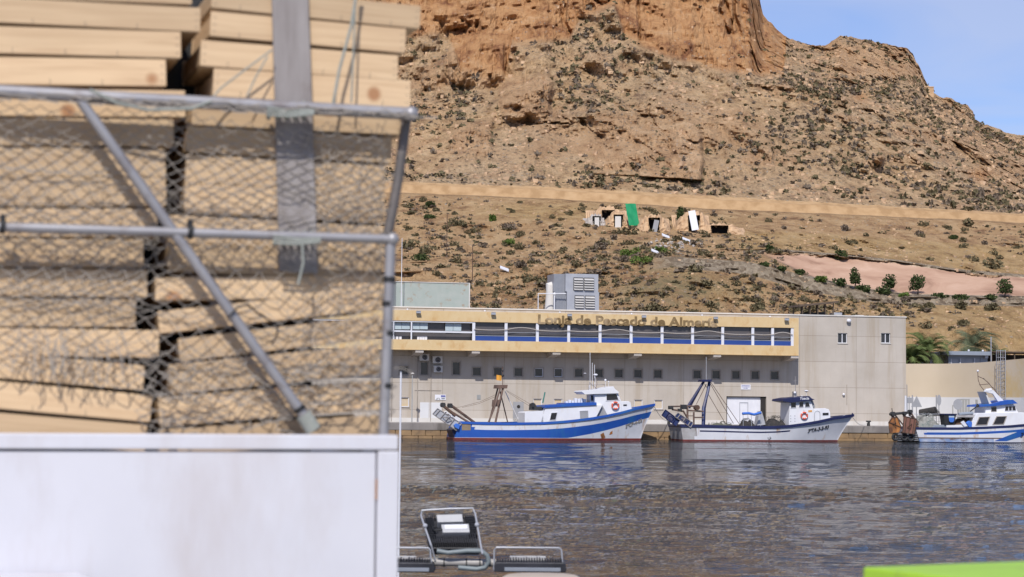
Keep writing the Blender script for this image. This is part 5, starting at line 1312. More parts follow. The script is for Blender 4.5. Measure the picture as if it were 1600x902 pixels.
def trawl_door(bt, quad, yo, th, label, mats, ribs=3, tilt=0.0, name='trawl_door'):
    """a slab outlined at photo pixels with ribs and brackets"""
    P = [bt.h(px, py, yo) for px, py in quad]; cx = sum(p[0] for p in P) / len(P); cz = sum(p[1] for p in P) / len(P)
    t = thing(name, label, 'trawl door', bt.fr.w(cx, yo, cz), AF); Q = [(p[0] - cx, p[1] - cz) for p in P]
    mb = MB(); mb.prism(Q, 0, th); mb.build('plate', mats[0], t, bevel=0.02)
    mb = MB(); a, b_, c, d = Q[:4]
    for k in range(ribs):
        u = (k + 0.5) / ribs
        p = (a[0] + (d[0] - a[0]) * u, a[1] + (d[1] - a[1]) * u); q_ = (b_[0] + (c[0] - b_[0]) * u, b_[1] + (c[1] - b_[1]) * u)
        mb.tube([(p[0], -0.03, p[1]), (q_[0], -0.03, q_[1])], 0.04, 5)
    for e0, e1 in ((a, b_), (b_, c), (c, d), (d, a)): mb.tube([(e0[0], -0.02, e0[1]), (e1[0], -0.02, e1[1])], 0.035, 5)
    mb.build('ribs', mats[1], t)
    mb = MB(); mb.tube([(Q[0][0] * 0.3, -0.05, Q[0][1] * 0.3), (Q[0][0] * 0.1, -0.35, Q[0][1] * 0.1 + 0.1), (Q[2][0] * 0.3, -0.05, Q[2][1] * 0.3)], 0.03, 5); mb.build('bracket', mats[1], t)
    return t

# ---- boat 1: blue and white
b1 = Boat(714, 'blue and white wooden fishing boat with a red lifebuoy, leftmost of the three boats', 3.9,
          [(719, 659.5), (760, 661), (800, 661.3), (850, 660.5), (880, 658.5), (900, 656.5), (925, 653.5), (950, 649.5), (975, 644.5), (1000, 638.5)], 712, 1001, (1024, 631.5))
S = b1.S
f_low = lambda x: max(0.15, S(x) - 0.50 - max(0.35, 0.85 - 0.05 * max(0, x - 6.0)))
x840 = b1.h(840, 665)[0]; x720b = b1.h(735, 665)[0]; x730 = b1.h(741, 665)[0]
rows = [lambda x: S(x), lambda x: S(x) - 0.14, lambda x: S(x) - 0.50, lambda x: f_low(x), lambda x: min(0.13, f_low(x) - 0.02), lambda x: 0.03, lambda x: -0.35, lambda x: -0.88]
def mf1(x, r_):
    if r_ == 0: return 1
    if r_ == 1: return 1 if x < x730 else 0
    if r_ == 2: return 1
    if r_ == 3: return 0
    return 2
b1.hull(rows, mf1, [M['hullwhite'], M['hullblue'], M['bootred'], M['navy'], M['hulltan']], M['hullblue'])
yo = -1.25
b1.poly([(820, 661), (820, 645), (823, 643.5), (849, 642), (849, 661)], yo, 2.3, 'engine_casing', M['white'])
b1.poly([(844, 662), (853, 636.5), (941.5, 633), (929, 657), (880, 660)], yo, 2.5, 'deckhouse', M['white'])
b1.poly([(850.5, 637.5), (851.5, 633.5), (884, 631.5), (884, 629.8), (932, 628.8), (932.5, 633.2)], yo - 0.1, 2.7, 'deckhouse_roof', M['hullblue'])
b1.win([(861.5, 645.5), (870.5, 645), (868, 656), (859, 656.5)], yo); b1.win([(905.8, 642.5), (918.6, 642), (919.4, 654), (906.4, 655)], yo, mat=M['signgrey'])
b1.poly([(931, 655), (941.5, 633.5), (951, 652)], yo + 0.25, 2.0, 'shaded_gap_sheet', M['signgrey'])  # grey sheet painting the shade in the gap between deckhouse and wheelhouse
wh = b1.poly([(934, 655), (930, 633), (929, 616.5), (965.5, 614), (970.5, 627), (971, 650)], -0.95, 1.9, 'wheelhouse', M['white'])
b1.poly([(970.5, 651), (970.5, 627.5), (982, 627), (985.5, 629), (988.5, 646)], -0.8, 1.6, 'fore_cabin', M['white'], bevel=0.03)
b1.poly([(909, 612.2), (911, 610.8), (930, 609.2), (945, 606.5), (958.5, 603.8), (961, 608), (967.5, 613), (966, 614.8), (914, 616.4)], -1.15, 2.3, 'wheelhouse_roof', M['white'])
b1.win([(947.3, 616.6), (962.8, 615.9), (966.3, 625), (947.8, 626)], -0.95, parent=wh); b1.win([(923, 618), (927, 618), (927, 626.5), (923, 626.5)], -0.5, parent=wh)
b1.poly([(922, 634), (922, 616.8), (930, 616.5), (930, 634)], -0.5, 1.0, 'aft_locker', M['white'])
b1.poly([(974, 632.2), (979.5, 632), (979.5, 634.2), (974, 634.4)], -0.83, 0.02, 'vent_slot', M['cabglass'])
lifebuoy(b1, 961, 634, -0.97, 0.24, 'red and white lifebuoy on the wheelhouse of the blue and white boat')
for pts in ([(922, 610, -0.3), (922, 551, -0.3)], [(925.5, 610, 0), (925.5, 567, 0)], [(929, 610, 0.3), (929, 570, 0.3)]): b1.bar(pts, 0.018, 'whip_antenna', M['white'])
b1.bar([(919, 612, -0.4), (921, 598, -0.4), (934, 609, -0.2)], 0.025, 'mast_frame', M['steelrust']); b1.bar([(923, 602, -0.4), (945, 601, -0.2), (945, 608, -0.2)], 0.02, 'mast_frame', M['steelrust'])
b1.bar([(930, 588, 0), (933, 600, 0), (929, 610, 0)], 0.025, 'mast_frame', M['steelrust'])
for px, py, r_ in ((930.5, 585.8, (0.17, 0.17, 0.08)), (946, 594.2, (0.09, 0.09, 0.09)), (921, 604, 0.07), (914, 583.5, (0.11, 0.04, 0.025)), (951, 596.5, 0.05)):
    x_, z_ = b1.h(px, py, -0.1); mb = MB(); mb.ball((x_, -0.1, z_), r_, 10, 6)
    if px != 914: mb.tube([(x_, -0.1, z_), (x_, -0.1, b1.h(px, 609 if px < 940 else 606, -0.1)[1])], 0.014, 5)
    mb.build('radar_dome' if px < 931 else 'mast_lamp', M['whiteclean'], b1.t, smooth=True)
t, x_, z_ = b1.own('crate_stack', 'white foam boxes piled on the blue deckhouse roof of the blue and white boat', 'boxes', 884, 632, -0.4)
rr = random.Random(4)
for k in range(7):
    a = k * 0.225; hgt = rr.choice([0.22, 0.30, 0.36]); mb = MB(); mb.box(a, a + 0.19, 0, 0.5, 0.0, hgt + 0.03 * k); mb.build('box', M['whiteclean'], t, bevel=0.015)
# A-frame and rigging
for pts, r_ in (([(782, 606, -0.6), (773, 636, -1.2), (763, 661, -1.55)], 0.065), ([(786, 606, -0.4), (774, 661, -1.2)], 0.08), ([(780, 606, 0.5), (793.5, 661, 1.2)], 0.045), ([(778, 606, 0.6), (764, 661, 1.4)], 0.06)):
    b1.bar(pts, r_, 'gantry_leg', M['brownsteel'])
b1.poly([(776.5, 607.2), (777.5, 601.5), (793.5, 601.5), (792.5, 607.2)], -0.6, 1.2, 'gantry_platform', M['brownsteel'])
b1.poly([(770, 625), (783, 624.5), (779, 635.5), (769, 635.5)], -1.0, 0.2, 'gantry_plate', M['brownsteel'])
b1.bar([(785.5, 603, 0), (785.5, 573, 0)], 0.03, 'mast_pole', M['brownsteel'])
x_, z_ = b1.h(785.5, 587, 0); mb = MB(); mb.ball((x_, 0, z_), 0.1, 8, 5); mb.ball((x_, 0, z_ + 0.35), 0.08, 8, 5); mb.build('mast_lamp', M['black'], b1.t)
b1.bar([(789.5, 612, 0.3), (812, 661, 0.9)], 0.035, 'stay_pole', M['white'])
for pts in ([(776, 616, 0), (750, 628, 0), (720, 636, 0), (704, 638, 0)], [(776, 619, 0), (748, 631, 0), (722, 637, 0)], [(791, 610, 0), (812, 622, 0), (831, 633, 0)], [(792, 612, 0), (815, 627, 0), (833, 638, 0)], [(706, 637, -0.5), (722, 650, -0.5), (740, 660, -0.8)]):
    b1.bar(pts, 0.014, 'rigging_wire', M['rustdark'], seg=4)
fl, x_, z_ = b1.own('flag', 'small orange flag on the mast of the blue and white boat', 'flag', 775.5, 594, 0)
mb = MB(); W_ = []
for i in range(7):
    for zz_ in (0, 0.38): W_.append((i * 0.065, 0.05 * math.sin(i * 1.4), zz_ - 0.01 * i))
mb.add(W_ + [(x, y + 0.01, z) for x, y, z in W_], [(2 * i, 2 * i + 2, 2 * i + 3, 2 * i + 1) for i in range(6)] + [(14 + 2 * i, 14 + 2 * i + 1, 14 + 2 * i + 3, 14 + 2 * i + 2) for i in range(6)])
mb.build('cloth', M['flag'], fl, smooth=True)
b1.poly([(831, 641), (832, 631), (836, 630), (839, 636), (850, 635.5), (851, 641.5)], -0.6, 1.0, 'winch', M['black'], bevel=0.04)
b1.bar([(833, 636, -0.7), (832, 629.5, -0.7)], 0.09, 'winch_lever', M['black']); b1.bar([(848, 630, 0), (851.5, 613, 0)], 0.05, 'folded_parasol', M['teal'])
# stern gallows, beams and the trawl door
b1.bar([(691, 633, -1.0), (712, 650, -1.3)], 0.11, 'gallows_beam', M['rustdark']); b1.bar([(704, 633, 0.4), (742, 661, 0.8)], 0.10, 'gallows_beam', M['brownsteel']); b1.bar([(699, 640, -0.6), (735, 661.5, -1.0)], 0.08, 'gallows_beam', M['brownsteel'])
for px, py in ((692, 633), (703, 634)):
    x_, z_ = b1.h(px, py, -0.9); mb = MB(); mb.cbox((x_, -0.9, z_), (0.30, 0.35, 0.32)); mb.tube([(x_, -1.15, z_), (x_, -0.65, z_)], 0.17, 10); mb.build('gallows_block', M['black'], b1.t, bevel=0.02)
b1.poly([(705, 650), (712, 646), (720, 655), (721, 664), (714, 662)], -0.3, 0.9, 'stern_cover', M['white'], bevel=0.08)
trawl_door(b1, [(676, 647), (683.5, 638.5), (721, 662), (713, 673)], -1.6, 0.14, 'grey ribbed trawl door slung over the stern of the blue and white boat', [M['greysteel'], M['steelrust']], 5)
trawl_door(b1, [(688, 650), (696, 643), (716, 658), (708, 666)], -1.35, 0.12, 'smaller dark trawl door behind the grey ribbed one', [M['brownsteel'], M['white']], 3)
o = b1.poly([(711, 668), (709, 664.5), (713, 661.5), (719, 664), (717, 671)], -1.78, 0.15, 'blue_cap', M['canvas'])
b1.poly([(706, 672), (720, 664), (722, 690), (712, 690)], -1.3, 2.0, 'stern_skirt', M['navy'])
b1.decal([(721.5, 662.5), (735.5, 663), (735.5, 672.5), (721.5, 672.5)], 'worn_patch', M['hulltan'])
b1.decal([(938, 679), (943, 676), (946, 684), (940, 686)], 'rust_stain', M['rust'])
b1.decal([(953, 676), (957, 673), (957, 678), (952, 680)], 'rust_stain', M['rust'])
b1.text('3\u00aaCP-4-03', 977.5, 669.5, 0.36, M['wornpaint'], 0.2, 0.33, name='registration_number')

# ---- boat 2: white with navy rail
b2 = Boat(1067, 'white fishing boat with navy rail and navy wheelhouse roof, middle one of the three boats', 3.7,
          [(1066, 664.5), (1090, 664.8), (1120, 665.3), (1160, 666.5), (1190, 667), (1215, 666.5), (1235, 665), (1260, 662), (1285, 658), (1310, 653)], 1070, 1309, (1335, 648))
S2 = b2.S
rows = [lambda x: S2(x), lambda x: S2(x) - 0.17, lambda x: S2(x) - 0.36, lambda x: S2(x) - 0.47, lambda x: 0.5, lambda x: 0.09, lambda x: 0.03, lambda x: -0.35, lambda x: -0.88]
xa_, xb2_, xg_ = b2.h(1094, 672)[0], b2.h(1236, 672)[0], b2.h(1089, 672)[0]
def mf2(x, r_):
    if r_ == 0: return 1
    if r_ >= 5: return 2
    if r_ == 2 and xa_ < x < xb2_: return 1
    return 3 if x < xg_ else 0
b2.hull(rows, mf2, [M['hullwhite'], M['navy'], M['bootred'], M['hullgrey']], M['navy'], 0.15)
yo = -0.95
w2 = b2.poly([(1232.5, 666), (1234, 628), (1267, 626), (1271.5, 640), (1271.5, 663)], yo, 1.9, 'wheelhouse', M['white'])
b2.poly([(1271.5, 664), (1271.5, 639.3), (1290, 638.2), (1295.5, 640), (1297.5, 645), (1298, 658)], yo + 0.1, 1.7, 'fore_cabin', M['white'], bevel=0.05)
rf2 = b2.poly([(1223.5, 627), (1224.5, 623.8), (1238, 621.3), (1246, 621), (1264.5, 619), (1268.5, 622.8), (1273.5, 624.4), (1268, 625.8), (1249, 627.6), (1236, 629.4)], yo - 0.25, 2.4, 'wheelhouse_roof', M['navy'])
for pts in ([(1235.7, 629.5), (1243.5, 629), (1243.5, 637), (1235.7, 637.5)], [(1249, 628.6), (1255, 628.4), (1255, 636), (1248.5, 636.3)], [(1258, 629), (1263.3, 628.8), (1265.3, 635.8), (1258, 636.2)]): b2.win(pts, yo, parent=w2)
b2.poly([(1267.3, 626), (1270, 625.6), (1274, 636.5), (1271.8, 638.5)], yo + 0.1, 1.6, 'windscreen', M['signgrey'])
b2.poly([(1285.5, 645.3), (1294.8, 645), (1294.8, 648.8), (1285.5, 649.2)], yo + 0.07, 0.03, 'vent_slot', M['cabglass'])
P_ = [b2.h(px, py, yo + 0.08) for px, py in ((1272.8, 658), (1272.8, 646), (1273.8, 643.5), (1277, 642), (1280, 643.5), (1281.3, 646), (1281.3, 657))]
mb = MB(); mb.tube([(p[0], yo + 0.085, p[1]) for p in P_], 0.022, 5); mb.build('cabin_door', M['steel'], b2.t)
b2.poly([(1263, 641.2), (1269, 641), (1269, 644), (1263, 644.2)], yo - 0.02, 0.015, 'orange_plate', M['orangesign'])
rr = random.Random(9)
for k in range(6):
    x_, z_ = b2.h(1235.5 + (k % 2) * 6.5, 650 + (k // 2) * 4.2, yo); mb = MB(); mb.ball((x_, yo - 0.01, z_), 0.035, 6, 4); mb.build('porthole_bolt', M['steeldk'], b2.t)
lifebuoy(b2, 1256, 649.6, yo, 0.235, 'red and white lifebuoy on the wheelhouse of the white boat with navy roof')
P0 = b2.h(1250, 624.6, yo - 0.26); mb = MB(); Mx = Matrix(((1, 0, 0, P0[0]), (0, 0, -1, yo - 0.262), (0.03, 1, 0, P0[1]), (0, 0, 0, 1))); text_mb(mb, 'Yuacia', 0.26, Mx, 0.004, 0.006, 0.2, fit=0.72); mb.build('boat_name', M['whiteclean'], b2.t)
b2.text('3\u00aaTA-3-2-93', 1262.5, 676.6, 0.37, M['blackpaint'], 0.35, 0.17, fitpx=1296)
b2.bar([(1243, 622, 0), (1242.5, 588, 0)], 0.025, 'mast_pole', M['steelrust']); b2.bar([(1239.5, 596, 0), (1246, 595, 0)], 0.015, 'mast_yard', M['steelrust'])
b2.poly([(1240, 622), (1240, 612), (1245, 612), (1246, 622)], -0.1, 0.3, 'lamp_bracket', M['steelrust'])
for px, py, r_ in ((1242, 613.8, 0.10), (1260, 611, (0.17, 0.17, 0.07)), (1253, 619.2, 0.05)):
    x_, z_ = b2.h(px, py, -0.2); mb = MB(); mb.ball((x_, -0.2, z_), r_, 10, 6); mb.tube([(x_, -0.2, z_), (x_, -0.2, b2.h(px, 621, -0.2)[1])], 0.015, 5); mb.build('mast_lamp' if px != 1260 else 'radar_dome', M['whiteclean'], b2.t, smooth=True)
b2.bar([(1108.5, 597, 0), (1106, 612, -0.2), (1099, 638, -0.6), (1098.5, 665, -0.8)], 0.115, 'gantry_leg', M['navysteel']); b2.bar([(1108.5, 597, 0.2), (1101, 638, 0.9), (1100, 665, 1.2)], 0.09, 'gantry_leg', M['navysteel'])
b2.bar([(1099.5, 597, 0), (1075, 635, -0.9)], 0.10, 'gantry_leg', M['navy']); b2.bar([(1099.5, 597, 0.2), (1077, 638, 0.9)], 0.07, 'gantry_leg', M['navy'])
b2.poly([(1097, 596.8), (1098, 593.2), (1113, 593.2), (1112, 596.5)], -0.5, 1.0, 'gantry_platform', M['navy']); b2.bar([(1103.5, 594, 0), (1103.5, 558, 0)], 0.022, 'mast_pole', M['greysteel'])
for pts in ([(1106, 615, 0), (1133, 661, 0)], [(1111, 598, 0), (1156, 664, 0)], [(1101, 600, 0), (1108, 612, 0)], [(1110, 600, 0.4), (1146, 662, 0.8)], [(1104, 600, 0), (1088, 632, 0)]): b2.bar(pts, 0.022, 'rigging_wire', M['rustdark'], seg=5)
for pts, r_ in (([(1074, 634, -1.3), (1074.5, 664, -1.3)], .075), ([(1084, 644, -1.3), (1084, 665, -1.3)], .07), ([(1047, 635.3, -1.2), (1090, 634.8, -1.2)], .06), ([(1075, 641.5, -1.3), (1099, 643, -1.0)], .06), ([(1083, 652.5, -1.3), (1099, 652.5, -1.0)], .05), ([(1050, 640, -1.2), (1068, 643, -1.2), (1080, 664, -1.3)], .07), ([(1074, 650, -1.2), (1084, 650, -1.2)], .03)):
    b2.bar(pts, r_, 'gallows_frame', M['brownsteel'])
for px, py, s_ in ((1048, 637, 0.32), (1068, 636, 0.42), (1062, 641, 0.26)):
    x_, z_ = b2.h(px, py, -1.2); mb = MB(); mb.cbox((x_, -1.2, z_), (s_, 0.34, s_ * 0.8)); mb.tube([(x_, -1.42, z_), (x_, -0.98, z_)], s_ * 0.42, 10); mb.build('gallows_block', M['black'], b2.t, bevel=0.02)
x_, z_ = b2.h(1088.5, 637, -1.1); mb = MB(); mb.tube([(x_, -1.3, z_), (x_, -1.24, z_), (x_, -1.24, z_), (x_, -0.9, z_), (x_, -0.9, z_), (x_, -0.85, z_)], [.19, .19, .12, .12, .19, .19], 14); mb.build('rope_reel', M['rustdark'], b2.t)
trawl_door(b2, [(1034, 649), (1039.5, 640.5), (1062, 657), (1056, 666)], -1.5, 0.13, 'bright blue trawl door at the outer stern of the white boat with navy roof', [M['navysteel'], M['navy']], 2)
trawl_door(b2, [(1054, 651), (1059, 645), (1083, 661), (1079, 668)], -1.62, 0.13, 'blue trawl door nearer the hull of the white boat with navy roof', [M['navysteel'], M['steelrust']], 3)
heap('net_heap', 'olive netting heaped on the aft deck of the middle boat', 'fishing net', b2, 1108, 1152, 660, 668, -0.9, M['netolive'], 3)
heap('net_heap', 'dark rope and netting heaped before the wheelhouse of the middle boat', 'fishing net', b2, 1200, 1230, 649, 668, -0.9, M['netdark'], 5)
heap('net_heap', 'black hoop of netting under the blue awning of the middle boat', 'fishing net', b2, 1158, 1182, 654, 667, -0.7, M['netdark'], 6, 0.8)
b2.poly([(1183, 665), (1185.5, 650), (1188.5, 642.5), (1190.5, 643), (1196.5, 664)], -0.2, 0.7, 'steel_fin', M['greysteel'])
aw = b2.bar([(1160, 646.5, -0.8), (1170, 646, -0.8), (1178, 648, -0.8), (1189, 645, -0.8)], 0.10, 'folded_awning', M['canvas'])
for px in (1161, 1174, 1188): b2.bar([(px, 647, -0.8), (px + 0.4, 667, -0.8)], 0.018, 'awning_post', M['steel'])
b2.bar([(1302, 655, -0.7), (1304, 653.2, -0.7), (1320, 650, -0.4), (1322, 650.5, -0.35)], 0.05, 'bow_rope', M['whiteclean']); b2.bar([(1331.5, 649, 0), (1332, 645.5, 0)], 0.05, 'bow_post', M['navy'])
x_, z_ = b2.h(1203.5, 684.5, -1.85); mb = MB(); mb.torus((x_, -b2.side(x_, z_) - 0.005, z_), 0.11, 0.012, 'y', 20, 4); mb.tube([(x_ - 0.17, -b2.side(x_, z_) - 0.01, z_), (x_ + 0.17, -b2.side(x_, z_) - 0.01, z_)], 0.012, 4); mb.build('load_line_mark', M['blackpaint'], b2.t)

# ---- boat 3: worn white and blue, cut by the right edge
b3 = Boat(1438, 'worn white and blue fishing boat with rusty stern gear, rightmost of the three', 4.2,
          [(1434, 668.5), (1460, 668.8), (1500, 668.8), (1540, 667.5), (1580, 665.5), (1620, 662), (1660, 655), (1690, 648)], 1442, 1690, (1716, 641))
S3 = b3.S
rows = [lambda x: S3(x), lambda x: S3(x) - 0.14, lambda x: S3(x) - 0.34, lambda x: S3(x) - 0.52, lambda x: 0.36, lambda x: 0.27, lambda x: 0.03, lambda x: -0.35, lambda x: -0.9]
xw0, xw1 = b3.h(1556, 690)[0], b3.h(1600, 675)[0]; xbr = b3.h(1577, 683)[0]
def mf3(x, r_):
    if r_ == 0: return 1
    if r_ == 2: return 1 if x > b3.h(1449, 676)[0] else 0
    if r_ == 4: return 4 if x < xbr else 0
    if r_ == 5: return 3 if x < xw0 else 0
    return 2 if r_ > 5 else 0
b3.hull(rows, mf3, [M['hullwhite'], M['hullblue'], M['navy'], M['worn3'], M['brownsteel']], M['navy'], 0.10)
b3.decal([(1553, 689.5), (1573, 689.5), (1640, 668), (1596, 672.5)], 'blue_flash', M['hullblue'])
yo = -1.35
dh = b3.poly([(1519, 669), (1525, 647.5), (1528, 645.5), (1590, 644.5), (1660, 646), (1668, 662)], yo, 2.7, 'deckhouse', M['white'], bevel=0.04)
b3.win([(1530.5, 652.5), (1545.5, 652), (1541.5, 663.5), (1525.5, 664)], yo, parent=dh, frame=M['frame']); b3.win([(1557.5, 651.5), (1572, 651), (1567.5, 662.5), (1552, 663)], yo, parent=dh, frame=M['frame'])
w3 = b3.poly([(1540, 646), (1540, 633.5), (1583, 630.5), (1591.5, 645)], yo + 0.4, 1.9, 'wheelhouse', M['white'], bevel=0.03)
b3.win([(1549, 636.8), (1556.5, 636.5), (1556.5, 643), (1549, 643.2)], yo + 0.4, parent=w3, frame=M['frame'])
for a in (0, 5.5, 11): b3.win([(1571 + a * 0.95, 635.3 - a * .03), (1575.4 + a * 0.95, 635.1 - a * .03), (1576.2 + a * 1.0, 642 - a * .03), (1569.8 + a * 1.0, 642.3 - a * .03)], yo + 0.4, parent=w3)
b3.poly([(1532, 636), (1533, 633.3), (1558, 630.2), (1563, 627), (1583, 624.8), (1590.5, 630.6), (1575, 632), (1556, 634.4)], yo + 0.15, 2.4, 'wheelhouse_roof', M['hullblue'])
b3.poly([(1538, 612), (1540, 609), (1548, 608.5), (1553, 610.5), (1569.5, 627.5), (1561.5, 631), (1551.5, 615.5), (1542, 613)], -0.9, 0.16, 'radar_arch', M['white'])
b3.poly([(1538, 612), (1540, 609), (1548, 608.5), (1553, 610.5), (1569.5, 627.5), (1561.5, 631), (1551.5, 615.5), (1542, 613)], 0.6, 0.16, 'radar_arch', M['white'])
b3.poly([(1538.5, 612), (1541, 614), (1550, 632), (1546, 632)], -0.7, 1.3, 'arch_panel', M['concrete_white']); b3.bar([(1540, 610.5, -0.8), (1549, 609.5, -0.8)], 0.13, 'radar_dome', M['whiteclean'])
for pts in ([(1527.8, 581, 0), (1528.5, 594, 0), (1532, 603, 0), (1539, 612, 0)], [(1528, 588, 0), (1537, 592, 0), (1545, 599, 0), (1551, 607, 0)], [(1530, 601.5, 0), (1545.5, 600, 0)], [(1551, 605, 0.3), (1560, 617, 0.3)]): b3.bar(pts, 0.028, 'antenna_frame', M['brownsteel'], seg=5)
x_, z_ = b3.h(1527.8, 579.8, 0); mb = MB(); mb.ball((x_, 0, z_), 0.09, 8, 5); mb.build('mast_lamp', M['whiteclean'], b3.t); x_, z_ = b3.h(1537, 592, 0); mb = MB(); mb.ball((x_, 0, z_), 0.05, 8, 5); mb.build('mast_lamp', M['black'], b3.t)
b3.text('3\u00aaAM-2', 1594, 684, 0.5, M['blackpaint'], 0.25, 0.12)
# stern gear
b3.bar([(1390, 647.5, -1.2), (1424, 644.5, -1.2)], 0.10, 'gallows_beam', M['black'])
for px, py, s_ in ((1395, 647, 0.34), (1413, 646, 0.28), (1422, 643, 0.26)): x_, z_ = b3.h(px, py, -1.2); mb = MB(); mb.tube([(x_, -1.4, z_), (x_, -1.0, z_)], s_ / 2, 12); mb.cbox((x_, -1.2, z_ - 0.1), (0.16, 0.2, 0.35)); mb.build('gallows_block', M['black'], b3.t)
b3.bar([(1393.5, 638, -1.2), (1394.5, 646, -1.2)], 0.03, 'stern_lamp_stem', M['black'])
for pts in ([(1398, 648, -1.0), (1412, 665, -1.0), (1438, 685, -1.0)], [(1420, 648, -0.6), (1445, 668, -0.9)], [(1396, 655, -0.9), (1398, 690, -0.9)], [(1424, 646, -0.8), (1438, 668, -1.0)]): b3.bar(pts, 0.06, 'gallows_frame', M['brownsteel'])
td = trawl_door(b3, [(1389, 660), (1394, 652.5), (1402, 652), (1408, 668), (1405, 676), (1391, 677)], -1.75, 0.16, 'bright orange-rusted trawl door at the outer stern of the rightmost boat', [M['rust'], M['rustdark']], 1)
td = trawl_door(b3, [(1410.5, 676), (1412.5, 650.5), (1432, 655), (1428.5, 678.5)], -1.85, 0.12, 'red-brown planked trawl door at the stern of the rightmost boat', [M['rustpanel'], M['rustdark']], 3)
for k, (px, py) in enumerate(((1399, 683), (1413, 683), (1423, 684))):
    t, x_, z_ = b3.own('tyre_fender', ['black tyre hanging under the orange-rusted trawl door', 'black tyre hanging left under the planked trawl door', 'black tyre hanging right under the planked trawl door'][k], 'tyre', px, py, -1.6)
    mb = MB(); mb.torus((0, 0, 0), 0.22, 0.09, 'y', 18, 8); mb.build('tyre', M['black'], t, smooth=True); mb = MB(); mb.tube([(0, 0, 0.25), (0.03, 0, 0.6)], 0.02, 5); mb.build('rope', M['netolive'], t)
b3.poly([(1424, 690.5), (1432, 664), (1438, 668), (1442, 691)], -1.2, 2.4, 'stern_ramp', M['rustdark'])
for k in range(4): b3.poly([(1418, 679.5 + k * 3), (1440, 678 + k * 3), (1440, 679 + k * 3), (1418, 680.5 + k * 3)], -1.5, 2.6, 'ramp_rung', M['greysteel'], bevel=0)
b3.bar([(1414.8, 643, 0.2), (1415.2, 618.5, 0.2)], 0.085, 'white_mast', M['white']); b3.bar([(1417.5, 645, 0), (1417, 601, 0)], 0.03, 'mast_pole', M['steeldk'])
b3.bar([(1428, 647.2, -1.0), (1470, 647.2, -1.0)], 0.02, 'aft_rail', M['steel'])
nd = b3.bar([(1438, 646, 0.4), (1462, 641.5, -0.5)], 0.30, 'net_drum', M['netdark'], seg=16)
heap('net_heap', 'pale grey netting piled on the aft deck of the rightmost boat', 'fishing net', b3, 1436, 1472, 644, 668, -1.3, M['netpale'], 11, 1.8)
heap('net_heap', 'dark folded netting beside the net drum of the rightmost boat', 'fishing net', b3, 1458, 1470, 640, 650, -0.7, M['netdark'], 12, 0.6)
t, x_, z_ = b3.own('net_tub', 'black plastic tub with a blue and white label on the rightmost boat', 'tub', 1481, 664, -1.3)
mb = MB(); mb.add([(-.40, -.3, 0), (.36, -.3, 0), (.5, -.42, .82), (-.5, -.42, .82), (-.40, .35, 0), (.36, .35, 0), (.5, .42, .82), (-.5, .42, .82)], [(0, 1, 2, 3), (4, 7, 6, 5), (0, 3, 7, 4), (1, 5, 6, 2), (0, 4, 5, 1)]); mb.build('tub', M['black'], t)
mb = MB(); mb.box(-.54, .54, -.46, -.40, .76, .84); mb.box(-.54, .54, .40, .46, .76, .84); mb.box(-.54, -.48, -.40, .40, .76, .84); mb.box(.48, .54, -.40, .40, .76, .84); mb.build('rim', M['navy'], t, bevel=0.01)
mb = MB(); mb.prism([(-.13, .68), (.33, .68), (.30, .30), (.2, .2), (0, .2), (-.1, .3)], -0.44, -0.425, mi=0); mb.box(-.12, .32, -0.445, -0.44, .56, .66, 1); mb.build('label', [M['canvas'], M['blind']], t)
b3.poly([(1457, 669), (1461, 664.5), (1479, 664), (1479, 669)], -1.5, 0.6, 'fish_locker', M['kiosk'], bevel=0.03)
b3.poly([(1479, 669), (1479, 664.8), (1520, 663.5), (1520, 669)], -1.6, 3.0, 'aft_coaming', M['white'], bevel=0.02)
b3.poly([(1484, 665), (1492.5, 651), (1496, 651), (1488, 665)], -1.2, 0.1, 'frame_strut', M['white']); b3.poly([(1517, 666), (1522, 651), (1525, 651), (1521, 666)], -1.2, 0.1, 'frame_strut', M['white'])
b3.poly([(1493, 652), (1495, 649.6), (1524, 648.8), (1524, 652.5)], -1.2, 2.4, 'shelter_roof', M['hullgrey'])
heap('net_heap', 'brown tangled ropes under the shelter roof of the rightmost boat', 'ropes', b3, 1492, 1523, 650.5, 664, -0.9, M['rustdark'], 14, 1.2)
b3.bar([(1498, 647.5, -0.8), (1520, 645.5, -0.8)], 0.12, 'rolled_tarp', M['kiosk']); b3.bar([(1516, 643, -0.8), (1526, 635.5, -0.8)], 0.05, 'horn', M['black']); x_, z_ = b3.h(1527, 634.5, -0.8)
mb = MB(); mb.tube([(x_ - 0.12, -0.8, z_ - 0.12), (x_ + 0.08, -0.8, z_ + 0.06)], [0.03, 0.16], 10); mb.build('horn_bell', M['black'], b3.t)
b3.poly([(1510, 661), (1515, 657.5), (1519.5, 660), (1518.5, 669), (1514, 668)], -1.75, 0.3, 'blue_cloth', M['canvas'], bevel=0.05); b3.poly([(1501, 660), (1506, 657.5), (1512, 666), (1507, 667)], -1.7, 0.08, 'white_plank', M['whiteclean'])
# bollards on the quay
for px, lab in ((1045, 'black mooring bollard on the quay behind the blue trawl door'), (1357, 'black mooring bollard on the quay right of the middle boat')):
    x_ = FAC.x(px, 665, QY + 0.6); mb = MB(); mb.tube([(0, 0, 0), (0, 0, 0.3), (0, 0, 0.32), (0, 0, 0.42)], [0.13, 0.11, 0.2, 0.18], 12); o = mb.build('bollard', M['black'], smooth=True); o.location = FAC.w(x_, QY + 0.6, QZ); tag(o, lab, 'bollard')
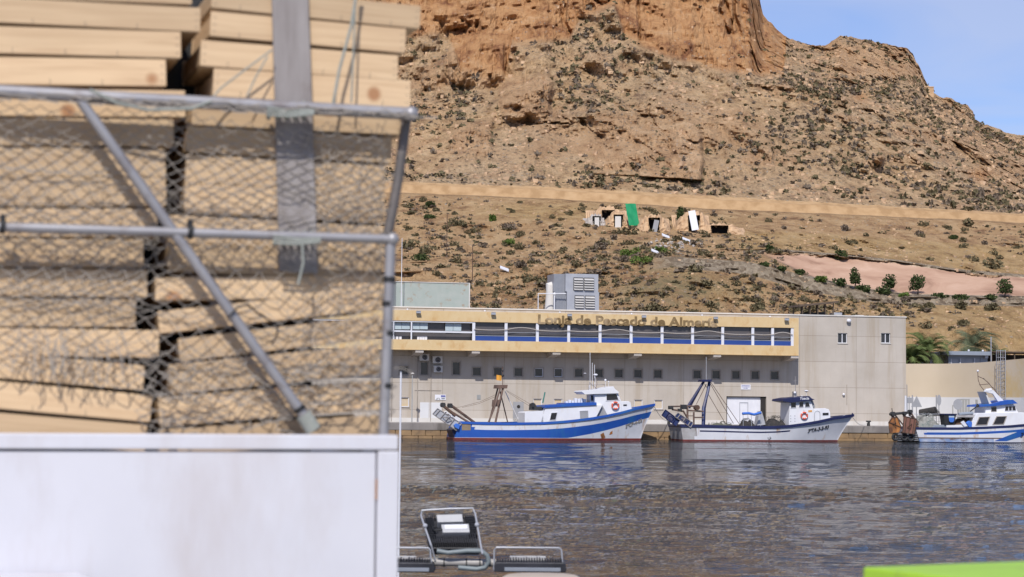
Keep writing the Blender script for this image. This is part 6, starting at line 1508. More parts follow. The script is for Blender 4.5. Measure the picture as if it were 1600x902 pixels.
# mooring lines
for a, c, lab in (((1330, 649, b2, -0.1), (1357, 0), 'mooring line from the bow of the middle boat to the quay'), ((1021, 633, b1, -0.1), (1050, 0), 'mooring line from the bow of the blue and white boat to the quay')):
    bt = a[2]; x_, z_ = bt.h(a[0], a[1], a[3]); p0 = bt.fr.w(x_, a[3], z_); p1 = FAC.w(FAC.x(c[0], 665, QY + 0.6), QY + 0.6, QZ + 0.3)
    mb = MB(); mb.tube([(p1 - p0) * (k / 8) + Vector((0, 0, -0.45 * math.sin(math.pi * k / 8))) for k in range(9)], 0.02, 5); o = mb.build('mooring_line', M['concrete_white'], smooth=True); o.location = p0; tag(o, lab, 'rope')
# slim lamp post on the quay in front of the hall
x_ = FAC.x(643.5, 660, -2.5); h_ = FAC.z(643.5, 585, -2.5) - QZ
t = thing('lamp_post', 'slim dark lamp post in front of the hall near the white service doors', 'lamp post', FAC.w(x_, -2.5, QZ), AF)
mb = MB(); mb.tube([(0, 0, 0), (0, 0, h_)], [0.05, 0.035], 8); mb.build('pole', M['greydoor'], t, smooth=True); mb = MB(); mb.tube([(0, 0, h_), (0, 0, h_ + 0.05), (0, 0, h_ + 0.12)], [0.1, 0.16, 0.06], 10); mb.build('lamp_head', M['concrete_white'], t, smooth=True)

# ---------------------------------------------------------------- near shore: quay under the camera
e_ = MB(); e_.box(-60, 60, -40, 10.9, QZ - 0.5, QZ - 0.01); e_.box(-60, 60, 10.5, 11.1, -2, QZ - 0.005)
tag(e_.build('near_quay', M['quaytop']), 'concrete quay on the near shore', kind='structure')

# ---------------------------------------------------------------- truck loaded with fish crates
TA = R(16.7)
TX = -800 / FPX * 4.86
T = Frame(TX, 4.86, TA)
M['pipe'] = pmat('galvanised_pipe', (0.34, 0.33, 0.335, 1), (0.25, 0.24, 0.25, 1), 9, 0.45, 0.4, bmp=0.05, bd=0.001, dirt=(0.18, 0.15, 0.14, 1), dscale=14, dscl=(1, 1, 1))
M['pipeshade'] = pmat('shaded_pipe', (0.10, 0.09, 0.085, 1), (0.15, 0.13, 0.12, 1), 9, 0.6, 0.3)  # pipe metal repeated darker, its shadow put into the colour
M['panelwhite'] = pmat('truck_white_paint', (0.585, 0.58, 0.62, 1), (0.54, 0.535, 0.575, 1), 3, 0.45, bmp=0.04, bd=0.002, dirt=(0.47, 0.43, 0.43, 1), dscale=3.5, dscl=(1, 1, 0.3), dlo=0.5, dhi=0.8)
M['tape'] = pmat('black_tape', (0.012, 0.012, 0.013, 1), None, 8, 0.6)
M['twine'] = pmat('grey_net_twine', (0.24, 0.215, 0.19, 1), (0.34, 0.30, 0.26, 1), 30, 0.95, bmp=0)
M['rope'] = pmat('grey_green_rope', (0.22, 0.235, 0.21, 1), (0.30, 0.31, 0.28, 1), 40, 0.95, bmp=0.3, bd=0.001)
M['stake'] = pmat('weathered_grey_timber', (0.30, 0.275, 0.265, 1), (0.21, 0.185, 0.175, 1), 6, 0.9, bmp=0.3, bd=0.002, scl=(6, 6, 0.8), dirt=(0.15, 0.11, 0.09, 1), dscale=9, dscl=(1, 1, 0.4), dlo=0.62, dhi=0.75)
def wood(name, c1, c2, knot):
    m, nt, b = new_mat(name); tcn = nt.nodes.new('ShaderNodeTexCoord'); L = nt.links.new
    oi = nt.nodes.new('ShaderNodeObjectInfo'); ad = nt.nodes.new('ShaderNodeVectorMath'); ad.operation = 'ADD'; sc = nt.nodes.new('ShaderNodeVectorMath'); sc.operation = 'SCALE'
    cmb = nt.nodes.new('ShaderNodeCombineXYZ'); L(oi.outputs['Random'], cmb.inputs[0]); L(oi.outputs['Random'], cmb.inputs[2]); L(cmb.outputs[0], sc.inputs[0]); sc.inputs['Scale'].default_value = 40
    L(tcn.outputs['Object'], ad.inputs[0]); L(sc.outputs[0], ad.inputs[1]); v = ad.outputs[0]
    g1 = noise(nt, v, 9, 5, 0.6, 0.6, scl=(0.35, 1, 7)); g2 = noise(nt, v, 2.2, 3, scl=(1, 1, 4))
    col = ramp(nt, g1, [(0.25, c2), (0.6, c1)])
    col = mixc(nt, ramp(nt, g2, [(0.45, (0, 0, 0)), (0.75, (0.5, 0.5, 0.5))]), col, tuple(x * 0.84 for x in c1) + (1,))
    vo = nt.nodes.new('ShaderNodeTexVoronoi'); vo.inputs['Scale'].default_value = 5.5; L(v, vo.inputs['Vector'])
    col = mixc(nt, ramp(nt, vo.outputs['Distance'], [(0.07, (0.85, 0.85, 0.85)), (0.13, (0, 0, 0))]), col, knot)
    hs = nt.nodes.new('ShaderNodeHueSaturation'); mr = nt.nodes.new('ShaderNodeMapRange'); L(oi.outputs['Random'], mr.inputs[0]); mr.inputs[3].default_value = 0.74; mr.inputs[4].default_value = 1.14
    L(mr.outputs[0], hs.inputs['Value']); L(col, hs.inputs['Color']); L(hs.outputs[0], b.inputs['Base Color']); b.inputs['Roughness'].default_value = 0.75
    bump(nt, b, g1, 0.12, 0.002); return m
M['cratewood'] = wood('pale_crate_wood', (0.60, 0.43, 0.26), (0.47, 0.315, 0.18), (0.30, 0.13, 0.05, 1))
M['nail'] = pmat('crate_nail', (0.12, 0.10, 0.09, 1), None, 5, 0.6)
truck = thing('flatbed_truck', 'white-sided flatbed truck with a galvanised pipe rack, loaded with wooden crates', 'truck', T.o, TA)
def tx(px, py, yo=0.0): return T.hit(px, py, yo)
FY = -0.085                                       # the drop side stands outside the pipe rack
xr, ztop = tx(624, 680, FY)
zp_ = tx(300, 703, FY)[1]
xe = tx(588, 703, FY)[0]
pl_ = MB(); pl_.box(-1.6, xe, FY + 0.004, FY + 0.03, 0.35, zp_ - 0.004); pl_.build('side_panel', M['panelwhite'], truck, bevel=0.002)
pl_ = MB(); pl_.box(-1.6, xr - 0.003, FY - 0.004, FY + 0.045, zp_ + 0.001, ztop); pl_.build('top_rim', M['panelwhite'], truck, bevel=0.004)
pl_ = MB(); pl_.box(xe + 0.004, xr, FY - 0.003, FY + 0.06, 0.35, zp_ - 0.002); pl_.build('corner_post', M['panelwhite'], truck, bevel=0.004)
pl_ = MB(); pl_.tube([(xe + 0.001, FY - 0.002, zp_ - 0.07), (xe + 0.001, FY - 0.002, zp_ - 0.12)], 0.002, 6); pl_.build('rust_mark', M['rust'], truck)
pl_ = MB(); pl_.box(xr - 0.06, xr - 0.003, 0.062, 1.9, 0.35, ztop - 0.004); pl_.build('rear_panel', M['panelwhite'], truck, bevel=0.004)
pl_ = MB(); pl_.box(-5.5, xr - 0.01, 0.062, 1.95, QZ - 0.32 + 0.55, QZ + 0.25); pl_.build('load_bed', M['darkwood'], truck)
bx0, bz0 = tx(128, 888)
pl_ = MB(); pl_.box(-1.6, bx0, FY - 0.2, FY - 0.01, bz0 - 0.35, bz0); pl_.build('step_cover', M['panelwhite'], truck, bevel=0.02)
for x_ in (-0.55, -4.4):
    for y_ in (0.15, 1.65):
        w_ = MB(); w_.tube([(x_, y_, QZ + 0.0), (x_, y_ + 0.26, QZ + 0.0)], 0.32, 28); o = w_.build('wheel', M['black'], truck, smooth=True, bevel=0.02); o.location.z = 0.315 - 0.0
pp = lambda *pts, yo=-0.03: [(tx(a, b_, yo)[0], yo, tx(a, b_, yo)[1]) for a, b_ in pts]
def pipe(name, pts, r, mat=None, yo=-0.03, seg=16, end=None):
    mb = MB(); P = pp(*pts, yo=yo)
    if end: P[-1] = (P[-1][0], end, P[-1][2])
    mb.tube(P, r, seg); return mb.build(name, mat or M['pipe'], truck, smooth=True)
PX = 4.95 / FPX
pipe('top_rail', [(-260, 128), (160, 152), (420, 166), (642, 178)], 10.5 * PX)
mb = MB(); c = pp((642, 178))[0]; mb.ball(c, 12.5 * PX, 14, 10); mb.build('elbow', M['pipe'], truck, smooth=True)
pipe('middle_rail', [(-260, 345), (0, 355), (300, 364), (612, 374)], 7.8 * PX, yo=-0.045)
mb = MB(); c = pp((613, 374), yo=-0.045)[0]; mb.ball(c, 11 * PX, 14, 10); mb.build('elbow', M['pipe'], truck, smooth=True)
pipe('diagonal_brace', [(122, 152), (240, 318), (360, 488), (488, 668)], 8.5 * PX, yo=-0.042)
pipe('lower_upright', [(610, 380), (606, 500), (599, 684)], 8.6 * PX, yo=-0.04)
pipe('upper_upright', [(635, 186), (622, 280), (606, 366)], 8.5 * PX, M['pipeshade'], yo=0.02)
mb = MB(); a = pp((642, 178))[0]; mb.tube([a, (a[0], 1.9, a[2])], 10 * PX, 12); mb.build('rear_top_rail', M['pipeshade'], truck, smooth=True)
for px, py, r_ in ((608, 438, 10), (606, 522, 9.3), (603, 604, 9.3), (605, 476, 9)):
    mb = MB(); a = pp((px + 0.7, py - 5), yo=-0.04)[0]; b_ = pp((px + 0.3, py + 3), yo=-0.04)[0]; mb.tube([a, b_], r_ * PX, 14); mb.build('tape_band', M['tape'], truck)
for px, py in ((4, 352), (297, 360)):
    mb = MB(); a = pp((px - 4, py + 2), yo=-0.045)[0]; b_ = pp((px + 4, py + 3), yo=-0.045)[0]; mb.tube([a, b_], 11 * PX, 12); mb.cbox((a[0] + 0.006, -0.045, a[2] + 0.018), (0.012, 0.02, 0.02)); mb.build('clamp', M['tape'], truck)
mb = MB(); a, b_ = pp((474, 648), (490, 672), yo=-0.042); mb.tube([a, b_], 13 * PX, 14); mb.build('brace_coupler', M['rope'], truck, smooth=True)
mb = MB(); a, b_ = pp((466, 636), (470, 642), yo=-0.042); mb.tube([a, b_], 10 * PX, 14); mb.build('tape_band', M['tape'], truck)
# ropes bound round the rails at the stake
for (px, py, r_, n_) in ((455, 172, 14, 5), (465, 372, 11, 6)):
    mb = MB()
    for k in range(n_):
        x_, z_ = tx(px - 34 + k * 68 / n_, py, -0.03); mb.torus((x_, -0.02, z_), r_ * PX, 2.2 * PX, 'x', 16, 6)
    for k in range(3): mb.tube(pp((px - 38, py - 4 + k * 6), (px, py + 2 + k * 4), (px + 36, py + k * 3), yo=-0.055 - 0.004 * k), 2.2 * PX, 6)
    mb.build('lashing', M['rope'], truck, smooth=True)
mb = MB(); mb.tube(pp((472, 378), (474, 410), (466, 445), yo=-0.08), 2.0 * PX, 6); mb.build('lashing_tail', M['rope'], truck, smooth=True)
# a grey stake standing between the rails and the crates
st = MB(); P_ = [tx(424, -60, 0.018), tx(480, -60, 0.018), tx(497, 428, 0.018), tx(437, 424, 0.018)]
st.prism(P_, 0.0185, 0.0325); o = st.build('wooden_stake', M['stake'], bevel=0.002); o.location = T.o; o.rotation_euler = (0, 0, TA); tag(o, 'weathered grey timber stake lashed to the pipe rails in front of the crates', 'stake')

# crates: one prototype per width, copied
YC = 0.035
def make_crate(w_, h_, dep=0.34, tall=False):
    t = thing('fish_crate', '', 'crate')
    r_ = random.Random(int(w_ * 1000))
    th = 0.007; g = 0.0022
    if tall:
        a = MB(); a.box(0, w_, 0.001, th, g, h_ * 0.497); a.build('front_board', M['cratewood'], t, bevel=0.0009)
        a = MB(); a.box(0, w_, 0, th, h_ * 0.503, h_ - 0.001); a.build('front_board', M['cratewood'], t, bevel=0.0009)
    else:
        a = MB(); a.box(0, w_, 0, th, g, h_ - 0.001); a.build('front_board', M['cratewood'], t, bevel=0.0012)
    a = MB(); a.box(0, w_, dep - th, dep, g, h_ - 0.001); a.build('back_board', M['cratewood'], t)
    for x_ in (0.002, w_ - 0.014): a = MB(); a.box(x_, x_ + 0.012, th + 0.0005, dep - th - 0.0005, g + 0.006, h_ * 0.86); a.build('end_board', M['cratewood'], t)
    a = MB(); a.box(0.004, w_ - 0.004, 0.003, dep - 0.003, 0.0, g - 0.0005); a.build('base_board', M['cratewood'], t)
    a = MB()
    for x_ in (0.010, w_ - 0.010):
        for k in range(3): a.box(x_ - 0.003, x_ + 0.003, -0.0006, 0, h_ * (0.2 + 0.27 * k), h_ * (0.2 + 0.27 * k) + 0.0012)
    x_ = 0.07
    while x_ < w_ - 0.04: a.box(x_ - 0.0005, x_ + 0.0006, -0.0006, 0, h_ * 0.02, h_ * 0.24); x_ += 0.125 
    a.build('staples', M['nail'], t)
    return t
ORD = ['topmost', 'second', 'third', 'fourth', 'fifth', 'sixth', 'seventh', 'eighth', 'ninth', 'tenth', 'eleventh', 'twelfth', 'thirteenth', 'fourteenth', 'fifteenth']
# (right px, left-end y top, right-end y top, left y bottom, right y bottom) of the left stack, seen against the frame edge
LEFT = [(300, -46, -36, -3, 8), (313, -2, 10, 36, 51), (283, 39, 51, 84, 92), (260, 89, 92, 133, 136), (290, 138, 141, 182, 184), (272, 184, 186, 228, 229), (260, 230, 230, 322, 323), (246, 325, 326, 371, 371),
        (224, 373, 373, 417, 418), (230, 420, 420, 464, 465), (212, 467, 467, 511, 512), (248, 514, 514, 557, 560), (223, 560, 562, 592, 611), (234, 597, 616, 640, 661), (226, 645, 664, 690, 708)]
RIGHT = [(352, 648, -50, -24, -4, 26), (330, 656, -24, 8, 13, 46), (328, 633, 15, 46, 57, 84), (313, 621, 62, 86, 104, 127), (333, 641, 108, 124, 152, 170), (300, 628, 154, 172, 196, 212), (291, 612, 198, 214, 238, 256), (288, 600, 240, 258, 332, 348),
         (262, 597, 336, 352, 424, 440), (243, 602, 427, 436, 470, 466), (250, 598, 473, 462, 522, 484), (282, 600, 529, 492, 566, 528), (268, 596, 569, 537, 618, 584), (250, 600, 622, 592, 668, 640), (250, 600, 672, 646, 715, 690)]
protos_c = {}
def put_crate(xl, xr_, zbl, zbr, h_, label, grp, yo, dep):
    key = round((xr_ - xl) / 0.04)
    wid = math.hypot(xr_ - xl, zbr - zbl)
    tall = h_ > 0.11
    if (key, tall) not in protos_c: t = make_crate(key * 0.04, 0.070, dep, tall); protos_c[key, tall] = t
    else: t = copy_tree(protos_c[key, tall])
    kx_ = wid / (key * 0.04)
    t.scale = (kx_, 1, h_ / 0.070)
    t.location = T.w(xl, yo, zbl); t.rotation_euler = Euler((0, -math.atan2(zbr - zbl, xr_ - xl), 0)).to_matrix().to_4x4().to_euler()
    t.rotation_euler = (Matrix.Rotation(TA, 3, 'Z') @ Matrix.Rotation(-math.atan2(zbr - zbl, xr_ - xl), 3, 'Y')).to_euler()
    tag(t, label, 'crate', grp)
for i, (pr_, tl_, tr_, bl_, br_) in enumerate(LEFT):
    yo = YC + (0.006 if i in (3, 9) else 0) + 0.001 * (i % 3)
    x1, zb1 = tx(pr_, br_, yo); x0, zb0 = tx(0, bl_, yo); zt0 = tx(0, tl_, yo)[1]; zt1 = tx(pr_, tr_, yo)[1]
    slope = (zb1 - zb0) / (x1 - x0); xl = x1 - 0.60; zl = zb1 - slope * 0.60
    h_ = ((zt0 - zb0) + (zt1 - zb1)) / 2
    put_crate(xl, x1, zl, zb1, h_, f'{ORD[i] if i < len(LEFT) - 1 else "lowest"} pale wooden fish crate{"" if i in (0, len(LEFT) - 1) else " from the top"} in the left-hand stack on the truck', 'wooden crates of the left-hand stack', yo, 0.34)
for i, (pl__, pr_, tl_, tr_, bl_, br_) in enumerate(RIGHT):
    yo = YC - 0.002 + 0.001 * (i % 3)
    if i == 0: continue
    x1, zb1 = tx(pr_, br_, yo); x0, zb0 = tx(pl__, bl_, yo); zt0 = tx(pl__, tl_, yo)[1]; zt1 = tx(pr_, tr_, yo)[1]
    h_ = ((zt0 - zb0) + (zt1 - zb1)) / 2
    put_crate(x0, x1, zb0, zb1, h_, f'{ORD[i - 1] if i < len(RIGHT) - 1 else "lowest"} pale wooden fish crate{"" if i in (1, len(RIGHT) - 1) else " from the top"} in the right-hand stack on the truck', 'wooden crates of the right-hand stack', yo, 0.34)
mb = MB(); mb.box(-1.5, xr - 0.12, 0.42, 0.44, 1.5, 4.1); mb.box(-5.4, -1.52, 0.42, 1.8, 1.4, 2.4); mb.build('crate_gap_shade', M['tape'], truck)  # added black boards standing in for the shade between and behind the crates

# ---------------------------------------------------------------- cargo net hung from the rails
net = thing('cargo_net', 'grey knotted netting draped over the crates and tied to the pipe rails', 'net', T.o, TA)
rn = np.random.default_rng(77)
def netlayer(name, x0, x1, ztopf, zbotf, nu, nv, yo, r_, seed, sag=0.0, jit=0.22, skip=0.0, bunch=None):
    """diamond mesh between two curves; knots wander so that the cells stretch and bunch"""
    u = np.linspace(0, 1, nu); v = np.linspace(0, 1, nv)
    Pt = {}
    for i in range(nu):
        for j in range(nv):
            if (i + j) % 2: continue
            uu = u[i]; vv = v[j]
            if bunch: vv = bunch(uu, vv)
            x = x0 + (x1 - x0) * uu; z = ztopf(uu) * (1 - vv) + zbotf(uu) * vv
            cw_, ch = (x1 - x0) / nu, (ztopf(uu) - zbotf(uu)) / nv
            w1_ = float(vnoise(np.array(uu * 5.3), np.array(vv * 6.1), np.array(0.3), seed)); w2_ = float(vnoise(np.array(uu * 4.1), np.array(vv * 7.3), np.array(5.3), seed + 5)); w3_ = float(vnoise(np.array(uu * 16), np.array(vv * 18), np.array(9.3), seed + 9))
            x += w1_ * cw_ * 1.3 + w3_ * cw_ * jit; z += w2_ * ch * 1.5 + float(vnoise(np.array(uu * 17), np.array(vv * 15), np.array(2.3), seed + 19)) * ch * jit - sag * math.sin(math.pi * uu) * vv
            Pt[i, j] = (x, yo + 0.036 * min(1, vv * 6) * min(1, (1 - vv) * 8 + 0.3) + 0.003 * w1_, z)
    mb = MB(); r2 = random.Random(seed)
    for (i, j), p in Pt.items():
        for di in (-1, 1):
            q_ = Pt.get((i + di, j + 1))
            if q_ is None or r2.random() < skip: continue
            p0, p1 = Vector(p), Vector(q_); m_ = (p0 + p1) / 2 + Vector((0, 0, -0.12 * (p1 - p0).length))
            mb.tube([p0, m_, p1], r_, 4, caps=False)
    return mb.build(name, M['twine'], net)
zt_rail = lambda u: tx(0, 150)[1] + (tx(620, 180)[1] - tx(0, 150)[1]) * u
zt_mid = lambda u: tx(0, 358)[1] + (tx(610, 372)[1] - tx(0, 358)[1]) * u
x0n, x1n = tx(-120, 200)[0], tx(612, 200)[0]
netlayer('net_panel', x0n, x1n, lambda u: tx(0, 152)[1] - 0.045 * u, lambda u: tx(0, 366)[1] - 0.03 * u, 50, 25, -0.020, 0.8 * PX, 1, sag=0.01)
netlayer('net_panel', x0n, x1n, lambda u: tx(0, 362)[1] - 0.03 * u, lambda u: tx(0, 560)[1] - 0.15 * u, 46, 25, -0.018, 0.8 * PX, 2, jit=0.5, skip=0.06)
netlayer('net_panel', x0n, x1n, lambda u: tx(0, 270)[1] - 0.02 * u, lambda u: tx(0, 400)[1] - 0.02 * u, 54, 17, -0.016, 0.6 * PX, 3, jit=0.6, skip=0.35)
xq0, xq1 = tx(215, 600)[0], tx(600, 600)[0]
netlayer('net_panel', xq0, xq1, lambda u: tx(215, 540)[1] + 0.0 * u, lambda u: tx(215, 690)[1] + 0.09 * u, 30, 17, -0.016, 0.8 * PX, 4, jit=0.7, skip=0.18)
xq0, xq1 = tx(480, 300)[0], tx(604, 300)[0]
netlayer('net_panel', xq0, xq1, lambda u: tx(480, 190)[1], lambda u: tx(480, 560)[1], 15, 36, -0.012, 0.65 * PX, 6, jit=0.9, skip=0.1)
netlayer('net_panel', tx(0, 400)[0], tx(222, 400)[0], lambda u: tx(0, 372)[1] - 0.0 * u, lambda u: tx(0, 470)[1] - 0.02 * math.sin(3 * u), 22, 15, -0.010, 0.7 * PX, 7, jit=0.9, skip=0.15)
# bunched seams and hanging ends
mb = MB()
rs = random.Random(5)
for k in range(46):
    a = rs.uniform(-40, 600); P = []
    y_ = 146 + a * 0.052 + rs.uniform(-3, 6)
    for s_ in range(5): P.append((a + s_ * rs.uniform(10, 26), y_ + s_ * 1.3 + rs.uniform(-5, 6)))
    mb.tube(pp(*P, yo=-0.03 - rs.uniform(0.01, 0.03)), 1.3 * PX, 4, caps=False)
for k in range(34):
    a = rs.uniform(20, 200); b0 = rs.uniform(505, 545); P = [(a, b0)]
    for s_ in range(5): P.append((P[-1][0] + rs.uniform(-7, 7), P[-1][1] + rs.uniform(5, 17)))
    mb.tube(pp(*P, yo=-0.012), 1.0 * PX, 4, caps=False)
for k in range(40):
    a, b0 = rs.uniform(235, 600), rs.uniform(560, 660); P = [(a, b0)]
    for s_ in range(5): P.append((P[-1][0] + rs.uniform(-22, 22), P[-1][1] + rs.uniform(-6, 13)))
    mb.tube(pp(*P, yo=-0.012), 1.1 * PX, 4, caps=False)
mb.build('loose_strands', M['twine'], net, smooth=True)
for pts, r_ in (([(560, -30), (549, 40), (530, 110), (520, 166)], 2.4), ([(556, -30), (553, 60), (549, 160)], 1.6), ([(425, 78), (390, 104), (345, 138), (328, 158)], 1.5), ([(418, 88), (400, 120), (386, 150)], 1.3), ([(140, 140), (180, 160), (230, 172), (300, 170), (330, 158)], 2.6)):
    mb = MB(); mb.tube(pp(*pts, yo=-0.015 if r_ < 2.5 else -0.06), r_ * PX, 6); mb.build('tie_rope', M['rope'], net, smooth=True)
mb = MB(); mb.tube(pp((355, 498), (372, 480), (388, 476), (402, 490), (420, 500), (434, 508), (432, 528), (424, 538), yo=-0.06), 1.6 * PX, 5); o = mb.build('wire_twist', M['tape'], net, smooth=True)

# ---------------------------------------------------------------- floodlights on a pipe over the water's edge
FD = 13.0
M['lampbody'] = pmat('black_lamp_fins', (0.012, 0.013, 0.017, 1), (0.03, 0.03, 0.038, 1), 6, 0.5, 0.2)
M['lampgrey'] = pmat('lamp_driver_box', (0.42, 0.42, 0.42, 1), (0.34, 0.34, 0.35, 1), 6, 0.5)
M['conduit'] = pmat('grey_conduit', (0.17, 0.20, 0.21, 1), (0.13, 0.155, 0.165, 1), 8, 0.5)
M['pvc'] = pmat('grey_pipe', (0.34, 0.32, 0.30, 1), (0.27, 0.26, 0.25, 1), 5, 0.5)
M['beigefoam'] = pmat('beige_concrete_cap', (0.46, 0.38, 0.31, 1), (0.38, 0.31, 0.25, 1), 4, 0.9)
M['lampglass'] = pmat('lamp_lens', (0.26, 0.28, 0.32, 1), (0.20, 0.22, 0.25, 1), 3, 0.15, bmp=0)
LF = Frame(0, FD, 0)
lx = lambda px, py, yo=0.0: LF.hit(px, py, yo)
lp = lambda px, py, yo=0.0: (lx(px, py, yo)[0], yo, lx(px, py, yo)[1])
q_ = FD / FPX
ox, oz = lx(700, 880)
rack = thing('lamp_rack', 'grey horizontal pipe carrying floodlights beside the truck', 'lamp rack', (0, FD, 0))
mb = MB(); mb.tube([lp(520, 876), lp(775, 880)], 6.2 * q_, 14); mb.build('cross_pipe', M['pvc'], rack, smooth=True)
for px in (694, 729, 750): mb = MB(); a = lp(px, 879.3); mb.tube([(a[0] - 0.004, 0, a[2]), (a[0] + 0.004, 0, a[2])], 6.8 * q_, 14); mb.build('pipe_clip', M['tape'], rack)
mb = MB(); mb.tube([lp(683, 861, -.05), lp(700, 864, -.06), lp(730, 861, -.06), lp(752, 861, -.06), lp(761, 868, -.06), lp(764, 878, -.06), lp(758, 887, -.06), lp(745, 889.5, -.06), lp(716, 887, -.06)], 3.8 * q_, 10); mb.build('conduit', M['conduit'], rack, smooth=True)
mb = MB(); a = lp(600, 876); mb.tube([(a[0], 0.0, a[2]), (a[0], 0, -2.0)], 0.045, 12); mb.build('post', M['pvc'], rack, smooth=True)
def flood_flat(px0, px1, label):
    w0 = lx(px0, 885, -.1)[0]; w1 = lx(px1, 885, -.1)[0]; cz = lx(px0, 885, -.1)[1]; W = w1 - w0
    t = thing('floodlight', label, 'floodlight', (w0, FD - 0.1, cz), 0, 'floodlights on the pipe rack')
    mb = MB(); mb.prism([(0.0, -8 * q_), (W, -8 * q_), (W + 1 * q_, -2 * q_), (W - 1 * q_, 6 * q_), (W - 3 * q_, 7 * q_), (4 * q_, 7 * q_), (0, 3 * q_)], -0.04, 0.14); mb.build('housing', M['lampbody'], t, bevel=0.006)
    mb = MB(); n_ = int(W / (4.4 * q_))
    for k in range(n_): x_ = 4 * q_ + k * (W - 8 * q_) / n_; mb.box(x_, x_ + 2.0 * q_, -0.035, 0.13, 7 * q_, random.uniform(11, 13) * q_)
    mb.build('fins', M['lampbody'], t)
    mb = MB(); mb.box(24 * q_, W - 30 * q_, 0.14, 0.16, 4 * q_, 13.5 * q_); mb.build('driver_box', M['lampgrey'], t, bevel=0.004)
    mb = MB(); mb.box(16 * q_, W - 8 * q_, -0.046, -0.041, -6.5 * q_, -0.5 * q_); mb.build('lens', M['lampglass'], t, bevel=0.003)
    mb = MB(); mb.tube([(0, 0.0, -6 * q_), (0.2 * q_, 0.0, 25 * q_), (3 * q_, 0, 29 * q_), (W - 10 * q_, 0, 29 * q_), (W - 7 * q_, 0, 26 * q_), (W - 5 * q_, 0, 5 * q_)], 1.3 * q_, 8); mb.build('bracket', M['steel'], t, smooth=True)
flood_flat(772, 884, 'floodlight seen edge-on at the right end of the pipe rack')
flood_flat(570, 679, 'floodlight seen edge-on, half hidden by the white truck side')
t = thing('floodlight', 'tilted floodlight showing its black fins and pale driver boxes', 'floodlight', (lx(703, 860)[0], FD, lx(703, 860)[1]), 0, 'floodlights on the pipe rack')
c0 = (lx(703, 860)[0], 0, lx(703, 860)[1])
r3 = lambda px, py, yo=0.0: tuple(Vector(lp(px, py, yo)) - Vector(c0))
quad = [r3(671, 857, .0), r3(749, 857, .0), r3(742, 807, .2), r3(662, 810, .2)]
Vq = [Vector(x) for x in quad]; nq = (Vq[1] - Vq[0]).cross(Vq[3] - Vq[0]).normalized()
if nq.y > 0: nq = -nq
mb = MB(); mb.add([v for v in Vq] + [v - nq * 0.06 for v in Vq], [(0, 1, 2, 3), (4, 7, 6, 5), (0, 4, 5, 1), (1, 5, 6, 2), (2, 6, 7, 3), (3, 7, 4, 0)]); mb.build('housing', M['lampbody'], t, bevel=0.006)
def uvq(u, v, h): return (Vq[0] * (1 - u) + Vq[1] * u) * (1 - v) + (Vq[3] * (1 - u) + Vq[2] * u) * v + nq * h
def qbox(mb, u0, u1, v0, v1, h0, h1, mi=0): mb.add([uvq(u, v, h) for h in (h0, h1) for v in (v0, v1) for u in (u0, u1)], [(0, 2, 3, 1), (4, 5, 7, 6), (0, 1, 5, 4), (2, 6, 7, 3), (0, 4, 6, 2), (1, 3, 7, 5)], mi)
mb = MB()
for k in range(22):
    u = 0.03 + k * 0.94 / 22; qbox(mb, u, u + 0.017, 0.02, 0.27, 0, 0.045)
    qbox(mb, u, u + 0.017, 0.90, 0.985, 0, 0.04)
for k in range(11):
    v = 0.3 + k * 0.055; qbox(mb, 0.02, 0.17, v, v + 0.022, 0, 0.04); qbox(mb, 0.80, 0.98, v, v + 0.022, 0, 0.04)
mb.build('fins', M['lampbody'], t)
mb = MB(); qbox(mb, 0.24, 0.74, 0.64, 0.88, 0.0, 0.06); mb.build('driver_box', M['lampgrey'], t, bevel=0.004)
mb = MB(); qbox(mb, 0.30, 0.84, 0.30, 0.56, 0.0, 0.06); mb.build('driver_box', M['lampgrey'], t, bevel=0.004)
mb = MB(); qbox(mb, 0.36, 0.80, 0.40, 0.53, 0.061, 0.063); mb.build('driver_label', M['whiteclean'], t)
mb = MB(); mb.tube([uvq(0.22, .5, .05), uvq(0.12, .46, .06), uvq(0.15, .36, .06), uvq(0.3, .33, .075)], 0.006, 6); mb.build('cable', M['tape'], t)
mb = MB(); mb.tube([uvq(0.03, -0.1, .05), uvq(-0.06, 0.9, .05), uvq(-0.02, 1.08, .05), uvq(0.5, 1.10, .05), uvq(0.97, 1.08, .05), uvq(1.0, 0.9, .05), uvq(1.03, -0.35, .05)], 1.4 * q_, 8); mb.tube([uvq(0.03, -0.1, .05), r3(680, 876, -.03)], 1.4 * q_, 8); mb.build('bracket', M['steel'], t, smooth=True)
mb = MB(); mb.ball(uvq(1.0, 0.52, 0.06), 0.016, 8, 6); mb.ball(uvq(-0.02, 0.52, 0.06), 0.016, 8, 6); mb.build('bracket_bolts', M['steel'], t)
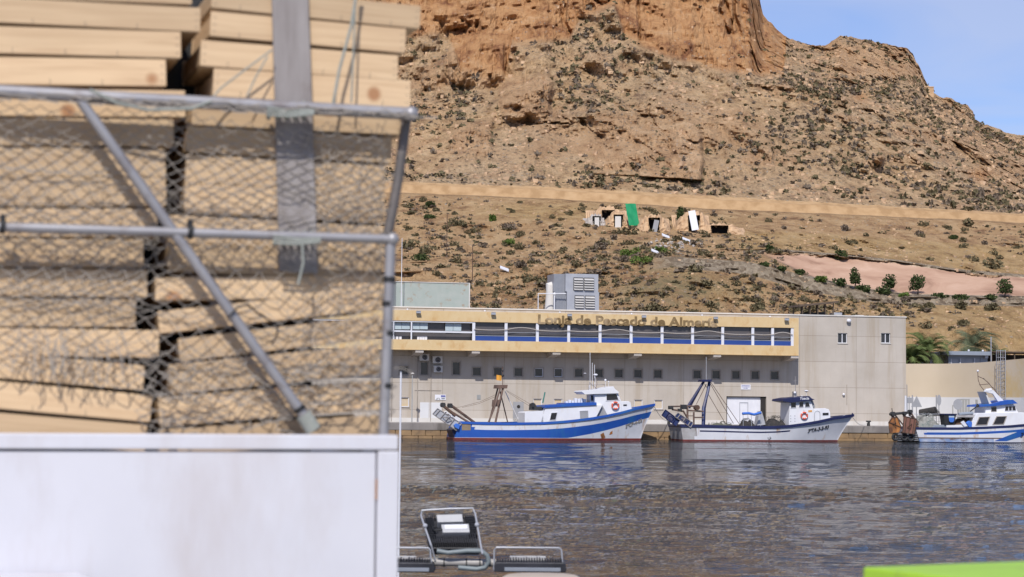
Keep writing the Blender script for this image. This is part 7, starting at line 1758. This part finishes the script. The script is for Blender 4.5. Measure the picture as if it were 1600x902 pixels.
# rounded pile under the right floodlight
pr = 0.21; c = at(846, 894, 10.6 + pr)
c.x = at(846, 894, 10.6).x
t = thing('mooring_pile', 'blurred beige rounded pile top under the right-hand floodlight', 'pile', (c.x, 10.6, QZ - 0.6))
h_ = c.z - (QZ - 0.6); mb = MB(); mb.tube([(0, 0, -2), (0, 0, h_ - 0.5)], pr * 0.85, 24); mb.build('pile', M['quaytop'], t, smooth=True)
mb = MB(); mb.tube([(0, 0, h_ - 0.5), (0, 0, h_ - 0.05), (0, 0, h_ - 0.012), (0, 0, h_)], [pr, pr, pr * 0.96, pr * 0.86], 28); mb.build('cap', M['beigefoam'], t, smooth=True)
# thin white pole right of the truck
p = at(626.5, 580, 16.0)
t = thing('marker_pole', 'thin white pole with a dark tip rising from the water beside the truck', 'pole', (p.x, 16.0, 0))
mb = MB(); mb.tube([(0.0, 0, -1), (0.0, 0, p.z)], 0.0072, 8); mb.build('shaft', M['whiteclean'], t, smooth=True); mb = MB(); mb.tube([(0.0, 0, p.z), (0.0, 0, p.z + 0.03)], 0.016, 8); mb.build('tip', M['black'], t, smooth=True)
# lime green fish box at the lower right corner
M['lime'] = pmat('lime_green_plastic', (0.35, 0.58, 0.035, 1), (0.30, 0.51, 0.03, 1), 5, 0.5, bmp=0.05, bd=0.002, dirt=(0.22, 0.33, 0.05, 1), dscale=9, dscl=(1, 1, 1), dlo=0.56, dhi=0.72)
A_ = at(1348, 886, 4.3); B_ = at(1640, 875.5, 4.55)
ang = math.atan2(B_.y - A_.y, B_.x - A_.x); W = (B_ - A_).length
bn_ = thing('green_bin', 'lime green plastic bin cut by the lower right corner', 'bin', (A_.x, A_.y, QZ), 0, rot=(0, 0, ang))
hz = A_.z - QZ; sl_ = (B_.z - A_.z) / W
mb = MB(); mb.prism([(0.04, 0), (W - 0.04, 0), (W - 0.01, hz - 0.06 + sl_ * W), (0.012, hz - 0.06)], -0.6, -0.01); mb.build('body', M['lime'], bn_, bevel=0.01)
mb = MB(); mb.prism([(0, hz - 0.058), (W, hz - 0.058 + sl_ * W), (W, hz + sl_ * W), (0, hz)], -0.62, 0.0); mb.build('lid', M['lime'], bn_, bevel=0.006)
mb = MB(); mb.tube([(0.2, -0.0, hz - 0.08), (0.2, 0.05, hz - 0.08), (0.4, 0.05, hz - 0.08), (0.4, 0, hz - 0.08)], 0.012, 8); mb.build('handle', M['lime'], bn_, smooth=True)
